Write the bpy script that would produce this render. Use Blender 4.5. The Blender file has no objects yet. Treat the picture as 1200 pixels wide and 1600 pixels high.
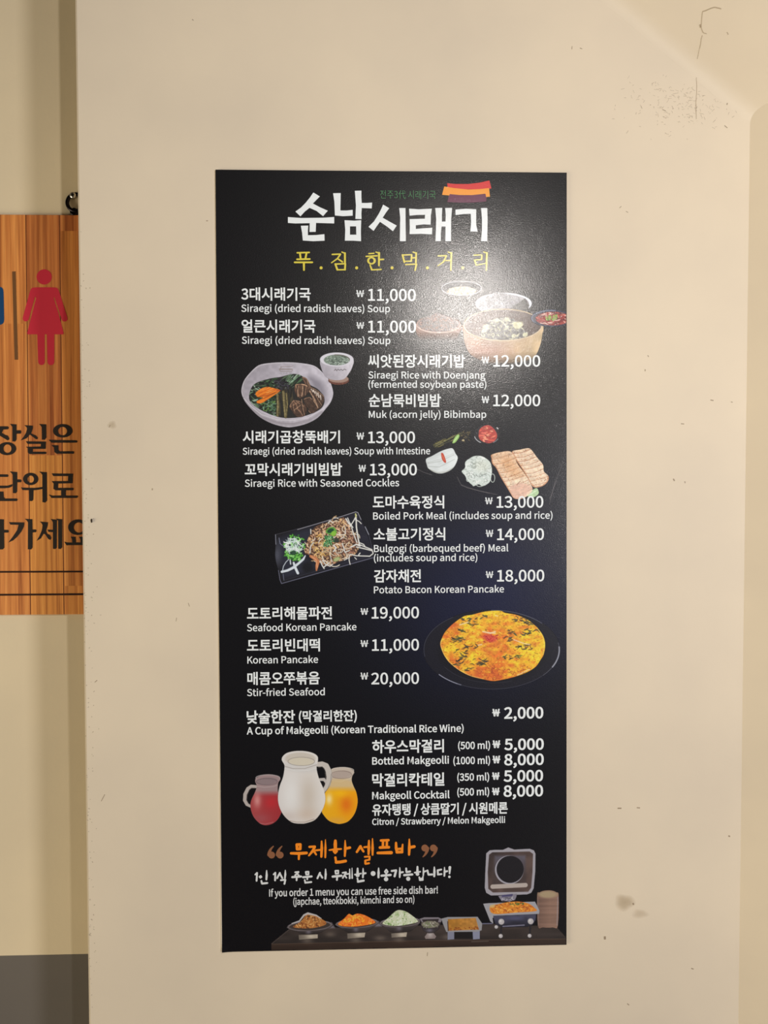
import bpy, bmesh, math, random
import numpy as np
from mathutils import Vector, Matrix

S = bpy.context.scene
COL = S.collection

# ------------------------------------------------------------------ camera
IW, IH, FPX = 1200.0, 1600.0, 1202.0
CAM = Vector((-0.05497, -1.32552, 1.5))
YAW, PITCH, ROLL = 0.0294215, -0.0179340, -0.0039590


def cam_axes():
    cy, sy = math.cos(YAW), math.sin(YAW)
    cp, sp = math.cos(PITCH), math.sin(PITCH)
    fwd = Vector((sy * cp, cy * cp, sp))
    right = Vector((cy, -sy, 0.0))
    up = right.cross(fwd)
    cr, sr = math.cos(ROLL), math.sin(ROLL)
    return right * cr + up * sr, up * cr - right * sr, fwd


RGT, UPV, FWD = cam_axes()
cd = bpy.data.cameras.new('camera')
cd.sensor_fit = 'VERTICAL'
cd.sensor_height = 36.0
cd.sensor_width = 27.0
cd.lens = 36.0 * FPX / IH
cd.clip_start = 0.02
cam = bpy.data.objects.new('camera', cd)
COL.objects.link(cam)
m = Matrix((RGT, UPV, -FWD)).transposed().to_4x4()
m.translation = CAM
cam.matrix_world = m
S.camera = cam

# ------------------------------------------------------------------ light
PA, CA = 13.5, (0.98, 0.92, 0.86)
PB, CB = 69.0, (0.97, 0.94, 0.955)
PC, CC = 92.0, (1.0, 0.88, 0.66)
PW, CW = 0.03, (1.0, 0.92, 0.8)

wd = bpy.data.worlds.new('world')
S.world = wd
wd.use_nodes = True
bg = wd.node_tree.nodes['Background']
bg.inputs[0].default_value = (*CW, 1)
bg.inputs[1].default_value = PW


def area(name, loc, target, size, power, color, shape='DISK', spread=math.pi):
    l = bpy.data.lights.new(name, 'AREA')
    l.shape = shape
    l.size = size
    l.energy = power
    l.color = color
    l.spread = spread
    o = bpy.data.objects.new(name, l)
    COL.objects.link(o)
    o.location = loc
    o.rotation_euler = (Vector(target) - Vector(loc)).to_track_quat('-Z', 'Y').to_euler()
    return o


# the corridor's downlight, up and to the right behind the camera
area('ceiling_downlight', (0.36, -1.7, 2.25), (0.15, 0, 1.15), 0.05, PA, CA)
# white lamp further along the corridor on the right
area('corridor_lamp', (2.1, -3.1, 1.5), (0.3, 0, 1.4), 0.5, PB, CB)
# unseen warm fill, added low on the left to brighten soffit and right wall
area('left_warm_fill', (-3.6, -1.25, 0.45), (0.0, 0, 1.8), 1.7, PC, CC)

S.view_settings.view_transform = 'Standard'
S.view_settings.look = 'None'
S.view_settings.gamma = 1.0
S.view_settings.use_curve_mapping = False
S.view_settings.exposure = 0.0

# ------------------------------------------------------------------ helpers


def at(u, v, Y=0.0):
    """pixel of the photograph -> point on the vertical plane y = Y"""
    d = FWD + RGT * ((u - IW / 2) / FPX) - UPV * ((v - IH / 2) / FPX)
    return CAM + d * ((Y - CAM.y) / d.y)


def at_grid(U, V, Y):
    dx = FWD.x + RGT.x * (U - IW / 2) / FPX - UPV.x * (V - IH / 2) / FPX
    dy = FWD.y + RGT.y * (U - IW / 2) / FPX - UPV.y * (V - IH / 2) / FPX
    dz = FWD.z + RGT.z * (U - IW / 2) / FPX - UPV.z * (V - IH / 2) / FPX
    t = (Y - CAM.y) / dy
    return CAM.x + dx * t, CAM.z + dz * t


def lin(c):
    c = np.asarray(c, float) / 255.0
    return np.where(c <= 0.04045, c / 12.92, ((c + 0.055) / 1.055) ** 2.4)


def lin4(c, k=1.0):
    r = lin(c) * k
    return (float(r[0]), float(r[1]), float(r[2]), 1.0)


def tag(o, label=None, cat=None, group=None, kind=None):
    if label:
        o['label'] = label
    if cat:
        o['category'] = cat
    if group:
        o['group'] = group
    if kind:
        o['kind'] = kind
    return o


def empty(name, loc, label, cat, group=None):
    o = bpy.data.objects.new(name, None)
    o.empty_display_size = 0.05
    COL.objects.link(o)
    o.location = loc
    return tag(o, label, cat, group)


def link_mesh(name, me, mat, parent=None):
    o = bpy.data.objects.new(name, me)
    COL.objects.link(o)
    if mat is not None:
        for mm in (mat if isinstance(mat, (list, tuple)) else [mat]):
            me.materials.append(mm)
    if parent is not None:
        o.parent = parent
        if parent.parent is None:
            o.matrix_parent_inverse = Matrix.Translation(-parent.location)
    return o


def mesh_obj(name, verts, faces, mat, parent=None, smooth=False):
    me = bpy.data.meshes.new(name)
    me.from_pydata([tuple(v) for v in verts], [], [tuple(f) for f in faces])
    me.update()
    if smooth:
        for p in me.polygons:
            p.use_smooth = True
    return link_mesh(name, me, mat, parent)


def bm_obj(name, bm, mat, parent=None, smooth=False):
    me = bpy.data.meshes.new(name)
    bmesh.ops.recalc_face_normals(bm, faces=bm.faces)
    bm.to_mesh(me)
    bm.free()
    if smooth:
        for p in me.polygons:
            p.use_smooth = True
    return link_mesh(name, me, mat, parent)


def box_bm(x0, x1, y0, y1, z0, z1, bev=0.0, seg=2):
    bm = bmesh.new()
    bmesh.ops.create_cube(bm, size=1.0)
    for v in bm.verts:
        v.co = Vector((x0 + (v.co.x + .5) * (x1 - x0), y0 + (v.co.y + .5) * (y1 - y0), z0 + (v.co.z + .5) * (z1 - z0)))
    if bev:
        bmesh.ops.bevel(bm, geom=list(bm.edges), offset=bev, segments=seg, affect='EDGES', profile=0.5)
    return bm


def tube_bm(pts, r, n=12, closed=False, bm=None):
    bm = bm or bmesh.new()
    pts = [Vector(p) for p in pts]
    rings = []
    N = len(pts)
    for i, p in enumerate(pts):
        a = pts[(i - 1) % N] if (closed or i > 0) else p
        b = pts[(i + 1) % N] if (closed or i < N - 1) else p
        t = (b - a).normalized()
        ref = Vector((0, 1, 0)) if abs(t.y) < 0.9 else Vector((1, 0, 0))
        u = t.cross(ref).normalized()
        w = t.cross(u).normalized()
        rr = r[i] if isinstance(r, (list, tuple)) else r
        rings.append([bm.verts.new(p + u * math.cos(2 * math.pi * k / n) * rr + w * math.sin(2 * math.pi * k / n) * rr) for k in range(n)])
    M = N if closed else N - 1
    for i in range(M):
        A, B = rings[i], rings[(i + 1) % N]
        for k in range(n):
            bm.faces.new((A[k], A[(k + 1) % n], B[(k + 1) % n], B[k]))
    if not closed:
        bm.faces.new(rings[0][::-1])
        bm.faces.new(rings[-1])
    return bm


# ------------------------------------------------------------------ materials


def new_mat(name):
    mt = bpy.data.materials.new(name)
    mt.use_nodes = True
    nt = mt.node_tree
    return mt, nt, nt.nodes['Principled BSDF']


def N(nt, t, **kw):
    n = nt.nodes.new(t)
    for k, v in kw.items():
        setattr(n, k, v)
    return n


def mat_paint(name, base, vary=0.06, bump=0.12, rough=0.55):
    mt, nt, p = new_mat(name)
    tc = N(nt, 'ShaderNodeTexCoord')
    n1 = N(nt, 'ShaderNodeTexNoise')
    n1.inputs['Scale'].default_value = 3.2
    n1.inputs['Detail'].default_value = 4
    nt.links.new(tc.outputs['Object'], n1.inputs['Vector'])
    n2 = N(nt, 'ShaderNodeTexNoise')
    n2.inputs['Scale'].default_value = 130
    n2.inputs['Detail'].default_value = 5
    nt.links.new(tc.outputs['Object'], n2.inputs['Vector'])
    cr = N(nt, 'ShaderNodeValToRGB')
    a, b = lin4(base, 1 - vary), lin4(base, 1 + vary)
    b = (b[0], b[1] * 0.995, b[2] * 0.97, 1)
    cr.color_ramp.elements[0].color = a
    cr.color_ramp.elements[1].color = b
    cr.color_ramp.elements[0].position = 0.3
    cr.color_ramp.elements[1].position = 0.7
    nt.links.new(n1.outputs['Fac'], cr.inputs['Fac'])
    nt.links.new(cr.outputs['Color'], p.inputs['Base Color'])
    bp = N(nt, 'ShaderNodeBump')
    bp.inputs['Strength'].default_value = bump
    bp.inputs['Distance'].default_value = 0.0012
    nt.links.new(n2.outputs['Fac'], bp.inputs['Height'])
    nt.links.new(bp.outputs['Normal'], p.inputs['Normal'])
    p.inputs['Roughness'].default_value = rough
    p.inputs['Specular IOR Level'].default_value = 0.3
    return mt


def mat_plain(name, base, rough=0.5, metal=0.0, spec=0.5, noise=0.0):
    mt, nt, p = new_mat(name)
    tc = N(nt, 'ShaderNodeTexCoord')
    n1 = N(nt, 'ShaderNodeTexNoise')
    n1.inputs['Scale'].default_value = 60
    nt.links.new(tc.outputs['Object'], n1.inputs['Vector'])
    cr = N(nt, 'ShaderNodeValToRGB')
    cr.color_ramp.elements[0].color = lin4(base, 1 - noise)
    cr.color_ramp.elements[1].color = lin4(base, 1 + noise)
    nt.links.new(n1.outputs['Fac'], cr.inputs['Fac'])
    nt.links.new(cr.outputs['Color'], p.inputs['Base Color'])
    p.inputs['Roughness'].default_value = rough
    p.inputs['Metallic'].default_value = metal
    p.inputs['Specular IOR Level'].default_value = spec
    return mt


def mat_print(name, rough, coat, coat_rough, bump, spec=0.5):
    """laminated print: ink colour from the 'Col' attribute under a finely grained film"""
    mt, nt, p = new_mat(name)
    at_ = N(nt, 'ShaderNodeAttribute', attribute_name='Col')
    nt.links.new(at_.outputs['Color'], p.inputs['Base Color'])
    nt.links.new(at_.outputs['Alpha'], p.inputs['Alpha'])
    g = N(nt, 'ShaderNodeNewGeometry')
    n = N(nt, 'ShaderNodeTexNoise')
    n.inputs['Scale'].default_value = 850
    n.inputs['Detail'].default_value = 0.5
    nt.links.new(g.outputs['Position'], n.inputs['Vector'])
    bp = N(nt, 'ShaderNodeBump')
    bp.inputs['Strength'].default_value = bump
    bp.inputs['Distance'].default_value = 0.0004
    nt.links.new(n.outputs['Fac'], bp.inputs['Height'])
    nt.links.new(bp.outputs['Normal'], p.inputs['Normal'])
    nt.links.new(bp.outputs['Normal'], p.inputs['Coat Normal'])
    p.inputs['Roughness'].default_value = rough
    p.inputs['Specular IOR Level'].default_value = spec
    p.inputs['Coat Weight'].default_value = coat
    p.inputs['Coat Roughness'].default_value = coat_rough
    return mt


def mat_alpha_mark(name, rough=0.6):
    mt, nt, p = new_mat(name)
    at_ = N(nt, 'ShaderNodeAttribute', attribute_name='Col')
    nt.links.new(at_.outputs['Color'], p.inputs['Base Color'])
    nt.links.new(at_.outputs['Alpha'], p.inputs['Alpha'])
    p.inputs['Roughness'].default_value = rough
    p.inputs['Specular IOR Level'].default_value = 0.2
    return mt


def mat_wood():
    """oiled glued-up pine board: vertical strips of different tint, streaky vertical grain"""
    mt, nt, p = new_mat('oiled_pine')
    L = nt.links.new
    tc = N(nt, 'ShaderNodeTexCoord')
    sep = N(nt, 'ShaderNodeSeparateXYZ')
    L(tc.outputs['Object'], sep.inputs[0])

    def math_(op, a, b=None):
        n = N(nt, 'ShaderNodeMath', operation=op)
        for i, q in enumerate((a, b)):
            if q is None:
                continue
            if isinstance(q, (int, float)):
                n.inputs[i].default_value = q
            else:
                L(q, n.inputs[i])
        return n.outputs[0]
    strip = math_('FLOOR', math_('MULTIPLY', math_('ADD', sep.outputs[0], SEAM0), 1.0 / SEAMW))
    # finger joints end a length of board: every strip has its own joint height
    jz = math_('FLOOR', math_('ADD', math_('MULTIPLY', sep.outputs[2], 1.45), math_('MULTIPLY', strip, 0.37)))
    cmb = N(nt, 'ShaderNodeCombineXYZ')
    L(strip, cmb.inputs[0])
    L(jz, cmb.inputs[1])
    wn = N(nt, 'ShaderNodeTexWhiteNoise', noise_dimensions='3D')
    L(cmb.outputs[0], wn.inputs['Vector'])
    mp = N(nt, 'ShaderNodeMapping')
    mp.inputs['Scale'].default_value = (330, 330, 5.5)
    L(tc.outputs['Object'], mp.inputs['Vector'])
    off = N(nt, 'ShaderNodeVectorMath', operation='ADD')
    L(mp.outputs[0], off.inputs[0])
    sc = N(nt, 'ShaderNodeVectorMath', operation='SCALE')
    L(cmb.outputs[0], sc.inputs[0])
    sc.inputs['Scale'].default_value = 7.3
    L(sc.outputs[0], off.inputs[1])
    n1 = N(nt, 'ShaderNodeTexNoise')
    n1.inputs['Scale'].default_value = 0.35
    n1.inputs['Detail'].default_value = 5
    n1.inputs['Roughness'].default_value = 0.6
    n1.inputs['Distortion'].default_value = 0.4
    L(off.outputs[0], n1.inputs['Vector'])
    cr = N(nt, 'ShaderNodeValToRGB')
    e = cr.color_ramp.elements
    e[0].position = 0.28
    e[0].color = lin4((140, 78, 36), 1.0)
    e[1].position = 0.76
    e[1].color = lin4((226, 160, 86), 1.0)
    k = cr.color_ramp.elements.new(0.52)
    k.color = lin4((198, 128, 64), 1.0)
    L(n1.outputs['Fac'], cr.inputs['Fac'])
    # fine fibres
    mp2 = N(nt, 'ShaderNodeMapping')
    mp2.inputs['Scale'].default_value = (900, 900, 22)
    L(tc.outputs['Object'], mp2.inputs['Vector'])
    n2 = N(nt, 'ShaderNodeTexNoise')
    n2.inputs['Scale'].default_value = 0.6
    n2.inputs['Detail'].default_value = 3
    L(mp2.outputs[0], n2.inputs['Vector'])
    hs = N(nt, 'ShaderNodeHueSaturation')
    hs.inputs['Saturation'].default_value = 1.0
    v = math_('ADD', math_('MULTIPLY', wn.outputs['Value'], 0.30), math_('MULTIPLY', n2.outputs['Fac'], 0.55))
    L(math_('ADD', v, 0.62), hs.inputs['Value'])
    L(math_('ADD', math_('MULTIPLY', wn.outputs['Value'], 0.016), 0.490), hs.inputs['Hue'])
    L(cr.outputs['Color'], hs.inputs['Color'])
    # dark glue line at every seam
    fr = math_('FRACT', math_('MULTIPLY', math_('ADD', sep.outputs[0], SEAM0), 1.0 / SEAMW))
    ln = math_('LESS_THAN', math_('ABSOLUTE', math_('SUBTRACT', fr, 0.5)), 0.487)
    mx = N(nt, 'ShaderNodeMix', data_type='RGBA')
    L(ln, mx.inputs['Factor'])
    mx.inputs['A'].default_value = lin4((88, 42, 18))
    L(hs.outputs['Color'], mx.inputs['B'])
    L(mx.outputs['Result'], p.inputs['Base Color'])
    bp = N(nt, 'ShaderNodeBump')
    bp.inputs['Strength'].default_value = 0.15
    bp.inputs['Distance'].default_value = 0.0006
    L(n2.outputs['Fac'], bp.inputs['Height'])
    L(bp.outputs['Normal'], p.inputs['Normal'])
    p.inputs['Roughness'].default_value = 0.5
    p.inputs['Specular IOR Level'].default_value = 0.3
    return mt


# ------------------------------------------------------------------ flat print: shapes on a vertical plane


def set_col(me, col):
    """col: (n,4) linear per vertex"""
    a = me.color_attributes.new('Col', 'FLOAT_COLOR', 'POINT')
    a.data.foreach_set('color', np.asarray(col, np.float32).ravel())


def fill_contours(name, contours, Y, col, mat, parent):
    """contours: closed outlines [(x,z)..] on plane y=Y, holes included; one mesh"""
    cu = bpy.data.curves.new('tmp', 'CURVE')
    cu.dimensions = '2D'
    cu.fill_mode = 'FRONT'
    for c in contours:
        if len(c) < 3:
            continue
        sp = cu.splines.new('POLY')
        sp.points.add(len(c) - 1)
        for q, p in zip(sp.points, c):
            q.co = (p[0] * 100, p[1] * 100, 0, 1)
        sp.use_cyclic_u = True
    o = bpy.data.objects.new('tmp', cu)
    COL.objects.link(o)
    dg = bpy.context.evaluated_depsgraph_get()
    me0 = bpy.data.meshes.new_from_object(o.evaluated_get(dg))
    v = [(q.co.x / 100, Y, q.co.y / 100) for q in me0.vertices]
    f = [tuple(p.vertices) for p in me0.polygons]
    bpy.data.objects.remove(o)
    bpy.data.curves.remove(cu)
    bpy.data.meshes.remove(me0)
    return raw_print(name, v, f, col, mat, parent)


def raw_print(name, v, f, col, mat, parent):
    ff = []
    for q in f:
        a, b, c = (Vector(v[i]) for i in q[:3])
        ff.append(q if (b - a).cross(c - a).y < 0 else tuple(reversed(q)))
    me = bpy.data.meshes.new(name)
    me.from_pydata(v, [], ff)
    me.update()
    set_col(me, np.tile(np.array(col), (len(v), 1)))
    return link_mesh(name, me, mat, parent)


def shapes(name, zoom, items, Y, col, mat, parent):
    """zoom=(u0,v0,scale): items in zoomed pixels.
    ('p', outline, *holes) filled shape; ('s', pts, width) round-capped stroke; ('d', cx, cy, r) disc"""
    u0, v0, s = zoom
    V, Fc = [], []

    def add(poly):
        b = len(V)
        lift = Y - 1.5e-6 * len(Fc)
        for (x, y) in poly:
            p = at(u0 + x / s, v0 + y / s, Y)
            V.append((p.x, lift, p.z))
        Fc.append(tuple(range(b, b + len(poly))))
    conts = []
    for it in items:
        if it[0] == 'p':
            for poly in it[1:]:
                conts.append([(lambda p: (p.x, p.z))(at(u0 + x / s, v0 + y / s, Y)) for x, y in poly])
        elif it[0] == 'd':
            _, cx, cy, r = it
            add([(cx + r * math.cos(k * math.pi / 9), cy + r * math.sin(k * math.pi / 9)) for k in range(18)])
        elif it[0] == 's':
            _, pts, w = it
            ws = w if isinstance(w, (list, tuple)) else [w] * len(pts)
            for (x, y), ww in zip(pts, ws):
                add([(x + ww / 2 * math.cos(k * math.pi / 6), y + ww / 2 * math.sin(k * math.pi / 6)) for k in range(12)])
            for i in range(len(pts) - 1):
                (xa, ya), (xb, yb) = pts[i], pts[i + 1]
                L = math.hypot(xb - xa, yb - ya) or 1
                nx, ny = -(yb - ya) / L, (xb - xa) / L
                wa, wb = ws[i] / 2, ws[i + 1] / 2
                add([(xa + nx * wa, ya + ny * wa), (xb + nx * wb, yb + ny * wb), (xb - nx * wb, yb - ny * wb), (xa - nx * wa, ya - ny * wa)])
    if conts and not Fc:
        return fill_contours(name, conts, Y, col, mat, parent)
    if conts:
        cu = fill_contours('tmp', conts, Y + 2e-6, col, mat, None)
        b = len(V)
        V += [tuple(q.co) for q in cu.data.vertices]
        Fc += [tuple(b + i for i in p.vertices) for p in cu.data.polygons]
        me = cu.data
        bpy.data.objects.remove(cu)
        bpy.data.meshes.remove(me)
    return raw_print(name, V, Fc, col, mat, parent)


# ------------------------------------------------------------------ lettering
SPACE = 0.224
# outlines by character code: advance, then closed contours x, y, x, y ... in thousandths of the em
OUTLINES = {
    33: (323, [[130, 221, 193, 221, 205, 645, 207, 749, 115, 749, 117, 645], [161, -13, 208, 6, 227, 56, 208, 107, 161, 126, 114, 107, 95, 56, 114, 6]]),
    40: (338, [[239, -196, 295, -171, 239, -60, 199, 60, 176, 184, 168, 311, 176, 437, 199, 561, 239, 680, 295, 792, 239, 818, 177, 703, 131, 582, 102, 452, 92, 311, 102, 170, 131, 40, 177, -82]]),
    41: (338, [[99, -196, 161, -82, 207, 40, 236, 170, 246, 311, 236, 452, 207, 582, 161, 703, 99, 818, 42, 792, 98, 680, 139, 561, 163, 437, 171, 311, 163, 184, 139, 60, 98, -60, 42, -171]]),
    44: (278, [[75, -190, 136, -155, 182, -107, 211, -49, 221, 19, 200, 98, 144, 126, 96, 109, 75, 62, 95, 15, 142, -2, 153, -1, 126, -81, 53, -136]]),
    45: (347, [[46, 245, 302, 245, 302, 315, 46, 315]]),
    47: (392, [[11, -179, 78, -179, 377, 794, 311, 794]]),
    48: (555, [[278, -13, 372, 11, 444, 82, 490, 201, 506, 369, 490, 535, 444, 653, 372, 723, 278, 746, 183, 723, 112, 653, 66, 535, 50, 369, 66, 201, 112, 82, 183, 11], [278, 61, 221, 79, 177, 134, 148, 230, 138, 369, 148, 507, 177, 602, 221, 656, 278, 674, 335, 656, 379, 602, 408, 507, 418, 369, 408, 230, 379, 134, 335, 79]]),
    49: (555, [[88, 0, 490, 0, 490, 76, 343, 76, 343, 733, 273, 733, 121, 681, 121, 623, 252, 623, 252, 76, 88, 76]]),
    50: (555, [[44, 0, 505, 0, 505, 79, 302, 79, 182, 72, 300, 192, 390, 307, 449, 420, 470, 531, 455, 619, 412, 687, 345, 731, 256, 746, 135, 717, 40, 639, 93, 587, 162, 648, 245, 672, 305, 661, 347, 631, 372, 585, 380, 527, 360, 428, 298, 319, 193, 195, 44, 54]]),
    51: (555, [[263, -13, 355, 1, 430, 42, 481, 108, 499, 196, 487, 265, 454, 319, 404, 358, 344, 382, 344, 387, 397, 413, 438, 452, 465, 502, 474, 563, 458, 641, 414, 698, 346, 734, 260, 746, 147, 721, 56, 659, 105, 601, 175, 652, 257, 672, 309, 664, 348, 640, 372, 604, 381, 556, 371, 501, 337, 456, 274, 427, 178, 416, 178, 346, 285, 336, 356, 306, 394, 259, 406, 199, 395, 142, 365, 99, 317, 72, 257, 63, 151, 89, 76, 147, 29, 88, 70, 50, 121, 18, 185, -5]]),
    52: (555, [[340, 0, 426, 0, 426, 202, 524, 202, 524, 275, 426, 275, 426, 733, 325, 733, 20, 262, 20, 202, 340, 202], [340, 275, 115, 275, 282, 525, 341, 633, 345, 633, 340, 500]]),
    53: (555, [[262, -13, 351, 4, 428, 52, 482, 131, 502, 238, 484, 343, 437, 416, 367, 458, 281, 472, 171, 443, 190, 655, 466, 655, 466, 733, 110, 733, 86, 391, 135, 360, 193, 392, 257, 403, 320, 392, 368, 359, 398, 306, 409, 236, 397, 164, 364, 109, 314, 75, 253, 63, 146, 88, 73, 144, 27, 84, 69, 48, 120, 17, 184, -5]]),
    54: (555, [[301, -13, 382, 4, 449, 53, 495, 128, 512, 225, 498, 326, 456, 398, 392, 441, 308, 455, 221, 432, 142, 367, 159, 510, 200, 604, 259, 655, 331, 671, 395, 656, 447, 615, 499, 671, 426, 725, 327, 746, 225, 725, 138, 656, 78, 533, 56, 350, 75, 191, 126, 78, 204, 10], [144, 294, 220, 366, 293, 387, 351, 376, 392, 343, 417, 292, 425, 225, 416, 157, 389, 105, 350, 71, 301, 59, 239, 74, 192, 119, 160, 193]]),
    55: (555, [[198, 0, 293, 0, 307, 196, 340, 364, 403, 520, 508, 678, 508, 733, 49, 733, 49, 655, 405, 655, 314, 507, 252, 357, 216, 192]]),
    56: (555, [[280, -13, 374, 2, 446, 42, 492, 102, 509, 176, 499, 243, 471, 296, 432, 338, 386, 369, 386, 374, 451, 446, 483, 551, 469, 629, 429, 690, 366, 730, 282, 744, 203, 730, 139, 693, 96, 634, 81, 558, 111, 458, 180, 389, 180, 385, 131, 352, 88, 307, 58, 250, 46, 182, 64, 104, 112, 42, 186, 2], [330, 398, 267, 425, 214, 458, 178, 501, 164, 558, 173, 606, 197, 644, 234, 668, 281, 676, 333, 666, 372, 638, 397, 597, 405, 546, 386, 468], [281, 55, 220, 65, 171, 93, 139, 136, 127, 190, 155, 285, 228, 356, 302, 324, 364, 289, 406, 242, 422, 179, 412, 129, 383, 90, 339, 64]]),
    57: (555, [[235, -13, 334, 9, 419, 81, 479, 209, 501, 398, 482, 551, 430, 659, 352, 724, 254, 746, 173, 729, 106, 681, 61, 606, 44, 508, 58, 408, 99, 336, 163, 293, 246, 278, 337, 302, 415, 367, 397, 224, 356, 130, 299, 79, 232, 63, 164, 78, 108, 119, 58, 62, 132, 8], [414, 444, 338, 369, 261, 346, 204, 357, 163, 390, 138, 441, 130, 508, 140, 577, 166, 629, 206, 663, 255, 675, 318, 660, 366, 616, 398, 544]]),
    65: (608, [[4, 0, 97, 0, 168, 224, 436, 224, 506, 0, 604, 0, 355, 733, 252, 733], [191, 297, 227, 410, 300, 658, 304, 658, 378, 410, 413, 297]]),
    66: (657, [[101, 0, 334, 0, 447, 13, 534, 53, 592, 121, 612, 215, 601, 282, 570, 334, 523, 370, 463, 390, 463, 395, 509, 419, 542, 455, 563, 501, 570, 554, 551, 636, 500, 692, 420, 723, 318, 733, 101, 733], [193, 422, 193, 660, 306, 660, 382, 654, 436, 633, 468, 597, 479, 542, 469, 492, 438, 454, 383, 430, 302, 422], [193, 74, 193, 350, 321, 350, 407, 342, 469, 318, 508, 277, 521, 218, 507, 154, 468, 109, 405, 83, 321, 74]]),
    67: (638, [[377, -13, 503, 14, 602, 92, 551, 151, 475, 90, 381, 68, 286, 89, 214, 149, 169, 244, 153, 369, 170, 492, 217, 586, 290, 645, 384, 665, 468, 646, 534, 596, 584, 656, 501, 719, 383, 746, 254, 720, 151, 645, 83, 525, 58, 366, 82, 206, 149, 87, 250, 13]]),
    68: (688, [[101, 0, 288, 0, 435, 25, 541, 97, 607, 213, 629, 369, 607, 525, 541, 639, 433, 709, 284, 733, 101, 733], [193, 76, 193, 658, 276, 658, 389, 639, 470, 583, 518, 493, 534, 369, 518, 245, 470, 153, 389, 96, 276, 76]]),
    73: (293, [[101, 0, 193, 0, 193, 733, 101, 733]]),
    75: (646, [[101, 0, 193, 0, 193, 232, 319, 382, 539, 0, 642, 0, 377, 455, 607, 733, 502, 733, 195, 365, 193, 365, 193, 733, 101, 733]]),
    77: (812, [[101, 0, 184, 0, 184, 406, 172, 622, 176, 622, 235, 455, 374, 74, 436, 74, 574, 455, 633, 622, 637, 622, 625, 406, 625, 0, 711, 0, 711, 733, 600, 733, 460, 341, 409, 188, 405, 188, 352, 341, 212, 733, 101, 733]]),
    80: (633, [[101, 0, 193, 0, 193, 292, 314, 292, 424, 306, 509, 347, 565, 417, 584, 518, 564, 619, 509, 685, 422, 722, 310, 733, 101, 733], [193, 367, 193, 658, 298, 658, 383, 651, 443, 628, 480, 585, 492, 518, 481, 450, 445, 403, 386, 376, 302, 367]]),
    82: (635, [[193, 385, 193, 658, 316, 658, 392, 651, 448, 629, 482, 589, 494, 528, 482, 465, 448, 420, 392, 394, 316, 385], [503, 0, 607, 0, 421, 321, 489, 347, 541, 390, 574, 451, 586, 528, 567, 624, 514, 688, 433, 722, 330, 733, 101, 733, 101, 0, 193, 0, 193, 311, 325, 311]]),
    83: (596, [[304, -13, 407, 3, 486, 47, 536, 113, 553, 195, 541, 266, 509, 320, 461, 360, 402, 391, 298, 436, 255, 455, 216, 480, 187, 513, 176, 559, 186, 603, 213, 636, 257, 658, 313, 665, 405, 647, 480, 597, 528, 656, 434, 721, 313, 746, 221, 732, 148, 691, 99, 630, 82, 552, 96, 482, 131, 429, 179, 391, 231, 364, 336, 318, 385, 295, 424, 269, 450, 235, 459, 187, 449, 138, 418, 101, 370, 77, 305, 68, 195, 93, 103, 159, 48, 95, 161, 16]]),
    84: (599, [[253, 0, 346, 0, 346, 655, 568, 655, 568, 733, 31, 733, 31, 655, 253, 655]]),
    87: (878, [[181, 0, 291, 0, 400, 442, 437, 609, 441, 609, 477, 442, 588, 0, 700, 0, 851, 733, 763, 733, 684, 334, 644, 96, 638, 96, 586, 334, 484, 733, 399, 733, 298, 334, 246, 96, 242, 96, 198, 334, 121, 733, 26, 733]]),
    97: (563, [[217, -13, 313, 10, 397, 65, 400, 65, 408, 0, 483, 0, 483, 334, 472, 426, 439, 496, 381, 541, 295, 557, 174, 533, 82, 486, 117, 423, 191, 463, 280, 481, 335, 469, 369, 439, 387, 395, 392, 344, 242, 318, 139, 277, 79, 219, 59, 141, 71, 76, 104, 27, 154, -3], [243, 61, 205, 66, 175, 81, 154, 107, 147, 147, 160, 195, 201, 233, 276, 263, 392, 283, 392, 132, 317, 79]]),
    98: (618, [[331, -13, 420, 7, 496, 64, 548, 156, 567, 280, 553, 394, 512, 482, 444, 537, 351, 557, 261, 535, 180, 481, 184, 578, 184, 796, 92, 796, 92, 0, 165, 0, 173, 56, 177, 56, 253, 5], [316, 64, 254, 76, 184, 120, 184, 406, 258, 461, 328, 480, 394, 466, 439, 425, 464, 361, 472, 279, 460, 189, 428, 121, 378, 79]]),
    99: (510, [[306, -13, 400, 5, 482, 55, 442, 117, 384, 79, 314, 63, 246, 78, 193, 120, 158, 186, 146, 271, 159, 356, 194, 422, 249, 465, 317, 480, 375, 467, 425, 433, 471, 493, 404, 538, 313, 557, 213, 538, 130, 482, 73, 392, 52, 271, 71, 151, 125, 62, 206, 6]]),
    100: (620, [[277, -13, 368, 10, 442, 64, 445, 64, 453, 0, 528, 0, 528, 796, 436, 796, 436, 587, 441, 494, 371, 540, 288, 557, 199, 537, 124, 480, 72, 390, 53, 271, 69, 150, 114, 61, 185, 6], [297, 64, 233, 78, 186, 119, 157, 184, 147, 272, 159, 357, 193, 422, 243, 465, 304, 480, 370, 467, 436, 423, 436, 138, 368, 82]]),
    101: (554, [[312, -13, 411, 3, 490, 42, 458, 103, 394, 71, 322, 60, 251, 73, 196, 112, 158, 171, 142, 250, 508, 250, 512, 302, 498, 407, 456, 488, 387, 539, 295, 557, 205, 537, 127, 480, 73, 390, 52, 271, 72, 151, 128, 62, 210, 6], [141, 315, 159, 387, 194, 440, 242, 473, 297, 484, 354, 473, 396, 441, 423, 388, 432, 315]]),
    102: (325, [[33, 469, 107, 469, 107, 0, 198, 0, 198, 469, 313, 469, 313, 543, 198, 543, 198, 629, 217, 709, 275, 736, 336, 721, 356, 792, 265, 809, 195, 796, 145, 761, 116, 704, 107, 630, 107, 543, 33, 538]]),
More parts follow.
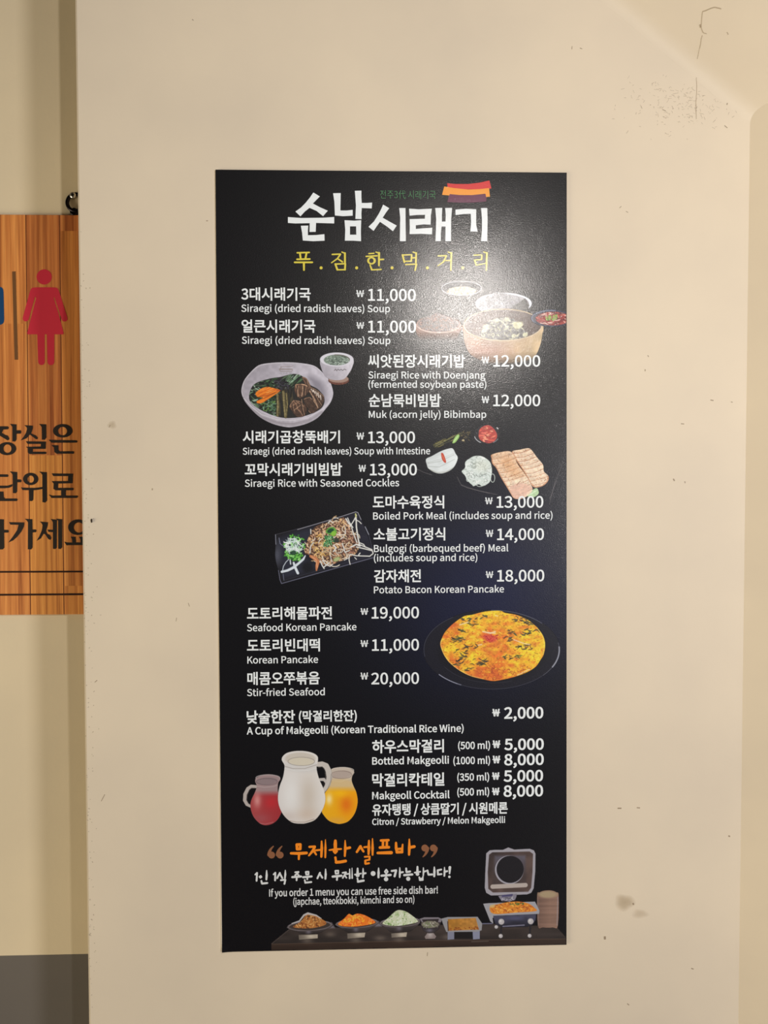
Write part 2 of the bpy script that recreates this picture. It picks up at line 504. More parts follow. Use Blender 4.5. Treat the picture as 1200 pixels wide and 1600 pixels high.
    103: (564, [[275, -250, 389, -235, 475, -194, 531, -134, 550, -62, 538, -4, 502, 36, 443, 60, 361, 67, 254, 67, 179, 84, 159, 126, 169, 163, 194, 191, 274, 172, 352, 185, 416, 223, 458, 283, 473, 361, 461, 425, 429, 473, 540, 473, 540, 543, 351, 543, 274, 557, 196, 543, 132, 505, 87, 444, 71, 363, 93, 276, 142, 217, 142, 213, 101, 172, 82, 112, 96, 58, 131, 23, 131, 18, 72, -37, 51, -105, 67, -167, 113, -212, 184, -240], [274, 234, 230, 243, 193, 269, 168, 309, 159, 363, 168, 417, 193, 456, 229, 481, 274, 490, 320, 481, 356, 456, 381, 417, 390, 363, 381, 309, 356, 269, 319, 243], [288, -187, 222, -180, 172, -161, 142, -131, 131, -92, 144, -45, 186, 0, 256, -8, 350, -8, 398, -12, 432, -23, 453, -45, 460, -77, 448, -118, 413, -153, 359, -178]]),
    104: (607, [[92, 0, 184, 0, 184, 394, 257, 456, 332, 477, 378, 469, 410, 443, 429, 398, 435, 332, 435, 0, 526, 0, 526, 344, 516, 435, 486, 502, 434, 543, 360, 557, 261, 530, 180, 466, 184, 578, 184, 796, 92, 796]]),
    105: (275, [[92, 0, 184, 0, 184, 543, 92, 543], [138, 655, 182, 672, 199, 716, 182, 759, 138, 775, 95, 759, 78, 716, 95, 672]]),
    106: (275, [[35, -242, 104, -229, 150, -194, 176, -137, 184, -62, 184, 543, 93, 543, 93, -62, 90, -107, 80, -140, 59, -162, 26, -169, -26, -159, -44, -228], [138, 655, 182, 672, 199, 716, 182, 759, 138, 775, 94, 759, 77, 716, 94, 672]]),
    107: (552, [[92, 0, 182, 0, 182, 143, 284, 262, 443, 0, 542, 0, 337, 324, 518, 543, 416, 543, 186, 257, 182, 257, 182, 796, 92, 796]]),
    108: (284, [[188, -13, 241, -5, 228, 65, 209, 63, 191, 72, 184, 102, 184, 796, 92, 796, 92, 108, 97, 57, 114, 19, 144, -5]]),
    109: (926, [[92, 0, 184, 0, 184, 394, 255, 456, 320, 477, 365, 469, 396, 443, 415, 398, 421, 332, 421, 0, 512, 0, 512, 394, 584, 456, 649, 477, 694, 469, 725, 443, 744, 398, 750, 332, 750, 0, 841, 0, 841, 344, 831, 435, 801, 502, 749, 543, 677, 557, 583, 528, 497, 453, 476, 496, 445, 529, 403, 550, 347, 557, 256, 530, 178, 464, 176, 464, 167, 543, 92, 543]]),
    110: (610, [[92, 0, 184, 0, 184, 394, 257, 456, 332, 477, 378, 469, 410, 443, 429, 398, 435, 332, 435, 0, 526, 0, 526, 344, 516, 435, 486, 502, 434, 543, 360, 557, 260, 530, 178, 464, 176, 464, 167, 543, 92, 543]]),
    111: (606, [[303, -13, 398, 6, 478, 62, 533, 151, 554, 271, 533, 392, 478, 482, 398, 538, 303, 557, 208, 538, 128, 482, 73, 392, 52, 271, 73, 151, 128, 62, 208, 6], [303, 63, 239, 78, 189, 120, 157, 186, 146, 271, 157, 356, 189, 422, 239, 465, 303, 480, 367, 465, 417, 422, 450, 356, 461, 271, 450, 186, 417, 120, 367, 78]]),
    112: (620, [[92, -229, 184, -229, 184, -45, 181, 50, 256, 3, 331, -13, 420, 7, 496, 64, 548, 156, 567, 280, 553, 394, 512, 482, 444, 537, 351, 557, 259, 534, 178, 480, 176, 480, 167, 543, 92, 543], [316, 64, 255, 76, 184, 120, 184, 406, 259, 461, 328, 480, 394, 466, 439, 425, 464, 361, 472, 279, 460, 189, 428, 121, 378, 79]]),
    113: (620, [[436, -229, 528, -229, 528, 543, 455, 543, 446, 492, 444, 492, 372, 540, 288, 557, 199, 537, 124, 480, 72, 390, 53, 271, 69, 150, 114, 61, 185, 6, 277, -13, 366, 9, 441, 63, 436, -36], [297, 64, 233, 78, 186, 119, 157, 184, 147, 272, 159, 357, 193, 422, 243, 465, 304, 480, 370, 467, 436, 423, 436, 138, 368, 82]]),
    114: (388, [[92, 0, 184, 0, 184, 349, 214, 407, 249, 447, 285, 468, 320, 475, 373, 466, 390, 545, 332, 557, 247, 526, 178, 444, 176, 444, 167, 543, 92, 543]]),
    115: (468, [[234, -13, 319, 0, 381, 34, 418, 86, 431, 148, 416, 213, 378, 258, 325, 289, 266, 313, 185, 350, 149, 407, 174, 463, 250, 486, 316, 472, 373, 438, 417, 495, 343, 539, 249, 557, 170, 545, 111, 512, 75, 463, 62, 403, 76, 343, 112, 300, 163, 269, 220, 246, 305, 207, 344, 143, 337, 110, 318, 83, 284, 65, 237, 58, 150, 76, 76, 123, 32, 62, 123, 8]]),
    116: (377, [[262, -13, 363, 7, 345, 76, 283, 61, 243, 68, 217, 88, 203, 121, 199, 165, 199, 469, 347, 469, 347, 543, 199, 543, 199, 696, 123, 696, 113, 543, 27, 538, 27, 469, 108, 469, 108, 168, 116, 94, 142, 37, 189, 0]]),
    117: (607, [[251, -13, 349, 14, 430, 85, 433, 85, 440, 0, 516, 0, 516, 543, 425, 543, 425, 158, 353, 88, 278, 66, 232, 74, 200, 100, 182, 145, 176, 210, 176, 543, 84, 543, 84, 199, 94, 107, 124, 41, 176, 0]]),
    118: (521, [[209, 0, 316, 0, 508, 543, 418, 543, 315, 234, 265, 74, 260, 74, 210, 234, 108, 543, 13, 543]]),
    119: (802, [[178, 0, 284, 0, 361, 291, 398, 449, 403, 449, 440, 293, 518, 0, 629, 0, 776, 543, 688, 543, 609, 229, 576, 78, 571, 78, 533, 229, 448, 543, 359, 543, 274, 229, 238, 78, 233, 78, 201, 229, 120, 543, 27, 543]]),
    121: (521, [[101, -234, 173, -220, 229, -180, 272, -120, 304, -46, 508, 543, 419, 543, 321, 242, 277, 88, 272, 88, 218, 242, 108, 543, 13, 543, 231, -1, 219, -42, 172, -126, 97, -159, 55, -150, 37, -223]]),
    8361: (555, [[-17, 339, 62, 339, 108, 0, 202, 0, 247, 339, 309, 339, 355, 0, 453, 0, 496, 339, 569, 339, 569, 386, 502, 386, 544, 713, 465, 713, 434, 386, 361, 386, 321, 668, 240, 668, 201, 386, 130, 386, 98, 713, 12, 713, 56, 385, -17, 381], [253, 386, 257, 416, 275, 599, 280, 599, 298, 417, 302, 386], [429, 339, 418, 221, 404, 70, 400, 70, 384, 221, 367, 339], [194, 339, 178, 221, 163, 70, 158, 70, 146, 221, 134, 339]]),
    20195: (1000, [[715, 783, 877, 618, 935, 658, 769, 819], [548, 826, 568, 528, 324, 497, 335, 426, 576, 456, 613, 241, 670, 74, 751, -36, 860, -79, 897, -70, 929, -34, 955, 35, 975, 143, 912, 183, 892, 51, 857, 9, 784, 48, 726, 142, 682, 284, 650, 466, 955, 504, 944, 575, 642, 537, 623, 826], [313, 830, 185, 602, 21, 420, 65, 348, 199, 494, 199, -78, 276, -78, 276, 604, 384, 807]]),
    44048: (920, [[182, 272, 182, -65, 752, -65, 752, 272], [670, 204, 670, 2, 264, 2, 264, 204], [669, 827, 669, 314, 752, 314, 752, 538, 885, 538, 885, 607, 752, 607, 752, 827], [89, 768, 89, 701, 416, 701, 383, 594, 309, 501, 197, 426, 49, 371, 82, 304, 260, 375, 394, 478, 477, 610, 506, 768]]),
    44152: (920, [[515, 610, 515, 542, 711, 542, 711, 364, 794, 364, 794, 827, 711, 827, 711, 610], [111, 783, 111, 715, 419, 715, 387, 614, 316, 529, 207, 460, 64, 411, 93, 344, 267, 409, 398, 504, 480, 629, 508, 783], [214, -2, 214, -69, 824, -69, 824, -2, 296, -2, 296, 102, 794, 102, 794, 324, 212, 324, 212, 257, 711, 257, 711, 165, 214, 165]]),
    44256: (920, [[137, 736, 137, 668, 687, 668, 687, 647, 683, 467, 653, 238, 737, 228, 766, 464, 770, 647, 770, 736], [368, 441, 368, 118, 50, 118, 50, 49, 867, 49, 867, 118, 450, 118, 450, 441]]),
    44273: (920, [[156, 295, 156, -66, 760, -66, 760, 295, 678, 295, 678, 186, 239, 186, 239, 295], [239, 121, 678, 121, 678, 2, 239, 2], [147, 790, 147, 723, 681, 723, 678, 622, 657, 496, 739, 487, 760, 618, 763, 725, 763, 790], [386, 598, 386, 439, 51, 439, 51, 371, 867, 371, 867, 439, 468, 439, 468, 598]]),
    44397: (920, [[135, 228, 135, 161, 686, 161, 686, -78, 769, -78, 769, 228, 500, 228, 500, 393, 870, 393, 870, 461, 741, 461, 761, 604, 764, 718, 764, 784, 154, 784, 154, 716, 682, 716, 679, 603, 658, 461, 50, 461, 50, 393, 417, 393, 417, 228]]),
    44592: (920, [[709, 827, 709, -78, 792, -78, 792, 827], [103, 729, 103, 662, 442, 662, 409, 508, 336, 372, 220, 255, 61, 158, 105, 91, 299, 216, 429, 367, 503, 540, 526, 729]]),
    44844: (920, [[113, 735, 113, 667, 313, 667, 302, 511, 252, 281, 335, 268, 387, 542, 395, 703, 395, 735], [435, 414, 435, 123, 50, 123, 50, 54, 867, 54, 867, 123, 517, 123, 517, 414], [467, 735, 467, 667, 692, 667, 687, 506, 656, 281, 739, 270, 770, 508, 774, 673, 774, 735]]),
    45224: (920, [[182, 266, 182, -65, 752, -65, 752, 266], [671, 200, 671, 2, 263, 2, 263, 200], [669, 826, 669, 315, 752, 315, 752, 550, 886, 550, 886, 619, 752, 619, 752, 826], [93, 453, 93, 384, 165, 384, 369, 392, 587, 424, 577, 493, 370, 463, 176, 453, 176, 781, 93, 781]]),
    45230: (920, [[669, 828, 669, 316, 752, 316, 752, 537, 885, 537, 885, 607, 752, 607, 752, 828], [93, 455, 93, 385, 165, 385, 369, 394, 587, 426, 577, 495, 370, 464, 176, 455, 176, 778, 93, 778], [175, 269, 175, 202, 428, 202, 403, 130, 340, 68, 249, 20, 141, -9, 174, -73, 269, -48, 353, -8, 423, 44, 472, 107, 521, 44, 590, -9, 674, -49, 769, -74, 802, -10, 694, 20, 603, 69, 540, 131, 515, 202, 767, 202, 767, 269]]),
    45824: (920, [[533, 807, 533, -31, 610, -31, 610, 396, 738, 396, 738, -78, 817, -78, 817, 827, 738, 827, 738, 464, 610, 464, 610, 807], [82, 717, 82, 145, 141, 145, 319, 150, 476, 172, 468, 241, 325, 221, 165, 215, 165, 649, 418, 649, 418, 717]]),
    46020: (920, [[154, 754, 154, 337, 417, 337, 417, 105, 50, 105, 50, 36, 870, 36, 870, 105, 499, 105, 499, 337, 775, 337, 775, 404, 237, 404, 237, 686, 766, 686, 766, 754]]),
    46108: (920, [[707, 826, 707, 150, 790, 150, 790, 826], [66, 264, 344, 270, 640, 297, 634, 358, 392, 340, 392, 464, 571, 464, 571, 531, 218, 531, 218, 700, 564, 700, 564, 768, 135, 768, 135, 464, 309, 464, 309, 336, 54, 332], [205, 195, 205, -58, 820, -58, 820, 10, 288, 10, 288, 195]]),
    46392: (920, [[685, 827, 685, 359, 768, 359, 768, 562, 886, 562, 886, 630, 768, 630, 768, 827], [180, 1, 180, -66, 801, -66, 801, 1, 261, 1, 261, 99, 768, 99, 768, 319, 178, 319, 178, 253, 687, 253, 687, 161, 180, 161], [83, 769, 83, 410, 123, 410, 332, 429, 323, 497, 162, 478, 162, 702, 310, 702, 310, 769], [361, 769, 361, 413, 405, 413, 528, 416, 639, 432, 631, 500, 441, 480, 441, 702, 600, 702, 600, 769]]),
    46497: (920, [[184, 243, 184, 175, 721, 175, 721, -79, 803, -79, 803, 243], [556, 594, 556, 527, 721, 527, 721, 287, 803, 287, 803, 827, 721, 827, 721, 594], [74, 758, 74, 343, 113, 343, 319, 362, 310, 430, 155, 411, 155, 690, 302, 690, 302, 758], [351, 758, 351, 343, 396, 343, 643, 363, 634, 431, 433, 411, 433, 690, 601, 690, 601, 758]]),
    46749: (920, [[139, 217, 139, 150, 680, 150, 680, -78, 763, -78, 763, 217, 500, 217, 500, 336, 867, 336, 867, 403, 50, 403, 50, 336, 417, 336, 417, 217], [485, 793, 485, 487, 794, 487, 794, 554, 569, 554, 569, 725, 788, 725, 788, 793], [127, 554, 127, 487, 177, 487, 311, 491, 451, 512, 443, 578, 212, 554, 212, 725, 432, 725, 432, 793, 127, 793]]),
    47000: (920, [[78, 729, 78, 660, 336, 660, 336, 479, 80, 479, 80, 138, 139, 138, 304, 143, 479, 164, 472, 232, 160, 208, 160, 411, 416, 411, 416, 729], [533, 807, 533, -31, 610, -31, 610, 402, 738, 402, 738, -78, 817, -78, 817, 827, 738, 827, 738, 470, 610, 470, 610, 807]]),
    47200: (920, [[155, 474, 155, 409, 418, 409, 418, 311, 49, 311, 49, 243, 869, 243, 869, 311, 500, 311, 500, 409, 783, 409, 783, 474, 237, 474, 237, 573, 764, 573, 764, 798, 153, 798, 153, 732, 682, 732, 682, 634, 155, 634], [157, 182, 157, -69, 784, -69, 784, -1, 240, -1, 240, 182]]),
    47532: (920, [[709, 827, 709, -79, 791, -79, 791, 827], [100, 743, 100, 675, 434, 675, 434, 487, 102, 487, 102, 140, 177, 140, 402, 146, 632, 173, 624, 241, 401, 216, 186, 209, 186, 420, 518, 420, 518, 743]]),
    47560: (920, [[86, 736, 86, 152, 501, 152, 501, 736], [419, 670, 419, 219, 167, 219, 167, 670], [662, 827, 662, -78, 745, -78, 745, 396, 893, 396, 893, 466, 745, 466, 745, 827]]),
    47561: (920, [[87, 759, 87, 358, 503, 358, 503, 759], [422, 693, 422, 425, 168, 425, 168, 693], [164, 243, 164, 176, 669, 176, 669, -79, 752, -79, 752, 243], [669, 827, 669, 291, 752, 291, 752, 523, 885, 523, 885, 592, 752, 592, 752, 827]]),
    47588: (920, [[82, 722, 82, 165, 427, 165, 427, 722], [349, 656, 349, 231, 160, 231, 160, 656], [538, 808, 538, -32, 617, -32, 617, 400, 739, 400, 739, -78, 819, -78, 819, 827, 739, 827, 739, 469, 617, 469, 617, 808]]),
    47700: (920, [[349, 656, 349, 231, 160, 231, 160, 656], [739, 827, 739, -78, 819, -78, 819, 827], [559, 808, 559, 486, 427, 486, 427, 722, 82, 722, 82, 165, 427, 165, 427, 418, 559, 418, 559, -32, 638, -32, 638, 808]]),
    47925: (920, [[155, 790, 155, 483, 762, 483, 762, 790], [681, 723, 681, 550, 236, 550, 236, 723], [141, 211, 141, 144, 683, 144, 683, -84, 766, -84, 766, 211, 499, 211, 499, 326, 867, 326, 867, 393, 50, 393, 50, 326, 417, 326, 417, 211]]),
    47932: (920, [[156, 797, 156, 521, 761, 521, 761, 797], [679, 731, 679, 587, 237, 587, 237, 731], [151, -3, 151, -68, 789, -68, 789, -3, 232, -3, 232, 87, 762, 87, 762, 291, 499, 291, 499, 379, 867, 379, 867, 446, 50, 446, 50, 379, 416, 379, 416, 291, 149, 291, 149, 227, 681, 227, 681, 148, 151, 148]]),
    48165: (920, [[87, 781, 87, 370, 506, 370, 506, 781, 424, 781, 424, 649, 169, 649, 169, 781], [169, 583, 424, 583, 424, 437, 169, 437], [182, 288, 182, -66, 752, -66, 752, 288, 669, 288, 669, 180, 264, 180, 264, 288], [264, 114, 669, 114, 669, 2, 264, 2], [669, 827, 669, 330, 752, 330, 752, 549, 885, 549, 885, 619, 752, 619, 752, 827]]),
    48176: (920, [[82, 741, 82, 148, 428, 148, 428, 741, 351, 741, 351, 521, 161, 521, 161, 741], [161, 454, 351, 454, 351, 216, 161, 216], [538, 808, 538, -32, 617, -32, 617, 400, 739, 400, 739, -78, 819, -78, 819, 827, 739, 827, 739, 469, 617, 469, 617, 808]]),
    48374: (920, [[132, 227, 132, 159, 352, 159, 352, -77, 433, -77, 433, 227], [476, 227, 476, 159, 689, 159, 689, -77, 771, -77, 771, 227], [240, 642, 678, 642, 678, 538, 240, 538], [158, 809, 158, 471, 417, 471, 417, 375, 50, 375, 50, 308, 867, 308, 867, 375, 500, 375, 500, 471, 760, 471, 760, 809, 678, 809, 678, 706, 240, 706, 240, 809]]),
    48520: (920, [[158, 813, 158, 514, 760, 514, 760, 813, 678, 813, 678, 728, 240, 728, 240, 813], [240, 665, 678, 665, 678, 579, 240, 579], [151, -3, 151, -68, 789, -68, 789, -3, 232, -3, 232, 84, 762, 84, 762, 286, 499, 286, 499, 373, 867, 373, 867, 441, 50, 441, 50, 373, 416, 373, 416, 286, 149, 286, 149, 223, 681, 223, 681, 144, 151, 144]]),
    48708: (920, [[707, 827, 707, -79, 790, -79, 790, 827], [101, 750, 101, 139, 527, 139, 527, 750, 445, 750, 445, 512, 184, 512, 184, 750], [184, 446, 445, 446, 445, 208, 184, 208]]),
    48712: (920, [[97, 762, 97, 315, 520, 315, 520, 762, 438, 762, 438, 612, 179, 612, 179, 762], [179, 546, 438, 546, 438, 382, 179, 382], [708, 826, 708, 158, 791, 158, 791, 826], [204, 225, 204, -58, 813, -58, 813, 10, 287, 10, 287, 225]]),
    48724: (920, [[97, 780, 97, 360, 520, 360, 520, 780, 438, 780, 438, 642, 179, 642, 179, 780], [179, 575, 438, 575, 438, 427, 179, 427], [708, 826, 708, 300, 791, 300, 791, 826], [207, 251, 207, -65, 791, -65, 791, 251], [710, 185, 710, 3, 288, 3, 288, 185]]),
    49345: (920, [[464, 254, 339, 243, 246, 210, 187, 159, 166, 89, 187, 19, 246, -33, 339, -65, 464, -76, 588, -65, 681, -33, 740, 19, 760, 89, 740, 159, 681, 210, 588, 243], [464, 188, 554, 181, 622, 162, 664, 131, 679, 89, 664, 47, 622, 16, 554, -3, 464, -10, 374, -3, 306, 16, 263, 47, 248, 89, 263, 131, 306, 162, 374, 181], [270, 780, 270, 688, 254, 588, 209, 499, 138, 427, 46, 377, 90, 311, 164, 349, 227, 401, 277, 465, 313, 540, 398, 417, 528, 336, 572, 401, 483, 447, 413, 512, 368, 592, 352, 681, 352, 780], [669, 827, 669, 278, 752, 278, 752, 523, 885, 523, 885, 593, 752, 593, 752, 827]]),
    49548: (920, [[415, 328, 415, 108, 50, 108, 50, 40, 870, 40, 870, 108, 497, 108, 497, 328], [412, 766, 412, 697, 383, 589, 307, 496, 201, 425, 82, 386, 118, 317, 221, 350, 317, 405, 398, 478, 456, 568, 514, 478, 596, 405, 692, 350, 795, 317, 831, 386, 712, 425, 605, 496, 528, 589, 499, 697, 499, 766]]),
    49688: (920, [[416, 795, 416, 744, 388, 653, 316, 575, 212, 516, 92, 483, 125, 416, 229, 443, 324, 489, 403, 551, 460, 627, 517, 551, 596, 489, 691, 443, 794, 416, 827, 483, 707, 516, 603, 575, 530, 653, 502, 744, 502, 795], [50, 318, 50, 249, 416, 249, 416, -78, 498, -78, 498, 249, 867, 249, 867, 318]]),
    49692: (920, [[416, 804, 416, 760, 389, 673, 318, 598, 216, 541, 99, 508, 131, 443, 233, 470, 326, 514, 403, 575, 459, 648, 515, 575, 593, 515, 685, 471, 786, 444, 818, 510, 702, 543, 600, 600, 528, 675, 501, 760, 501, 804], [49, 367, 49, 299, 424, 299, 424, 116, 506, 116, 506, 299, 869, 299, 869, 367], [153, 203, 153, -58, 778, -58, 778, 10, 236, 10, 236, 203]]),
    49696: (920, [[416, 822, 416, 789, 389, 711, 317, 646, 214, 598, 95, 572, 123, 509, 227, 531, 322, 569, 402, 622, 458, 688, 515, 622, 594, 569, 689, 531, 794, 509, 822, 572, 703, 598, 600, 646, 528, 711, 501, 789, 501, 822], [151, -3, 151, -68, 789, -68, 789, -3, 232, -3, 232, 87, 762, 87, 762, 294, 499, 294, 499, 383, 867, 383, 867, 450, 50, 450, 50, 383, 416, 383, 416, 294, 149, 294, 149, 229, 681, 229, 681, 148, 151, 148]]),
    49828: (920, [[50, 113, 50, 44, 870, 44, 870, 113], [412, 764, 412, 695, 383, 584, 307, 488, 202, 415, 84, 373, 121, 304, 223, 340, 318, 397, 398, 473, 456, 564, 514, 472, 594, 396, 689, 339, 791, 304, 829, 373, 710, 414, 604, 487, 528, 584, 499, 695, 499, 764]]),
    49884: (920, [[707, 827, 707, -79, 790, -79, 790, 827], [288, 749, 288, 587, 269, 460, 217, 342, 140, 245, 45, 179, 96, 110, 172, 161, 238, 230, 291, 316, 331, 413, 371, 321, 424, 241, 489, 176, 562, 128, 612, 194, 518, 258, 442, 352, 390, 465, 371, 587, 371, 749]]),
    49885: (920, [[187, 237, 187, 169, 708, 169, 708, -78, 791, -78, 791, 237], [708, 827, 708, 283, 791, 283, 791, 827], [285, 784, 285, 696, 269, 598, 223, 509, 151, 436, 58, 386, 100, 320, 175, 358, 240, 411, 291, 476, 328, 551, 366, 481, 417, 421, 481, 372, 554, 336, 595, 402, 503, 450, 432, 518, 386, 602, 369, 696, 369, 784]]),
    50472: (920, [[719, 827, 719, -78, 802, -78, 802, 827], [434, 747, 434, 544, 430, 466, 417, 383, 390, 301, 346, 228, 302, 303, 274, 386, 261, 469, 257, 544, 257, 747, 179, 747, 179, 544, 172, 450, 150, 353, 106, 261, 38, 188, 91, 130, 171, 224, 217, 346, 263, 219, 346, 120, 428, 218, 474, 346, 522, 222, 604, 127, 655, 188, 587, 260, 543, 350, 521, 448, 514, 544, 514, 747]]),
    50519: (920, [[302, 764, 208, 748, 133, 705, 84, 637, 66, 549, 84, 462, 133, 394, 208, 350, 302, 334, 397, 350, 471, 394, 520, 462, 538, 549, 520, 637, 471, 705, 397, 748], [302, 694, 364, 683, 414, 654, 446, 608, 458, 549, 446, 491, 414, 445, 364, 416, 302, 405, 240, 416, 191, 445, 159, 491, 147, 549, 159, 608, 191, 654, 240, 683], [669, 827, 669, 226, 752, 226, 752, 511, 885, 511, 885, 580, 752, 580, 752, 827], [437, 269, 437, 242, 413, 153, 347, 79, 251, 24, 136, -8, 169, -74, 266, -47, 354, -5, 427, 51, 479, 122, 531, 51, 603, -5, 691, -47, 788, -74, 821, -8, 706, 24, 610, 79, 544, 153, 519, 242, 519, 269]]),
    50620: (920, [[297, 728, 358, 718, 406, 690, 438, 646, 450, 591, 438, 535, 406, 492, 358, 463, 297, 453, 235, 463, 187, 492, 155, 535, 143, 591, 155, 646, 187, 690, 235, 718], [297, 796, 204, 781, 130, 739, 81, 674, 64, 591, 81, 508, 130, 443, 204, 400, 297, 385, 382, 398, 451, 433, 500, 487, 526, 558, 711, 558, 711, 367, 793, 367, 793, 827, 711, 827, 711, 626, 526, 626, 500, 696, 451, 749, 381, 784], [213, 1, 213, -66, 827, -66, 827, 1, 295, 1, 295, 99, 793, 99, 793, 317, 211, 317, 211, 251, 711, 251, 711, 162, 213, 162]]),
    50724: (920, [[458, 701, 558, 689, 636, 654, 688, 601, 707, 531, 688, 460, 636, 406, 558, 372, 458, 360, 359, 372, 280, 406, 229, 460, 210, 531, 229, 601, 280, 654, 359, 689], [50, 107, 50, 38, 870, 38, 870, 107, 499, 107, 499, 295, 615, 319, 706, 368, 766, 439, 787, 531, 762, 628, 694, 703, 590, 751, 458, 768, 327, 751, 223, 703, 155, 628, 130, 531, 151, 439, 210, 368, 301, 319, 417, 295, 417, 107]]),
    50864: (920, [[457, 791, 328, 777, 228, 737, 164, 675, 141, 592, 164, 510, 228, 448, 328, 408, 457, 394, 586, 408, 686, 448, 751, 510, 774, 592, 751, 675, 686, 737, 586, 777], [457, 724, 552, 715, 625, 688, 672, 646, 689, 592, 672, 538, 625, 497, 552, 470, 457, 461, 363, 470, 290, 497, 243, 538, 226, 592, 243, 646, 290, 688, 363, 715], [49, 309, 49, 240, 416, 240, 416, -78, 498, -78, 498, 240, 869, 240, 869, 309]]),
    50896: (920, [[339, 790, 249, 779, 178, 747, 133, 697, 117, 632, 133, 567, 178, 517, 249, 486, 339, 475, 429, 486, 500, 517, 545, 567, 561, 632, 545, 697, 500, 747, 429, 779], [339, 728, 397, 721, 442, 702, 471, 671, 482, 632, 471, 593, 442, 563, 397, 544, 339, 537, 281, 544, 235, 563, 206, 593, 195, 632, 206, 671, 235, 702, 281, 721], [56, 340, 306, 344, 306, 170, 389, 170, 389, 349, 634, 375, 628, 435, 327, 413, 45, 408], [523, 292, 523, 232, 707, 232, 707, 139, 790, 139, 790, 826, 707, 826, 707, 292], [173, 206, 173, -58, 812, -58, 812, 10, 256, 10, 256, 206]]),
    50976: (920, [[457, 791, 328, 777, 228, 737, 164, 675, 141, 593, 164, 512, 228, 450, 328, 411, 457, 397, 586, 411, 686, 450, 751, 512, 774, 593, 751, 675, 686, 737, 586, 777], [457, 724, 552, 715, 625, 689, 672, 647, 689, 593, 672, 540, 625, 499, 552, 473, 457, 464, 363, 473, 290, 499, 243, 540, 226, 593, 243, 647, 290, 689, 363, 715], [49, 312, 49, 244, 260, 244, 260, -78, 345, -78, 345, 244, 571, 244, 571, -78, 655, -78, 655, 244, 869, 244, 869, 312]]),
    50977: (920, [[458, 806, 326, 794, 226, 760, 162, 706, 140, 633, 162, 560, 226, 505, 326, 471, 458, 459, 590, 471, 690, 505, 754, 560, 776, 633, 754, 706, 690, 760, 590, 794], [458, 740, 555, 733, 628, 712, 675, 678, 691, 633, 675, 587, 628, 553, 555, 532, 458, 525, 361, 532, 288, 553, 241, 587, 225, 633, 241, 678, 288, 712, 361, 733], [141, 211, 141, 144, 683, 144, 683, -78, 766, -78, 766, 211, 651, 211, 651, 324, 867, 324, 867, 391, 50, 391, 50, 324, 265, 324, 265, 211], [348, 324, 569, 324, 569, 211, 348, 211]]),
    51020: (920, [[458, 807, 326, 795, 226, 761, 162, 708, 140, 635, 162, 563, 226, 510, 326, 477, 458, 465, 590, 477, 691, 510, 754, 563, 776, 635, 754, 708, 691, 761, 590, 795], [458, 741, 555, 734, 628, 713, 675, 680, 691, 635, 675, 591, 628, 559, 555, 538, 458, 531, 361, 538, 288, 559, 241, 591, 225, 635, 241, 680, 288, 713, 361, 734], [150, 232, 150, -66, 767, -66, 767, 232], [686, 165, 686, 2, 231, 2, 231, 165], [50, 388, 50, 320, 867, 320, 867, 388]]),
    51068: (920, [[304, 794, 210, 779, 136, 738, 88, 674, 70, 593, 88, 512, 136, 449, 210, 408, 304, 393, 397, 408, 471, 449, 520, 512, 537, 593, 520, 674, 471, 738, 397, 779], [304, 725, 365, 715, 414, 688, 445, 646, 457, 593, 445, 539, 414, 498, 365, 471, 304, 461, 243, 471, 194, 498, 162, 539, 151, 593, 162, 646, 194, 688, 243, 715], [708, 827, 708, 364, 791, 364, 791, 827], [209, 1, 209, -66, 822, -66, 822, 1, 289, 1, 289, 100, 791, 100, 791, 319, 206, 319, 206, 253, 709, 253, 709, 162, 209, 162]]),
    51088: (920, [[67, 734, 67, 665, 273, 665, 273, 551, 254, 434, 203, 323, 127, 228, 35, 162, 84, 96, 157, 146, 222, 216, 276, 300, 315, 395, 353, 308, 405, 230, 468, 165, 540, 118, 587, 184, 496, 248, 422, 337, 373, 442, 355, 551, 355, 665, 555, 665, 555, 734], [662, 827, 662, -78, 745, -78, 745, 392, 893, 392, 893, 462, 745, 462, 745, 827]]),
    51092: (920, [[73, 748, 73, 681, 273, 681, 273, 640, 257, 546, 211, 461, 139, 390, 47, 341, 90, 275, 164, 312, 228, 364, 279, 427, 316, 500, 400, 378, 531, 298, 576, 361, 485, 407, 416, 472, 372, 551, 356, 640, 356, 681, 555, 681, 555, 748], [669, 827, 669, 165, 752, 165, 752, 481, 885, 481, 885, 550, 752, 550, 752, 827], [189, 224, 189, -58, 792, -58, 792, 10, 271, 10, 271, 224]]),
    51109: (920, [[464, 257, 339, 246, 246, 213, 187, 161, 166, 91, 187, 21, 246, -32, 339, -65, 464, -76, 588, -65, 681, -32, 740, 21, 760, 91, 740, 161, 681, 213, 588, 246], [464, 191, 554, 184, 622, 165, 664, 133, 679, 91, 664, 48, 622, 16, 554, -3, 464, -10, 374, -3, 306, 16, 263, 48, 248, 91, 263, 133, 306, 165, 374, 184], [71, 760, 71, 692, 273, 692, 273, 656, 257, 562, 210, 479, 139, 410, 46, 363, 88, 297, 164, 334, 228, 384, 280, 446, 316, 519, 402, 401, 535, 324, 574, 389, 484, 433, 416, 495, 371, 572, 356, 657, 356, 692, 555, 692, 555, 760], [669, 827, 669, 282, 752, 282, 752, 528, 885, 528, 885, 597, 752, 597, 752, 827]]),
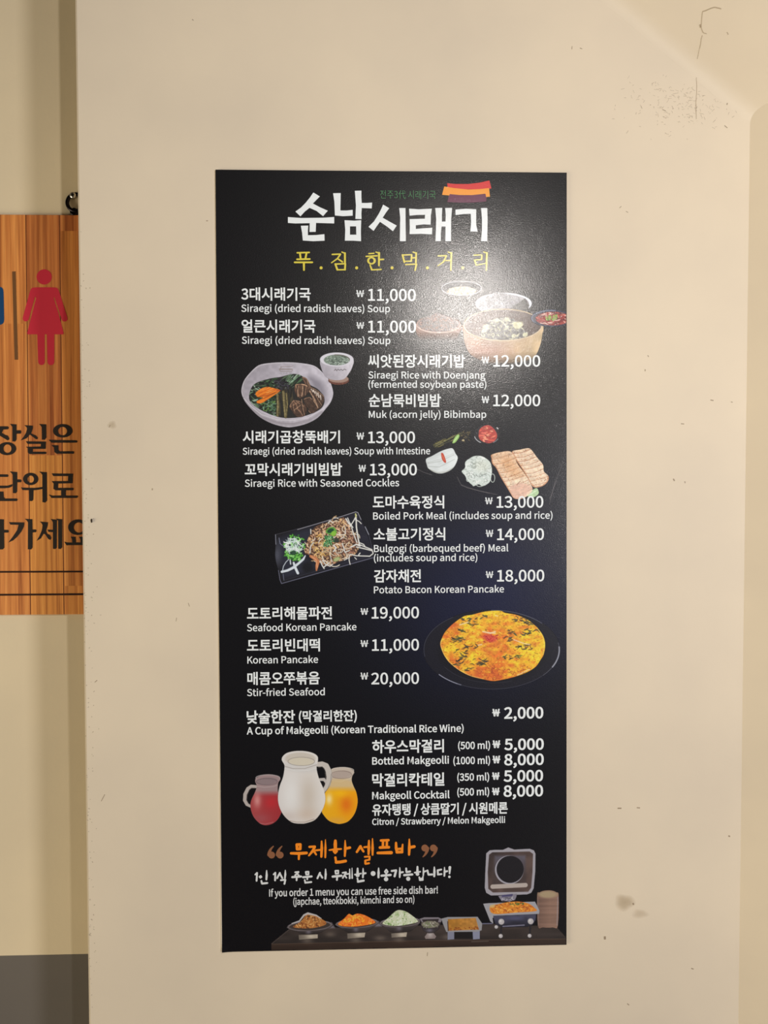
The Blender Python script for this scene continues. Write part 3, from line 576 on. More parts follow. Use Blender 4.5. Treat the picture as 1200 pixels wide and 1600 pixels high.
    51204: (920, [[711, 826, 711, 577, 529, 577, 529, 509, 711, 509, 711, 163, 794, 163, 794, 826], [217, 222, 217, -58, 819, -58, 819, 10, 299, 10, 299, 222], [79, 753, 79, 685, 280, 685, 280, 641, 263, 547, 217, 462, 145, 393, 53, 345, 96, 278, 171, 316, 235, 367, 287, 431, 323, 504, 409, 381, 541, 299, 583, 365, 494, 411, 424, 477, 380, 555, 364, 641, 364, 685, 562, 685, 562, 753]]),
    51221: (920, [[496, 260, 370, 249, 275, 216, 216, 162, 195, 91, 216, 20, 275, -33, 370, -66, 496, -77, 622, -66, 717, -33, 776, 20, 797, 91, 776, 162, 717, 216, 622, 249], [496, 195, 588, 188, 657, 168, 700, 135, 715, 91, 700, 47, 657, 15, 588, -5, 496, -12, 404, -5, 336, 15, 292, 47, 277, 91, 292, 135, 336, 168, 404, 188], [711, 827, 711, 592, 533, 592, 533, 523, 711, 523, 711, 288, 794, 288, 794, 827], [79, 761, 79, 693, 280, 693, 280, 662, 263, 568, 217, 482, 145, 411, 53, 362, 96, 296, 171, 334, 236, 387, 287, 451, 324, 525, 409, 402, 541, 321, 583, 387, 494, 433, 424, 498, 380, 577, 364, 663, 364, 693, 562, 693, 562, 761]]),
    51452: (920, [[127, 770, 127, 704, 412, 704, 412, 699, 385, 614, 315, 541, 214, 485, 98, 454, 130, 388, 233, 415, 326, 460, 404, 520, 458, 595, 513, 520, 591, 460, 685, 415, 788, 388, 819, 454, 703, 485, 602, 541, 532, 614, 505, 699, 505, 704, 789, 704, 789, 770], [50, 312, 50, 244, 416, 244, 416, -77, 498, -77, 498, 244, 867, 244, 867, 312]]),
    52040: (920, [[476, 772, 476, 704, 590, 704, 590, 660, 581, 608, 556, 554, 515, 505, 459, 464, 402, 506, 360, 556, 334, 610, 325, 660, 325, 704, 440, 704, 440, 772, 99, 772, 99, 704, 243, 704, 243, 660, 232, 604, 199, 547, 145, 495, 72, 456, 109, 395, 219, 462, 285, 558, 349, 458, 458, 386, 566, 456, 631, 554, 697, 460, 807, 395, 844, 456, 771, 492, 717, 542, 684, 600, 673, 660, 673, 704, 817, 704, 817, 772], [49, 313, 49, 244, 417, 244, 417, -76, 499, -76, 499, 244, 867, 244, 867, 313]]),
    52285: (920, [[464, 250, 339, 239, 245, 208, 186, 156, 166, 87, 186, 18, 245, -33, 339, -64, 464, -75, 588, -64, 681, -33, 740, 18, 760, 87, 740, 156, 681, 208, 588, 239], [464, 185, 554, 178, 622, 160, 664, 129, 679, 87, 664, 46, 622, 15, 554, -4, 464, -11, 373, -4, 305, 15, 263, 46, 248, 87, 263, 129, 305, 160, 373, 178], [276, 831, 276, 717, 75, 717, 75, 650, 276, 650, 276, 632, 260, 544, 214, 466, 143, 403, 51, 360, 92, 295, 167, 329, 230, 376, 282, 435, 318, 503, 405, 390, 540, 318, 579, 384, 488, 424, 419, 481, 374, 552, 358, 632, 358, 650, 558, 650, 558, 717, 359, 717, 359, 831], [669, 827, 669, 273, 752, 273, 752, 524, 885, 524, 885, 593, 752, 593, 752, 827]]),
    52292: (920, [[235, 794, 235, 659, 64, 659, 64, 590, 235, 590, 235, 549, 222, 438, 184, 332, 124, 241, 42, 173, 91, 110, 153, 158, 205, 221, 246, 295, 275, 377, 347, 231, 460, 130, 508, 192, 426, 256, 365, 342, 327, 442, 314, 549, 314, 590, 484, 590, 484, 659, 314, 659, 314, 794], [544, 808, 544, -32, 623, -32, 623, 392, 741, 392, 741, -78, 821, -78, 821, 827, 741, 827, 741, 462, 623, 462, 623, 808]]),
    52853: (920, [[170, 242, 170, 174, 669, 174, 669, -78, 752, -78, 752, 242], [106, 769, 106, 701, 421, 701, 397, 601, 61, 585, 75, 517, 363, 539, 246, 427, 66, 344, 100, 278, 278, 360, 406, 471, 483, 608, 508, 769], [669, 827, 669, 286, 752, 286, 752, 523, 885, 523, 885, 592, 752, 592, 752, 827]]),
    53092: (920, [[151, 232, 151, -66, 763, -66, 763, 232], [682, 166, 682, 2, 232, 2, 232, 166], [147, 796, 147, 729, 684, 729, 684, 727, 683, 641, 125, 624, 137, 554, 679, 580, 661, 451, 744, 446, 764, 603, 767, 727, 767, 796], [382, 511, 382, 390, 51, 390, 51, 323, 866, 323, 866, 390, 465, 390, 465, 511]]),
    53360: (920, [[50, 382, 50, 314, 869, 314, 869, 382, 738, 382, 761, 560, 764, 702, 764, 779, 154, 779, 154, 711, 682, 711, 682, 702, 681, 598, 132, 581, 143, 512, 677, 536, 655, 382], [153, 224, 153, -58, 782, -58, 782, 10, 236, 10, 236, 224]]),
    53372: (920, [[151, 242, 151, -66, 767, -66, 767, 242], [685, 175, 685, 2, 232, 2, 232, 175], [50, 413, 50, 345, 869, 345, 869, 413, 739, 413, 761, 581, 764, 714, 764, 788, 154, 788, 154, 720, 682, 720, 682, 714, 680, 614, 132, 597, 143, 528, 676, 553, 655, 413]]),
    53489: (920, [[515, 247, 388, 236, 293, 205, 234, 154, 213, 86, 234, 17, 293, -34, 388, -65, 515, -76, 642, -65, 737, -34, 796, 17, 817, 86, 796, 154, 737, 205, 642, 236], [515, 182, 607, 176, 676, 157, 719, 127, 734, 86, 719, 45, 676, 14, 607, -5, 515, -11, 422, -5, 353, 14, 310, 45, 295, 86, 310, 127, 353, 157, 422, 176], [89, 759, 89, 329, 146, 329, 329, 334, 482, 354, 473, 421, 169, 398, 169, 516, 428, 516, 428, 582, 169, 582, 169, 692, 438, 692, 438, 759], [540, 809, 540, 295, 619, 295, 619, 516, 733, 516, 733, 261, 812, 261, 812, 826, 733, 826, 733, 584, 619, 584, 619, 809]]),
    53580: (920, [[738, 827, 738, -78, 818, -78, 818, 827], [556, 806, 556, 484, 426, 484, 426, 416, 556, 416, 556, -31, 634, -31, 634, 806], [84, 718, 84, 139, 141, 139, 321, 143, 471, 163, 463, 231, 163, 207, 163, 408, 377, 408, 377, 473, 163, 473, 163, 651, 419, 651, 419, 718]]),
    53664: (920, [[155, 753, 155, 290, 417, 290, 417, 103, 50, 103, 50, 35, 870, 35, 870, 103, 500, 103, 500, 290, 776, 290, 776, 357, 239, 357, 239, 492, 747, 492, 747, 559, 239, 559, 239, 685, 767, 685, 767, 753]]),
    54028: (920, [[49, 146, 319, 151, 611, 180, 606, 241, 467, 228, 467, 662, 565, 662, 565, 730, 61, 730, 61, 662, 158, 662, 158, 217, 39, 216], [239, 662, 387, 662, 387, 223, 239, 218], [662, 827, 662, -78, 745, -78, 745, 396, 893, 396, 893, 465, 745, 465, 745, 827]]),
    54616: (920, [[316, 540, 227, 525, 158, 482, 112, 416, 95, 332, 112, 248, 158, 182, 227, 139, 316, 124, 404, 139, 474, 182, 519, 248, 536, 332, 519, 416, 474, 482, 404, 525], [316, 471, 372, 461, 417, 432, 446, 388, 457, 332, 446, 276, 417, 232, 372, 203, 316, 193, 259, 203, 214, 232, 185, 276, 174, 332, 185, 388, 214, 432, 259, 461], [663, 827, 663, -78, 745, -78, 745, 386, 893, 386, 893, 455, 745, 455, 745, 827], [273, 816, 273, 682, 45, 682, 45, 614, 578, 614, 578, 682, 356, 682, 356, 816]]),
    54620: (920, [[319, 600, 231, 588, 162, 554, 118, 500, 102, 431, 118, 362, 162, 309, 231, 275, 319, 263, 407, 275, 475, 309, 519, 362, 535, 431, 519, 500, 475, 554, 407, 588], [319, 535, 375, 528, 418, 507, 446, 474, 456, 431, 446, 388, 418, 356, 375, 335, 319, 328, 263, 335, 220, 356, 192, 388, 182, 431, 192, 474, 220, 507, 263, 528], [669, 826, 669, 148, 752, 148, 752, 460, 885, 460, 885, 529, 752, 529, 752, 826], [278, 826, 278, 716, 52, 716, 52, 649, 586, 649, 586, 716, 361, 716, 361, 826], [189, 202, 189, -58, 792, -58, 792, 10, 271, 10, 271, 202]]),
    54644: (920, [[273, 544, 195, 529, 134, 486, 94, 421, 79, 338, 94, 254, 134, 189, 195, 146, 273, 131, 351, 146, 412, 189, 452, 254, 467, 338, 452, 421, 412, 486, 351, 529], [273, 474, 321, 464, 359, 436, 384, 393, 393, 338, 384, 283, 359, 240, 321, 212, 273, 202, 225, 212, 187, 240, 162, 283, 153, 338, 162, 393, 187, 436, 225, 464], [232, 800, 232, 672, 48, 672, 48, 604, 497, 604, 497, 672, 314, 672, 314, 800], [542, 806, 542, -34, 620, -34, 620, 378, 736, 378, 736, -78, 815, -78, 815, 827, 736, 827, 736, 446, 620, 446, 620, 806]]),
}
GLY = {chr(k): (v[0] / 1000, [[(c[i] / 1000, c[i + 1] / 1000) for i in range(0, len(c), 2)] for c in v[1]]) for k, v in OUTLINES.items()}


def embolden(c, w):
    """push an outline outwards by w (em); outer outlines and holes run opposite ways"""
    if not w:
        return c
    out = []
    n = len(c)
    for i in range(n):
        (ax, ay), (bx, by), (cx, cy) = c[i - 1], c[i], c[(i + 1) % n]
        d1 = (bx - ax, by - ay)
        d2 = (cx - bx, cy - by)
        l1 = math.hypot(*d1) or 1e-9
        l2 = math.hypot(*d2) or 1e-9
        n1 = (d1[1] / l1, -d1[0] / l1)
        n2 = (d2[1] / l2, -d2[0] / l2)
        mx, my = n1[0] + n2[0], n1[1] + n2[1]
        ml = mx * mx + my * my
        if ml < 0.5:
            ml, k = 1, 1.0
        else:
            k = 2.0 / ml
        k = min(k, 1.6)
        out.append((bx + mx * w * k, by + my * w * k))
    return out


FILLS = {}


def glyph_fill(ch, bold):
    key = (ch, bold)
    if key not in FILLS:
        cc = [embolden(c, bold) for c in GLY[ch][1]]
        o = fill_contours('glyph', cc, 0.0, (0, 0, 0, 1), None, None)
        FILLS[key] = ([(v.co.x, v.co.z) for v in o.data.vertices], [tuple(p.vertices) for p in o.data.polygons])
        me = o.data
        bpy.data.objects.remove(o)
        bpy.data.meshes.remove(me)
    return FILLS[key]


def text_line(name, s, xl, xr, yb, em, bold, Y, col, mat, parent):
    """ink from pixel xl to xr, baseline at pixel yb (left end), em in pixels"""
    x = 0.0
    V, F = [], []
    for i, ch in enumerate(s):
        if ch == ' ':
            x += SPACE
            continue
        v, f = glyph_fill(ch, bold)
        b = len(V)
        V += [(px + x, py, i) for px, py in v]
        F += [tuple(b + k for k in q) for q in f]
        x += GLY[ch][0]
    lo = min(p[0] for p in V)
    hi = max(p[0] for p in V)
    A, B = at(xl, yb, Y), at(xr, yb, Y)
    sx = (B.x - A.x) / (hi - lo)
    sz = (at(xl, yb - em, Y).z - A.z)
    return raw_print(name, [(A.x + (p[0] - lo) * sx, Y - 1.5e-6 * (p[2] % 2), A.z + p[1] * sz) for p in V], F, col, mat, parent)


# ------------------------------------------------------------------ printed pictures (fine colour grids)


class Canvas:
    """ink grid on the poster, painted in zoomed pixels; alpha 0 leaves the black film bare"""

    def __init__(self, zoom, x0, y0, x1, y1, ss=2.0):
        self.u0, self.v0, self.s = zoom
        self.k = self.s / ss
        self.x0, self.y0 = x0, y0
        self.nx = int((x1 - x0) / self.k) + 1
        self.ny = int((y1 - y0) / self.k) + 1
        self.X, self.Y = np.meshgrid(x0 + np.arange(self.nx) * self.k, y0 + np.arange(self.ny) * self.k)
        self.rgb = np.zeros((self.ny, self.nx, 3))
        self.a = np.zeros((self.ny, self.nx))

    def _win(self, xs, ys, m):
        i0 = max(0, int((min(xs) - m - self.x0) / self.k))
        i1 = min(self.nx, int((max(xs) + m - self.x0) / self.k) + 2)
        j0 = max(0, int((min(ys) - m - self.y0) / self.k))
        j1 = min(self.ny, int((max(ys) + m - self.y0) / self.k) + 2)
        return (slice(j0, j1), slice(i0, i1)) if (i1 > i0 and j1 > j0) else None

    def _put(self, w, mask, col, clip=None):
        if clip is not None:
            mask = mask * clip[w]
        col = np.asarray(col, float)
        if col.ndim == 3:
            col = col[w]
        a0 = self.a[w]
        na = mask + a0 * (1 - mask)
        sf = np.where(na > 1e-6, mask / np.maximum(na, 1e-6), 0)[..., None]
        self.rgb[w] = self.rgb[w] * (1 - sf) + col * sf
        self.a[w] = na

    def mask_poly(self, pts, soft=None):
        soft = soft or self.k * 1.2
        X, Y = self.X, self.Y
        d = np.full(X.shape, 1e9)
        ins = np.zeros(X.shape, bool)
        n = len(pts)
        for i in range(n):
            (xa, ya), (xb, yb) = pts[i], pts[(i + 1) % n]
            ex, ey = xb - xa, yb - ya
            t = np.clip(((X - xa) * ex + (Y - ya) * ey) / (ex * ex + ey * ey + 1e-9), 0, 1)
            d = np.minimum(d, np.hypot(X - xa - t * ex, Y - ya - t * ey))
            if ya != yb:
                c = ((ya > Y) != (yb > Y)) & (X < (xb - xa) * (Y - ya) / (yb - ya) + xa)
                ins ^= c
        return np.clip(0.5 + np.where(ins, d, -d) / soft, 0, 1)

    def mask_ell(self, cx, cy, rx, ry, rot=0, soft=None):
        soft = soft or self.k * 1.2
        c, s = math.cos(rot), math.sin(rot)
        x = (self.X - cx) * c + (self.Y - cy) * s
        y = -(self.X - cx) * s + (self.Y - cy) * c
        r = np.hypot(x / rx, y / ry)
        return np.clip(0.5 + (1 - r) * min(rx, ry) / soft, 0, 1)

    def fill(self, mask, col, al=1.0, clip=None):
        self._put((slice(None), slice(None)), mask * al, col, clip)

    def poly(self, pts, col, al=1.0, soft=None, clip=None):
        mk = self.mask_poly(smooth_poly(pts), soft)
        self.fill(mk, col, al, clip)
        return mk

    def hard(self, pts, col, al=1.0, soft=None, clip=None):
        mk = self.mask_poly(pts, soft)
        self.fill(mk, col, al, clip)
        return mk

    def ell(self, cx, cy, rx, ry, col, al=1.0, rot=0, soft=None, clip=None):
        mk = self.mask_ell(cx, cy, rx, ry, rot, soft)
        self.fill(mk, col, al, clip)
        return mk

    def stroke(self, pts, w, col, al=1.0, clip=None, soft=None):
        ws = w if isinstance(w, (list, tuple)) else [w] * len(pts)
        soft = soft or self.k * 1.1
        win = self._win([p[0] for p in pts], [p[1] for p in pts], max(ws) / 2 + soft)
        if win is None:
            return
        X, Y = self.X[win], self.Y[win]
        d = np.full(X.shape, -1e9)
        for i in range(len(pts) - 1):
            (xa, ya), (xb, yb) = pts[i], pts[i + 1]
            ex, ey = xb - xa, yb - ya
            t = np.clip(((X - xa) * ex + (Y - ya) * ey) / (ex * ex + ey * ey + 1e-9), 0, 1)
            ww = ws[i] + (ws[i + 1] - ws[i]) * t
            d = np.maximum(d, ww / 2 - np.hypot(X - xa - t * ex, Y - ya - t * ey))
        self._put(win, np.clip(0.5 + d / soft, 0, 1) * al, col, clip)

    def arc(self, cx, cy, rx, ry, a0, a1, w, col, al=1.0, clip=None):
        n = 26
        self.stroke([(cx + rx * math.cos(math.radians(a0 + (a1 - a0) * i / n)), cy + ry * math.sin(math.radians(a0 + (a1 - a0) * i / n))) for i in range(n + 1)], w, col, al, clip)

    def noise(self, rnd, cell):
        """smooth value noise -1..1 with the given cell (zoomed px); cell may be (cx, cy)"""
        cx, cy = cell if isinstance(cell, tuple) else (cell, cell)
        gx, gy = self.X / cx, self.Y / cy
        ix, iy = np.floor(gx).astype(int), np.floor(gy).astype(int)
        ix -= ix.min()
        iy -= iy.min()
        g = np.array([[rnd.uniform(-1, 1) for _ in range(ix.max() + 2)] for _ in range(iy.max() + 2)])
        fx, fy = gx - np.floor(gx), gy - np.floor(gy)
        fx, fy = fx * fx * (3 - 2 * fx), fy * fy * (3 - 2 * fy)
        return (g[iy, ix] * (1 - fx) + g[iy, ix + 1] * fx) * (1 - fy) + (g[iy + 1, ix] * (1 - fx) + g[iy + 1, ix + 1] * fx) * fy

    def scatter(self, rnd, poly, n, ln, wd, ang, pal, clip=None, bend=0.4, al=1.0):
        """n short curved strokes with centres inside poly"""
        xs = [p[0] for p in poly]
        ys = [p[1] for p in poly]
        k = 0
        tries = 0
        while k < n and tries < n * 30:
            tries += 1
            x, y = rnd.uniform(min(xs), max(xs)), rnd.uniform(min(ys), max(ys))
            if not inside(x, y, poly):
                continue
            L = rnd.uniform(*ln)
            a = math.radians(rnd.uniform(*ang))
            b = rnd.uniform(-bend, bend)
            dx, dy = math.cos(a) * L / 2, math.sin(a) * L / 2
            w = rnd.uniform(*wd)
            self.stroke([(x - dx, y - dy), (x - dy * b, y + dx * b), (x + dx, y + dy)], [w * .6, w, w * .6], rnd.choice(pal), al, clip)
            k += 1

    def tint(self, amt, clip=None):
        """multiply the ink by 1+amt (array)"""
        f = 1 + amt if clip is None else 1 + amt * clip
        self.rgb = np.clip(self.rgb * f[..., None], 0, 255)

    def build(self, name, Y, mat, parent, xmax=None):
        U = self.u0 + self.X / self.s
        V = self.v0 + self.Y / self.s
        if xmax is not None:
            self.a = self.a * (U < xmax)
        gx, gz = at_grid(U, V, Y)
        self.a = self.a * (gz > BZ0 + 0.0010)
        A = self.a
        keep = (np.maximum(np.maximum(A[:-1, :-1], A[1:, :-1]), np.maximum(A[:-1, 1:], A[1:, 1:])) > 0.02)
        idx = np.arange(self.nx * self.ny).reshape(self.ny, self.nx)
        q = np.stack([idx[:-1, :-1], idx[1:, :-1], idx[1:, 1:], idx[:-1, 1:]], -1)[keep]
        used = np.unique(q)
        remap = np.full(self.nx * self.ny, -1)
        remap[used] = np.arange(len(used))
        q = remap[q]
        co = np.stack([gx.ravel(), np.full(gx.size, Y), gz.ravel()], -1)[used]
        me = bpy.data.meshes.new(name)
        me.vertices.add(len(co))
        me.vertices.foreach_set('co', co.ravel())
        me.loops.add(q.size)
        me.loops.foreach_set('vertex_index', q.ravel().astype(np.int32))
        me.polygons.add(len(q))
        me.polygons.foreach_set('loop_start', (np.arange(len(q)) * 4).astype(np.int32))
        me.update(calc_edges=True)
        rgba = np.concatenate([np.minimum(INK * lin(np.clip(self.rgb, 0, 255)).reshape(-1, 3), 0.93), A.reshape(-1, 1)], 1)[used]
        set_col(me, rgba)
        return link_mesh(name, me, mat, parent)


def inside(x, y, poly):
    c = False
    n = len(poly)
    for i in range(n):
        (xa, ya), (xb, yb) = poly[i], poly[(i + 1) % n]
        if (ya > y) != (yb > y) and x < (xb - xa) * (y - ya) / (yb - ya) + xa:
            c = not c
    return c


def smooth_poly(pts, n=4):
    """closed Catmull-Rom through the points"""
    out = []
    m_ = len(pts)
    for i in range(m_):
        p0, p1, p2, p3 = pts[i - 1], pts[i], pts[(i + 1) % m_], pts[(i + 2) % m_]
        for j in range(n):
            t = j / n
            out.append(tuple(0.5 * (2 * p1[e] + (p2[e] - p0[e]) * t + (2 * p0[e] - 5 * p1[e] + 4 * p2[e] - p3[e]) * t * t + (3 * p1[e] - p0[e] - 3 * p2[e] + p3[e]) * t ** 3) for e in (0, 1)))
    return out


INK = np.array((1.15, 1.27, 1.38))   # what the ink must be for the lamps here to show it as written

# ================================================================== SETTING
PX0, PX1 = -0.5313, 0.6213          # front wall: free left edge, inner corner on the right
DEEP = 0.20                        # the recessed wall lies this far behind the front wall
M_WALL = mat_paint('cream_wall_paint', (218, 205, 184))
M_BACK = mat_paint('cream_recess_paint', (210, 196, 168))
M_DADO = mat_paint('grey_dado_paint', (100, 95, 90))
M_MARK = mat_alpha_mark('wall_mark')


def front_wall():
    bm = box_bm(PX0, PX1 + 0.12, 0.0, DEEP + 0.02, 0.0, 2.75)
    es = [e for e in bm.edges if all(abs(v.co.x - PX0) < 1e-5 and abs(v.co.y) < 1e-5 for v in e.verts)]
    for v in bm.verts:
        if v.co.x < 0:
            v.co.x += -0.0021 + (2.341 - v.co.z) * 0.0024
    bmesh.ops.bevel(bm, geom=es, offset=0.003, segments=3, affect='EDGES')
    return tag(bm_obj('wall_front', bm, M_WALL), kind='structure')


wall = front_wall()


def recess_wall():
    zd = at(60, 1492, DEEP).z
    xs, y0, y1 = (-1.7, PX0 + 0.05), DEEP, DEEP + 0.1
    bm = bmesh.new()
    zs = [0.0, zd, 2.75]
    F = [[bm.verts.new((x, y0, z)) for x in xs] for z in zs]
    Bk = [[bm.verts.new((x, y1, z)) for x in xs] for z in zs]
    for i in range(2):
        f = bm.faces.new((F[i][0], F[i][1], F[i + 1][1], F[i + 1][0]))
        f.material_index = 1 - i
        bm.faces.new((Bk[i][0], Bk[i + 1][0], Bk[i + 1][1], Bk[i][1]))
        bm.faces.new((F[i][0], F[i + 1][0], Bk[i + 1][0], Bk[i][0]))
        bm.faces.new((F[i][1], Bk[i][1], Bk[i + 1][1], F[i + 1][1]))
    bm.faces.new((F[2][0], F[2][1], Bk[2][1], Bk[2][0]))
    bm.faces.new((F[0][0], Bk[0][0], Bk[0][1], F[0][1]))
    return tag(bm_obj('wall_back', bm, [M_BACK, M_DADO]), kind='structure')


recess_wall()

# right wall, splayed a little outward, and the sloped stair soffit above it
CT, CB = at(1172, 180), at(1153.6, 1600)
k_ = (CT.x - CB.x) / (CT.z - CB.z)


def cx(z):
    return CT.x + (z - CT.z) * k_


SPL = 0.95
TOWARD = 0.30


def right_wall():
    v, n = [], 14
    for z in (0.0, 2.75):
        x = cx(z)
        v += [(x, 0.02, z), (x, 0.0, z), (x + SPL * TOWARD, -TOWARD, z), (x + SPL * TOWARD + .12, -TOWARD, z), (x + .20, 0.02, z)]
    f = [(0, 1, 6, 5), (1, 2, 7, 6), (2, 3, 8, 7), (3, 4, 9, 8), (4, 0, 5, 9), (0, 4, 3, 2, 1), (5, 6, 7, 8, 9)]
    return tag(mesh_obj('wall_right', v, f, M_WALL), kind='structure')


right_wall()

# sloping underside of the stair: climbs to the left along the front wall, tips up towards the room
SP = at(1172, 177)
E1 = Vector((-1.0, 0.0, 0.80)).normalized()          # its crease with the front wall
E2 = Vector((SPL, -1.0, 0.37)).normalized()          # its crease with the right wall
SN = E1.cross(E2).normalized()
SN = SN if SN.y < 0 else -SN
EP = (E2 - E1 * E2.dot(E1)).normalized()
DN = Vector((-0.625, 0.0, -0.781))


def soffit():
    rows = [DN * 0.016 + Vector((0, -0.00005, 0))]
    for i in range(1, 10):
        t = i / 9
        rows.append(DN * 0.016 * (1 - t) ** 2 + EP * 0.020 * t * t + Vector((0, -0.00005 * (1 - t), 0)))
    rows.append(EP * 0.60)
    a, c = SP - E1 * 0.25, SP + E1 * 0.75
    v, f = [], []
    for q in (a, c):
        v += [q + r for r in rows]
    n = len(rows)
    for i in range(n - 1):
        f.append((i, i + 1, n + i + 1, n + i))
    # upper side, so that it has the thickness of a plaster slab
    b0 = len(v)
    for q in (a, c):
        v += [q + EP * 0.60 - SN * 0.05, q - SN * 0.05 + Vector((0, 0.05, 0))]
    f += [(n - 1, b0, b0 + 2, 2 * n - 1), (b0, b0 + 1, b0 + 3, b0 + 2)]
    o = mesh_obj('ceiling', v, f, M_WALL)
    for i, p in enumerate(o.data.polygons):
        p.use_smooth = i < n - 1
    bm = bmesh.new()
    bm.from_mesh(o.data)
    sharp = [ed for ed in bm.edges if len(ed.link_faces) == 2 and ed.link_faces[0].smooth != ed.link_faces[1].smooth]
    bmesh.ops.split_edges(bm, edges=sharp)
    bm.to_mesh(o.data)
    bm.free()
    return tag(o, kind='structure')


sof = soffit()

M_FLOOR = mat_plain('floor_tile', (84, 76, 68), 0.5, noise=0.1)
tag(bm_obj('floor', box_bm(-1.7, 1.6, -3.2, DEEP + 0.1, -0.05, 0.0), M_FLOOR), kind='structure')

# ---- wear on the front wall: hairline cracks, flaking craze, scuffs
CRK = lin4((150, 128, 98))


def marks(name, items, col, Y, mat=M_MARK, parent=wall, al=1.0):
    V, F = [], []
    for pts, w in items:
        for i in range(len(pts) - 1):
            (xa, ya), (xb, yb) = pts[i], pts[i + 1]
            L = math.hypot(xb - xa, yb - ya) or 1
            nx, ny = -(yb - ya) / L * w / 2, (xb - xa) / L * w / 2
            b = len(V)
            for (x, y) in ((xa + nx, ya + ny), (xb + nx, yb + ny), (xb - nx, yb - ny), (xa - nx, ya - ny)):
                p = at(x, y, Y)
                V.append((p.x, Y, p.z))
            F.append((b, b + 1, b + 2, b + 3))
    return raw_print(name, V, F, (col[0], col[1], col[2], al), mat, parent)


def jit(pts, rnd, a=0.8, n=4):
    out = []
    for i in range(len(pts) - 1):
        for j in range(n):
            t = j / n
            out.append((pts[i][0] * (1 - t) + pts[i + 1][0] * t + rnd.uniform(-a, a), pts[i][1] * (1 - t) + pts[i + 1][1] * t + rnd.uniform(-a, a)))
    out.append(pts[-1])
    return out


rnd = random.Random(5)
craze = []
for i in range(230):
    x = rnd.gauss(1075, 48)
    y = rnd.gauss(158, 22) - (x - 1075) * 0.02
    if y < 100 + (x - 1000) * 0.45 or x > 1160:
        continue
    a = rnd.choice([0, 0, 90, 45, -50]) + rnd.uniform(-25, 25)
    L = rnd.uniform(1.5, 6)
    craze.append((jit([(x, y), (x + L * math.cos(math.radians(a)), y + L * math.sin(math.radians(a)))], rnd, .5, 2), rnd.uniform(.4, .9)))
marks('hairline_craze', craze, lin4((158, 134, 106)), -0.0003, al=.28)
marks('hairline_crack', [(jit([(1088, 118), (1088.5, 140), (1087, 160), (1088, 186)], rnd, .5), .8)], CRK, -0.0003, al=.5)
chips = []
for (x, y, L, a, w) in ((1137, 160, 4, 110, 1.6), (1110, 132, 4, 60, 1.2), (1132, 196, 6, 40, 1.2), (1035, 171, 6, 25, 1.1), (894, 72, 5, 95, 1.0), (906, 75, 4, 20, 1.1),
                        (968, 325, 4, -45, .9), (978, 330, 4, 30, .9), (1008, 577, 3, 90, 1.6), (1012, 555, 3, 60, 1.2), (1110, 625, 5, 10, 1.5), (1142, 628, 3, 10, 1.2),
                        (1064, 662, 5, 5, 1.3), (1052, 748, 4, 60, 2.0), (1070, 752, 3, 80, 1.3), (965, 1263, 6, 0, 2.0), (995, 1262, 5, 5, 1.6), (1138, 1306, 3, 20, 2.2),
                        (1080, 1513, 4, 20, 1.6), (980, 1568, 4, 40, 1.4), (945, 1463, 5, 88, 3.2), (989, 1411, 3, 70, 2.4), (158, 1252, 12, -62, 1.0), (172, 664, 4, 110, 1.0),
                        (148, 1066, 5, -40, 1.1), (276, 965, 6, 100, .8), (294, 942, 6, 70, .8), (668, 1488, 6, 95, 1.0), (300, 30, 3, 40, 1), (322, 345, 3, 0, 1.3), (238, 763, 3, 90, 1.6)):
    chips.append(([(x, y), (x + L * math.cos(math.radians(a)), y + L * math.sin(math.radians(a)))], w))
marks('paint_chip', chips, lin4((140, 118, 88)), -0.00035, al=.5)
flecks = []
for i in range(150):
    y = rnd.uniform(360, 1590)
    x = 117 + 21.5 * y / 1600 + abs(rnd.gauss(0, 7)) + 2
    L = rnd.uniform(.8, 2.4)
    a = rnd.uniform(0, math.pi)
    flecks.append(([(x, y), (x + L * math.cos(a), y + L * math.sin(a))], rnd.uniform(.7, 1.3)))
marks('edge_fleck', flecks, lin4((140, 122, 92)), -0.0003, al=.35)


def soffit_marks(name, items, col, al):
    V, F = [], []
    for pts, w in items:
        for i in range(len(pts) - 1):
            (xa, ya), (xb, yb) = pts[i], pts[i + 1]
            L = math.hypot(xb - xa, yb - ya) or 1
            nx, ny = -(yb - ya) / L * w / 2, (xb - xa) / L * w / 2
            b = len(V)
            for (x, y) in ((xa + nx, ya + ny), (xb + nx, yb + ny), (xb - nx, yb - ny), (xa - nx, ya - ny)):
                d = FWD + RGT * ((x - IW / 2) / FPX) - UPV * ((y - IH / 2) / FPX)
                V.append(tuple(CAM + d * ((SP - CAM).dot(SN) / d.dot(SN)) + SN * 0.0006))
            F.append((b, b + 1, b + 2, b + 3))
    return raw_print(name, V, F, (col[0], col[1], col[2], al), M_MARK, sof)


soffit_marks('hairline_crack', [(jit([(1098, 18), (1116, 11), (1127, 14)], rnd, .7), 1.8), (jit([(1098, 18), (1095, 42), (1098, 50), (1104, 53)], rnd, .5), 1.3), (jit([(1097, 55), (1093, 76)], rnd, .4), 1.2), (jit([(1093, 76), (1089, 96)], rnd, .3), .9), ([(1094, 38), (1095, 43)], 3.0), ([(1136, 50), (1138, 54)], 1.5)], lin4((160, 142, 110)), .45)


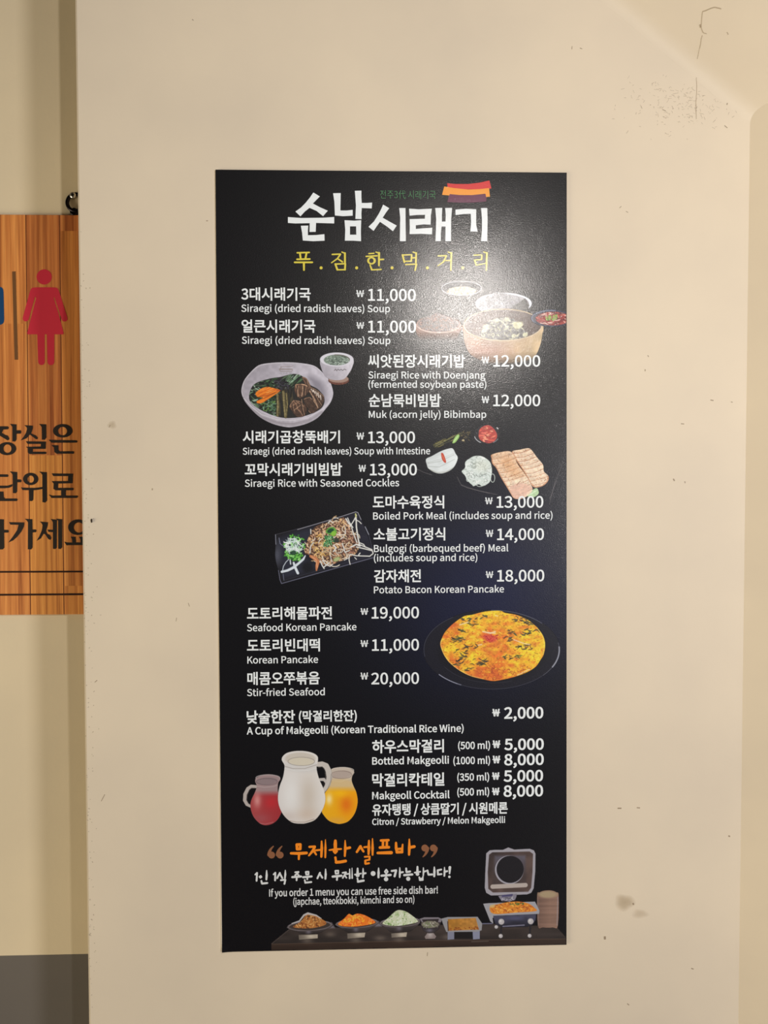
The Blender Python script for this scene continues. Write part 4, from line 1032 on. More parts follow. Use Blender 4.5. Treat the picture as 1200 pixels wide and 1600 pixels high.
def smudge(name, u, v, ru, rv, col, al, Y=-0.0004, parent=wall):
    n = 22
    c = at(u, v, Y)
    V = [(c.x, Y, c.z)]
    Cc = [(*col[:3], al)]
    for rr, aa in ((.45, al * .8), (1.0, 0.0)):
        for k in range(n):
            w = rr * (1 + .10 * math.sin(3 * k * 2 * math.pi / n + u) + .05 * math.sin(5 * k * 2 * math.pi / n))
            p = at(u + ru * w * math.cos(2 * math.pi * k / n), v + rv * w * math.sin(2 * math.pi * k / n), Y)
            V.append((p.x, Y, p.z))
            Cc.append((*col[:3], aa))
    F = [(0, 1 + k, 1 + (k + 1) % n) for k in range(n)] + [(1 + k, 1 + n + k, 1 + n + (k + 1) % n, 1 + (k + 1) % n) for k in range(n)]
    o = raw_print(name, V, F, (0, 0, 0, 1), M_MARK, parent)
    set_vals = o.data.color_attributes['Col']
    set_vals.data.foreach_set('color', np.asarray(Cc, np.float32).ravel())
    return o


smudge('smudge', 976, 1410, 17, 14, lin4((190, 172, 142)), .45)
smudge('smudge', 1000, 1428, 14, 8, lin4((196, 178, 150)), .25)
smudge('smudge', 175, 664, 8, 7, lin4((190, 172, 142)), .3)

# ---- nail stub
M_NAIL = mat_plain('rusted_steel', (48, 36, 26), .6, .6)
c = at(143.4, 813.8)
bm = tube_bm([(c.x, 0.006, c.z + 0.001), (c.x, -0.0004, c.z + 0.001)], 0.0011, 10)
tube_bm([(c.x, -0.0008, c.z + 0.0034), (c.x, -0.0012, c.z + 0.0026), (c.x + .0002, -0.0012, c.z - 0.0020), (c.x + .0003, -0.0008, c.z - 0.0030)], [0.0006, 0.0013, 0.0012, 0.0005], 12, bm=bm)
tag(bm_obj('nail', bm, M_NAIL, None, True), 'small dark nail stub in the cream wall near its left edge, beside the wooden sign', 'nail')

# ================================================================== WOODEN RESTROOM SIGN
SF = DEEP - 0.0065                   # front face of the sign
sx1 = PX0 + 0.035
stl, sbl = at(60, 335.5, SF), at(60, 960.4, SF)
sx0 = at(-120, 600, SF).x
SEAMW = at(96, 600, SF).x - at(43.5, 600, SF).x
SEAM0 = -at(43.5, 600, SF).x + 10 * SEAMW - SEAMW * 0.0
M_WOOD = mat_wood()
sign = empty('restroom_sign', (0.5 * (sx0 + sx1), SF, sbl.z), 'wooden restroom sign with red woman pictogram and black lettering on the recessed wall', 'sign')
board = bm_obj('board', box_bm(sx0, sx1, SF, SF + 0.006, sbl.z, stl.z, 0.0008, 2), M_WOOD, sign)
M_INKS = mat_print('sign_ink', .6, 0, .3, .05, .15)
ZS = (0, 400, 6.6667)


def ink(c, k=1.0):
    r = np.minimum(lin(c) * k, 0.93)
    return (float(r[0]), float(r[1]), float(r[2]), 1.0)


YS = SF - 0.0004
red = ink((192, 46, 64))
shapes('woman_pictogram', ZS, [('d', 460, 218, 80),
                               ('p', [(372, 326), (558, 326), (580, 332), (600, 345), (560, 440), (610, 600), (663, 800), (660, 816), (286, 816), (283, 800), (335, 600), (376, 440), (325, 350), (345, 333)]),
                               ('s', [(352, 362), (337, 400), (268, 650)], [70, 66, 64]),
                               ('s', [(575, 362), (592, 400), (673, 653)], [70, 66, 62]),
                               ('s', [(427, 815), (432, 1102)], [78, 70]), ('s', [(527, 815), (530, 1102)], [78, 72])], YS, red, M_INKS, sign)
shapes('divider_line', ZS, [('p', [(126, 162), (163, 160), (188, 1080), (152, 1080)])], YS, ink((108, 74, 44)), M_INKS, sign)
rr_ = [(-90, 322), (5, 322), (22, 330), (34, 350), (38, 380), (44, 660), (40, 690), (26, 708), (8, 716), (-90, 716)]
shapes('blue_pictogram', ZS, [('p', rr_)], YS, ink((24, 66, 108)), M_INKS, sign)


def ell_pts(cx_, cy_, rx, ry, n=28):
    return [(cx_ + rx * math.cos(2 * math.pi * k / n), cy_ + ry * math.sin(2 * math.pi * k / n)) for k in range(n)]


BLK = ink((40, 34, 30))
Z1 = (0, 650, 8.571)
shapes('lettering', Z1, [
    # jang
    ('p', [(-20, 137), (105, 138), (120, 155), (108, 178), (45, 182), (25, 225), (70, 252), (105, 262), (126, 300), (118, 322), (98, 325), (0, 265), (-20, 262)]),
    ('p', [(130, 105), (222, 112), (222, 190), (280, 190), (286, 212), (280, 236), (222, 238), (222, 315), (205, 342), (165, 340), (165, 145), (150, 125)]),
    ('p', ell_pts(95, 437, 124, 88), ell_pts(100, 437, 53, 56)),
    # sil
    ('p', [(325, 122), (442, 130), (440, 165), (418, 232), (450, 248), (485, 262), (508, 292), (500, 312), (480, 310), (430, 272), (400, 248), (355, 300), (275, 328), (318, 275), (348, 225), (362, 172), (355, 148)]),
    ('p', [(522, 107), (620, 112), (622, 290), (600, 318), (560, 316), (558, 150), (545, 128)]),
    ('p', [(345, 338), (617, 342), (612, 440), (440, 442), (440, 478), (612, 478), (624, 492), (614, 510), (400, 510), (372, 490), (370, 430), (345, 412), (545, 408), (548, 374), (370, 374)]),
    # eun
    ('p', ell_pts(840, 198, 131, 91), ell_pts(838, 202, 60, 56)),
    ('p', [(650, 318), (1025, 325), (1037, 342), (1025, 358), (690, 358)]),
    ('p', [(687, 390), (782, 392), (785, 455), (800, 472), (985, 472), (996, 490), (985, 505), (760, 505), (728, 482), (722, 420)]),
], YS, BLK, M_INKS, sign)
shapes('lettering', Z1, [
    # dan
    ('p', [(-20, 780), (105, 782), (115, 800), (105, 816), (-20, 816)]),
    ('p', [(-20, 932), (100, 932), (168, 912), (165, 942), (120, 962), (60, 968), (-20, 968)]),
    ('p', [(130, 742), (232, 750), (232, 848), (280, 850), (291, 868), (282, 888), (232, 888), (230, 1012), (212, 1035), (172, 1032), (170, 790), (158, 768)]),
    ('p', [(-20, 1010), (48, 1012), (52, 1085), (68, 1104), (225, 1104), (238, 1122), (225, 1140), (-20, 1140)]),
    # wi
    ('p', ell_pts(411, 843, 103, 83), ell_pts(412, 846, 42, 48)),
    ('p', [(281, 953), (300, 958), (380, 961), (470, 962), (566, 950), (566, 978), (500, 990), (450, 994), (446, 1120), (430, 1140), (392, 1138), (390, 994), (300, 992)]),
    ('p', [(525, 745), (628, 752), (630, 1135), (605, 1160), (568, 1152), (566, 790), (552, 768)]),
    # ro
    ('p', [(690, 768), (978, 772), (972, 900), (780, 905), (778, 962), (978, 962), (988, 976), (978, 994), (882, 995), (882, 1065), (1038, 1066), (1046, 1080), (1030, 1098), (690, 1098), (653, 1052), (672, 1056), (700, 1066), (818, 1064), (818, 995), (745, 995), (715, 975), (718, 905), (690, 872), (910, 870), (912, 805), (715, 805)]),
], YS, BLK, M_INKS, sign)
Z2 = (0, 780, 8.0)
shapes('lettering', Z2, [
    ('p', [(-20, 248), (50, 252), (50, 382), (104, 384), (111, 400), (104, 418), (52, 418), (55, 605), (35, 628), (-20, 628)]),
    ('p', [(112, 287), (305, 290), (300, 340), (268, 405), (215, 470), (165, 515), (103, 542), (165, 460), (215, 385), (232, 320), (130, 318)]),
    ('p', [(308, 245), (405, 250), (408, 378), (448, 378), (458, 395), (448, 413), (408, 415), (408, 605), (390, 628), (348, 626), (350, 290), (335, 266)]),
    ('p', [(497, 280), (600, 288), (597, 325), (575, 395), (590, 430), (625, 448), (642, 485), (632, 508), (605, 500), (565, 440), (545, 430), (510, 490), (457, 521), (495, 455), (522, 390), (532, 325), (520, 300)]),
    ('p', [(632, 248), (712, 256), (710, 605), (692, 622), (662, 620), (660, 412), (605, 408), (592, 380), (660, 382), (660, 290), (650, 266)]),
    ('p', [(700, 243), (778, 250), (778, 600), (760, 622), (728, 620), (726, 270)]),
    ('p', ell_pts(973, 350, 122, 98), ell_pts(985, 354, 64, 64)),
    ('p', [(803, 530), (840, 540), (905, 542), (900, 500), (883, 468), (945, 470), (950, 540), (1008, 540), (1004, 500), (985, 470), (1060, 470), (1055, 540), (1130, 540), (1130, 573), (830, 575)]),
], YS, BLK, M_INKS, sign)
for a_, b_, w_ in (((-300, 910), (1300, 903.5), 22), ((-300, 1197), (1300, 1186), 24)):
    shapes('rule_line', Z2, [('s', [a_, b_], w_)], YS, ink((44, 24, 16)), M_INKS, sign)
M_DARK = mat_plain('blackened_steel', (34, 28, 30), .28, .85)
M_STEEL = mat_plain('bright_steel', (190, 186, 176), .3, .9)
# eyelet screwed into the top of the sign
ey = at(118.5, 332, SF - 0.0)
bm = box_bm(ey.x - 0.0085, ey.x + 0.016, SF + 0.0004, SF + 0.0058, stl.z - 0.001, stl.z + 0.0085, 0.002, 2)
tube_bm([(ey.x - 0.004 + 0.0052 * math.cos(t), SF + 0.0015, stl.z + 0.0065 + 0.0052 * math.sin(t)) for t in [k * 2 * math.pi / 18 for k in range(18)]], 0.0028, 10, True, bm)
tag(bm_obj('eyelet', bm, M_DARK, sign, True), 'black metal eyelet')
# ring that carries it
rc = at(118.3, 316.2, SF)
RR = (at(118.3, 300, SF).z - at(118.3, 332.5, SF).z) / 2 - 0.0033
bm = tube_bm([(rc.x + RR * math.cos(t), SF + 0.0015 + 0.0008 * math.sin(t), rc.z + RR * math.sin(t)) for t in [k * 2 * math.pi / 48 for k in range(48)]], 0.0036, 14, True)
tag(bm_obj('hanging_ring', bm, M_DARK, None, True), 'black metal ring above the wooden sign, half hidden by the wall edge', 'ring')
# the screw in the wall that holds the ring
sc_ = at(114, 305.3, SF)
scw = empty('wall_screw', (sc_.x, DEEP, sc_.z), 'bright cross-head screw at the top of the black ring', 'screw')
bm = tube_bm([(sc_.x, DEEP + 0.004, sc_.z - 0.003), (sc_.x, SF - 0.001, sc_.z - 0.003)], 0.0022, 12)
bm_obj('shank', bm, M_STEEL, scw, True)
bm = tube_bm([(sc_.x, SF - 0.0005, sc_.z), (sc_.x, SF - 0.0020, sc_.z), (sc_.x, SF - 0.0034, sc_.z)], [0.0064, 0.0058, 0.0030], 20)
hd = bm_obj('head', bm, M_STEEL, scw, True)
bm = box_bm(sc_.x - .0036, sc_.x + .0036, SF - .0040, SF - .003, sc_.z - .0007, sc_.z + .0007)
b2 = box_bm(sc_.x - .0007, sc_.x + .0007, SF - .00402, SF - .003, sc_.z - .0036, sc_.z + .0036)
me_ = bpy.data.meshes.new('t')
b2.to_mesh(me_)
b2.free()
bm.from_mesh(me_)
bpy.data.meshes.remove(me_)
bm_obj('cross_slot', bm, M_DARK, hd)

# ================================================================== MENU BOARD
YF = -0.0032                        # printed face
BX0, BX1 = -0.2997, 0.3005
BZ1 = 2.0582
BZ0 = 0.7176
M_PRINT = mat_print('laminated_print', .46, 1.0, .20, .34, .22)
M_CORE = mat_plain('white_foam_core', (226, 220, 210), .7, noise=.02)
menu = empty('menu_board', (0, 0, BZ0), 'tall black menu board with Korean dish names, prices and food pictures on the cream wall', 'menu board')
bm_obj('foam_core', box_bm(BX0, BX1 - .0006, -0.0026, -0.0002, BZ0 + 0.0006, BZ1 - .0004), M_CORE, menu)


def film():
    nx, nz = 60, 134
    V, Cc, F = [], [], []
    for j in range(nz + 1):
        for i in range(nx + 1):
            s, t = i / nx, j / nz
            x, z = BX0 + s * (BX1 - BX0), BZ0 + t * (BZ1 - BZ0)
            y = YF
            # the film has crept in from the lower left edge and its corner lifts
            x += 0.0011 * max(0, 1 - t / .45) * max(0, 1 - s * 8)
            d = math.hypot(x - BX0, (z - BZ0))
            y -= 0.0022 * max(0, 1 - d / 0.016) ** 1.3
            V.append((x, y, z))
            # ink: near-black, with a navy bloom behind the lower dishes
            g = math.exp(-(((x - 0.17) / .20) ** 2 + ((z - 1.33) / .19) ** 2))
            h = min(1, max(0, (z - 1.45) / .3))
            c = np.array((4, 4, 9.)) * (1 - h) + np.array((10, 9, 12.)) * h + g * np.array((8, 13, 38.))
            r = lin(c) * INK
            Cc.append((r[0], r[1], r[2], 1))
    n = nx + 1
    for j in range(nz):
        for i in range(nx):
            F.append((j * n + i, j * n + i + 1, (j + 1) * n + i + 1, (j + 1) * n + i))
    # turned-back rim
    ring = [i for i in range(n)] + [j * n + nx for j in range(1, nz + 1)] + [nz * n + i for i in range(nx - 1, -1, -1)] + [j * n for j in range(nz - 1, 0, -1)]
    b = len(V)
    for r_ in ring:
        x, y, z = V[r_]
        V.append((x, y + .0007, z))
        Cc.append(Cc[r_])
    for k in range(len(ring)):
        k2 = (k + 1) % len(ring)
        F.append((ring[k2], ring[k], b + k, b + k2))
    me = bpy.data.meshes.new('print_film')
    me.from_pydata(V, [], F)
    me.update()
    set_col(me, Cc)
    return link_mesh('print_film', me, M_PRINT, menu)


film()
YP = YF - 0.00006                   # pictures
YT = YF - 0.00030                   # lettering
WHT = ink((222, 219, 222), INK)


def group(name, label):
    o = bpy.data.objects.new(name, None)
    COL.objects.link(o)
    o.parent = menu
    o.matrix_parent_inverse = Matrix.Translation(-menu.location)
    o['label'] = label
    return o

# ---- heading
ZL, ZR = (440, 280, 7.059), (610, 280, 7.059)
sh = 1200
shapes('heading_lettering', ZL, [
    ('p', [(350, 147), (422, 190), (380, 232), (345, 268), (420, 308), (510, 348), (484, 376), (458, 408), (385, 350), (308, 316), (255, 358), (208, 410), (152, 357), (215, 312), (270, 255), (310, 205)]),
    ('p', [(70, 418), (220, 428), (460, 425), (580, 417), (580, 488), (380, 482), (376, 580), (308, 582), (310, 485), (150, 488), (70, 482)]),
    ('p', [(212, 514), (294, 512), (290, 560), (290, 618), (380, 616), (472, 606), (474, 678), (350, 684), (234, 676), (226, 590)]),
    ('p', [(568, 155), (652, 153), (650, 250), (648, 345), (720, 345), (784, 338), (784, 402), (680, 408), (588, 400), (582, 250)]),
    ('p', [(808, 128), (880, 126), (880, 200), (884, 262), (940, 262), (998, 258), (994, 322), (884, 318), (880, 380), (882, 440), (814, 438), (820, 290)]),
    ('p', [(694, 452), (800, 458), (878, 452), (874, 570), (876, 684), (790, 678), (698, 678), (702, 560)], [(754, 520), (822, 520), (824, 612), (754, 612)]),
    ('p', [(1120, 280), (1187, 320), (1150, 370), (1115, 425), (1190, 468), (1270, 512), (1250, 540), (1228, 574), (1160, 520), (1085, 470), (1050, 518), (1015, 570), (958, 525), (1020, 465), (1070, 385), (1098, 330)]),
], YT, WHT, M_PRINT, menu)
shapes('heading_lettering', ZR, [
    ('p', [(97, 318), (166, 318), (168, 500), (170, 684), (104, 684), (108, 420)]),
    ('p', [(206, 325), (310, 332), (458, 325), (446, 400), (444, 502), (370, 498), (280, 508), (280, 548), (380, 540), (462, 536), (458, 608), (340, 602), (212, 606), (214, 520), (212, 440), (300, 438), (380, 436), (382, 392), (300, 394), (212, 402)]),
    ('p', [(495, 318), (572, 316), (568, 390), (568, 468), (608, 468), (610, 390), (604, 318), (680, 316), (670, 440), (668, 684), (606, 684), (608, 522), (564, 522), (556, 600), (556, 684), (497, 684), (502, 560), (505, 440)]),
    ('p', [(718, 335), (830, 326), (946, 332), (946, 420), (946, 500), (962, 578), (882, 576), (890, 480), (886, 382), (810, 384), (718, 396)]),
    ('p', [(1000, 318), (1068, 318), (1072, 440), (1068, 684), (1000, 684), (1010, 560), (1010, 440)]),
], YT, WHT, M_PRINT, menu)
text_line('tagline_lettering', '전주3代 시래기국', 594, 680.8, 309.3, 15.0, -0.012, YT, ink((70, 122, 76), INK), M_PRINT, menu)
emb = group('logo_emblem', 'red, orange and purple layered band emblem')
shapes('purple_band', ZR, [('p', [(650, 160), (760, 168), (900, 170), (1050, 156), (1062, 200), (1056, 246), (900, 258), (760, 258), (628, 252)])], YT, ink((98, 44, 66), INK), M_PRINT, emb)
shapes('red_band', ZR, [('p', [(626, 45), (720, 53), (860, 53), (980, 39), (1092, 14), (1114, 102), (1088, 106), (940, 112), (800, 112), (632, 92)])], YT - 2e-5, ink((200, 52, 50), INK), M_PRINT, emb)
shapes('orange_band', ZR, [('p', [(594, 80), (700, 98), (860, 114), (980, 110), (1088, 98), (1098, 192), (1056, 196), (1048, 160), (900, 175), (760, 174), (655, 164), (650, 179), (570, 172)])], YT - 4e-5, ink((228, 142, 46), INK), M_PRINT, emb)

Z3, Z4 = (450, 380, 7.059), (610, 380, 7.059)
W_ = 21


def T(*pts, w=W_):
    return ('s', list(pts), w)


YEL = ink((206, 184, 62), INK)
shapes('subtitle_lettering', Z3, [
    T((102, 106), (234, 102), w=17), T((132, 112), (140, 172)), T((204, 110), (192, 172)), T((100, 178), (240, 175), w=19), T((74, 211), (268, 211), w=19), T((175, 215), (176, 296), w=[24, 19]),
    ('d', 365, 272, 17),
    T((488, 124), (578, 120), w=16), T((578, 122), (545, 170), (480, 216), w=[18, 16, 12]), T((545, 168), (600, 206), w=[14, 18]), T((595, 98), (628, 112), w=14), T((628, 110), (628, 212), w=21),
    T((522, 230), (544, 292)), T((530, 230), (628, 226), w=16), T((632, 226), (628, 292), w=20), T((545, 293), (632, 292), w=15), ('d', 757, 272, 17),
    T((892, 116), (948, 111), w=14), T((862, 146), (982, 139), w=16), T((970, 98), (1006, 110), w=14), T((1004, 108), (1003, 246), w=[24, 19]), T((1008, 181), (1052, 178), w=17),
    ('p', ell_pts(921, 193, 48, 42), ell_pts(920, 193, 24, 26)), T((906, 242), (924, 292), w=[16, 20]), T((924, 294), (1028, 289), w=15), ('d', 1148, 272, 17)], YT, YEL, M_PRINT, menu)
shapes('subtitle_lettering', Z4, [
    T((134, 130), (154, 208)), T((138, 130), (236, 127), w=14), T((234, 128), (230, 198), w=18), T((154, 200), (230, 198), w=14), T((236, 163), (276, 160), w=14), T((250, 98), (286, 110), w=14), T((284, 108), (281, 214), w=20),
    T((168, 236), (284, 231), w=15), T((286, 232), (273, 298), w=[22, 18]), ('d', 408, 272, 17),
    T((528, 140), (618, 138), w=16), T((618, 140), (586, 205), (524, 250), w=[18, 18, 11]), T((612, 192), (666, 190), w=14), T((638, 98), (672, 110), w=14), T((672, 108), (667, 297), w=[22, 18]), ('d', 798, 272, 17),
    T((922, 132), (1008, 129), w=14), T((1008, 131), (1006, 180), w=16), T((926, 186), (1006, 180), w=14), T((930, 188), (946, 240), w=18), T((946, 242), (1046, 224), w=[14, 10]), T((1030, 97), (1066, 110), w=14), T((1064, 108), (1058, 297), w=[22, 18])], YT, YEL, M_PRINT, menu)

# ---- dishes: Korean name, English line, price
KB, EB, PB = 0.021, 0.013, 0.016
NAMES = [
    ('3대시래기국', 377, 485.5, 467.5, 22.0), ('얼큰시래기국', 377.5, 493, 517.7, 22.0), ('씨앗된장시래기밥', 575, 726.8, 572.4, 22.0), ('순남묵비빔밥', 576.2, 689, 634, 22.0),
    ('시래기곱창뚝배기', 379.2, 531.2, 691, 21.6), ('꼬막시래기비빔밥', 382.5, 534.5, 741.8, 21.6), ('도마수육정식', 582.5, 694.1, 792.8, 21.6), ('소불고기정식', 583.7, 695.7, 843, 21.6),
    ('감자채전', 584.2, 657.7, 908.3, 21.6), ('도토리해물파전', 386, 518.7, 966.8, 21.6), ('도토리빈대떡', 386, 500, 1016.8, 21.6), ('매콤오쭈볶음', 386.5, 499.5, 1068.5, 21.8),
    ('낮술한잔', 385.5, 461, 1129, 22.0), ('(막걸리한잔)', 467, 557.5, 1126.3, 18.8), ('하우스막걸리', 581.5, 693.7, 1175, 22.0), ('막걸리칵테일', 581.5, 694.3, 1227.3, 22.0),
    ('유자탱탱 / 상큼딸기 / 시원메론', 581.5, 793.3, 1272.8, 19.5)]
for i, (s_, a_, b_, y_, e_) in enumerate(NAMES):
    text_line('dish_name', s_, a_, b_, y_, e_, KB + (0.004 if i >= 12 else 0), YT, WHT, M_PRINT, menu)
ENG = [
    ('Siraegi (dried radish leaves) Soup', 377, 609.5, 487, 14.8), ('Siraegi (dried radish leaves) Soup', 377.8, 610, 537, 14.8), ('Siraegi Rice with Doenjang', 575.5, 758.3, 591.2, 14.4),
    ('(fermented soybean paste)', 575.5, 760, 605.7, 14.2), ('Muk (acorn jelly) Bibimbap', 576.2, 759.8, 652.8, 14.4), ('Siraegi (dried radish leaves) Soup with Intestine', 379.2, 672, 710.3, 14.2),
    ('Siraegi Rice with Seasoned Cockles', 382.5, 623.7, 760.5, 14.8), ('Boiled Pork Meal (includes soup and rice)', 583, 863.3, 811.6, 14.6), ('Bulgogi (barbequed beef) Meal', 584.2, 794.3, 862.5, 14.6),
    ('(includes soup and rice)', 584.2, 745.9, 877.2, 14.4), ('Potato Bacon Korean Pancake', 584.2, 787.5, 927, 14.4), ('Seafood Korean Pancake', 386, 557, 986.2, 14.6), ('Korean Pancake', 386.5, 497, 1036.7, 14.6),
    ('Stir-fried Seafood', 386, 507.5, 1087.5, 14.6), ('A Cup of Makgeolli (Korean Traditional Rice Wine)', 385.5, 724.5, 1147.5, 14.8), ('Bottled Makgeolli', 581.5, 701.5, 1194.6, 15.0),
    ('Makgeoll Cocktail', 581.5, 702.6, 1248.8, 15.0), ('Citron / Strawberry / Melon Makgeolli', 581.5, 789.2, 1288.9, 12.8)]
for i, (s_, a_, b_, y_, e_) in enumerate(ENG):
    text_line('dish_description', s_, a_, b_, y_, e_, EB + (0.008 if i >= 14 else 0), YT, WHT, M_PRINT, menu)
PR = [  # price, won-sign box (x0, x1, top, bottom), digits x0, x1, baseline, em, bold
    ('11,000', 556.2, 569.2, 453, 464, 575, 649.6, 469.6, 24.3), ('11,000', 556.5, 569.4, 503, 513.5, 575, 650.2, 519.2, 24.2), ('12,000', 752.2, 764.6, 556.7, 567.7, 770.6, 844.2, 572.4, 23.2),
    ('12,000', 752.2, 764.6, 618.6, 629.8, 770.6, 844.2, 634.3, 23.4), ('13,000', 556.8, 569.2, 675.5, 686.8, 575, 648.5, 692, 23.5), ('13,000', 560, 572, 726, 737, 578, 651.4, 742.4, 23.5),
    ('13,000', 757.6, 770, 777, 787.8, 775.8, 849, 793, 23.5), ('14,000', 758.7, 771, 827.6, 838.9, 776.7, 850, 843.6, 23.5), ('18,000', 758.7, 771, 892.4, 903, 776.7, 850.5, 908.3, 23.5),
    ('19,000', 563, 575.5, 950, 960.5, 580.7, 654.7, 966.2, 23.5), ('11,000', 563, 575.5, 1000, 1010.7, 581.2, 654.7, 1016.6, 23.5), ('20,000', 563, 575.5, 1050.7, 1061.7, 580, 654.7, 1069, 23.6),
    ('2,000', 769, 781.2, 1107.8, 1119, 787.5, 849, 1122.6, 23.0), ('5,000', 769.4, 781.8, 1157, 1168.5, 787.8, 849.7, 1171.6, 22.6), ('8,000', 769.4, 781.8, 1180.9, 1192.4, 787.8, 849.7, 1195.4, 22.6),
    ('5,000', 768.6, 780.7, 1207, 1218, 786.7, 848.6, 1221, 22.6), ('8,000', 768.6, 780.7, 1231, 1242.2, 786.7, 848.6, 1244.5, 22.6)]
for i, (s_, wa, wb, wt, wbot, a_, b_, y_, e_) in enumerate(PR):
    hv = 0.010 if i >= 12 else 0
    text_line('price', s_, a_, b_, y_, e_, PB + hv, YT, WHT, M_PRINT, menu)
    text_line('won_sign', '₩', wa, wb, wbot, (wbot - wt) / 0.733, 0.004 + hv * 2, YT, WHT, M_PRINT, menu)
for s_, a_, b_, y_ in (('(500 ml)', 715.7, 765.8, 1170.4), ('(1000 ml)', 708.3, 765.8, 1194.0), ('(350 ml)', 714.4, 764.4, 1219.8), ('(500 ml)', 714.4, 764.4, 1243.0)):
    text_line('serving_size', s_, a_, b_, y_, 14.8, .022, YT, WHT, M_PRINT, menu)

# ---- self-bar heading, handwritten
Z5, Z6 = (410, 1300, 8.0), (540, 1300, 8.0)
ORG = ink((232, 128, 30), INK)
BRN = ink((132, 84, 56), INK)


def quote(cx_, cy_, f):
    pts, ws = [], []
    for t in range(9):
        q = t / 8
        pts.append((cx_ + f * (-30 + 52 * q * q), cy_ - f * (5 + 118 * q - 14 * q * q)))
        ws.append(50 - 36 * q)
    return [('d', cx_, cy_, 43), ('s', pts, ws)]


shapes('quotation_mark', Z5, quote(115, 288, 1), YT, BRN, M_PRINT, menu)
shapes('quotation_mark', Z5, quote(222, 288, 1), YT, BRN, M_PRINT, menu)
shapes('quotation_mark', Z6, quote(990, 200, -1), YT, BRN, M_PRINT, menu)
shapes('quotation_mark', Z6, quote(1097, 200, -1), YT, BRN, M_PRINT, menu)
shapes('self_bar_lettering', Z5, [
    T((430, 158), (474, 156), (472, 212), (434, 214), (430, 158), w=34), T((358, 266), (460, 268), (552, 262), w=[30, 38, 34]), T((458, 270), (455, 338), w=[30, 26]),
    T((588, 186), (655, 182), w=28), T((655, 184), (630, 235), (582, 294), w=[32, 34, 22]), T((640, 232), (672, 282), w=[30, 22]), T((668, 229), (728, 223), w=24), T((740, 116), (742, 200), (737, 308), w=[20, 34, 28]), T((788, 96), (788, 200), (786, 316), w=[10, 28, 22]),
    T((912, 110), (911, 150), (912, 200), w=[34, 44, 40]), T((836, 226), (910, 216), (985, 212), w=[18, 30, 20]), T((892, 240), (910, 262), (930, 240), (912, 218), (892, 240), w=28), T((1034, 106), (1036, 200), (1030, 300), w=[14, 34, 24]), T((1044, 206), (1094, 195), w=32),
    T((912, 318), (922, 376), w=28), T((922, 378), (980, 374), (1040, 362), w=36)], YT, ORG, M_PRINT, menu)
shapes('self_bar_lettering', Z6, [
    T((186, 180), (140, 250), w=[34, 28]), T((186, 186), (224, 244), w=[34, 26]), T((232, 190), (282, 185), w=24), T((292, 108), (290, 200), (287, 278), w=[22, 36, 26]), T((336, 84), (337, 200), (337, 286), w=[14, 32, 22]),
    T((240, 310), (300, 306), w=22), T((300, 308), (298, 344), w=24), T((298, 346), (246, 356), w=22), T((246, 358), (248, 394), w=26), T((248, 398), (292, 390), w=24),
    T((442, 106), (536, 101), w=30), T((468, 112), (466, 186), w=30), T((516, 108), (514, 184), w=30), T((430, 194), (540, 190), w=34), T((402, 262), (570, 258), w=[32, 42]),
    T((630, 136), (632, 200), (642, 250), w=[28, 36, 32]), T((640, 252), (706, 250), w=34), T((704, 250), (713, 156), w=[34, 20]), T((640, 214), (706, 208), w=28), T((796, 90), (797, 190), (793, 282), w=[16, 36, 28]), T((806, 192), (858, 182), w=36)], YT, ORG, M_PRINT, menu)
Z7, Z8 = (390, 1345, 7.059), (550, 1345, 7.059)
OFW = ink((206, 201, 196), INK)
shapes('offer_lettering', Z7, [
    T((62, 152), (82, 134), (77, 220), w=[16, 20, 20]), T((108, 176), (122, 166), (132, 178), (118, 188), (108, 176), w=16), T((188, 108), (188, 160), (185, 206), w=[12, 24, 20]), T((130, 222), (136, 250), w=20), T((138, 251), (194, 245), w=22),
    T((264, 150), (284, 132), (281, 216), w=[16, 20, 20]), T((334, 134), (304, 190), w=20), T((336, 145), (360, 190), w=20), T((394, 104), (394, 150), (390, 190), w=[10, 22, 18]), T((345, 214), (392, 208), w=20), T((394, 210), (384, 254), w=20),
    T((503, 126), (540, 122), w=18), T((540, 124), (502, 160), w=18), T((522, 142), (545, 162), w=16), T((470, 180), (568, 173), w=22), T((520, 180), (518, 214), w=20),
    T((620, 122), (650, 120), (650, 150), (624, 150), (620, 122), w=18), T((590, 181), (684, 172), w=22), T((638, 178), (636, 204), w=18), T((608, 212), (614, 238), w=18), T((614, 241), (680, 234), w=20),
    T((776, 132), (748, 192), w=20), T((776, 145), (802, 186), w=20), T((838, 92), (839, 150), (836, 198), w=[12, 24, 20]),
    T((946, 110), (978, 108), (978, 140), (950, 142), (946, 110), w=18), T((916, 174), (1014, 164), w=24), T((966, 172), (963, 210), w=20),
    T((1026, 132), (1064, 126), w=18), T((1064, 128), (1028, 188), w=18), T((1046, 156), (1068, 186), w=17), T((1064, 147), (1096, 142), w=16), T((1104, 92), (1104, 192), w=[12, 20]), T((1130, 80), (1131, 190), w=[8, 18])], YT, OFW, M_PRINT, menu)
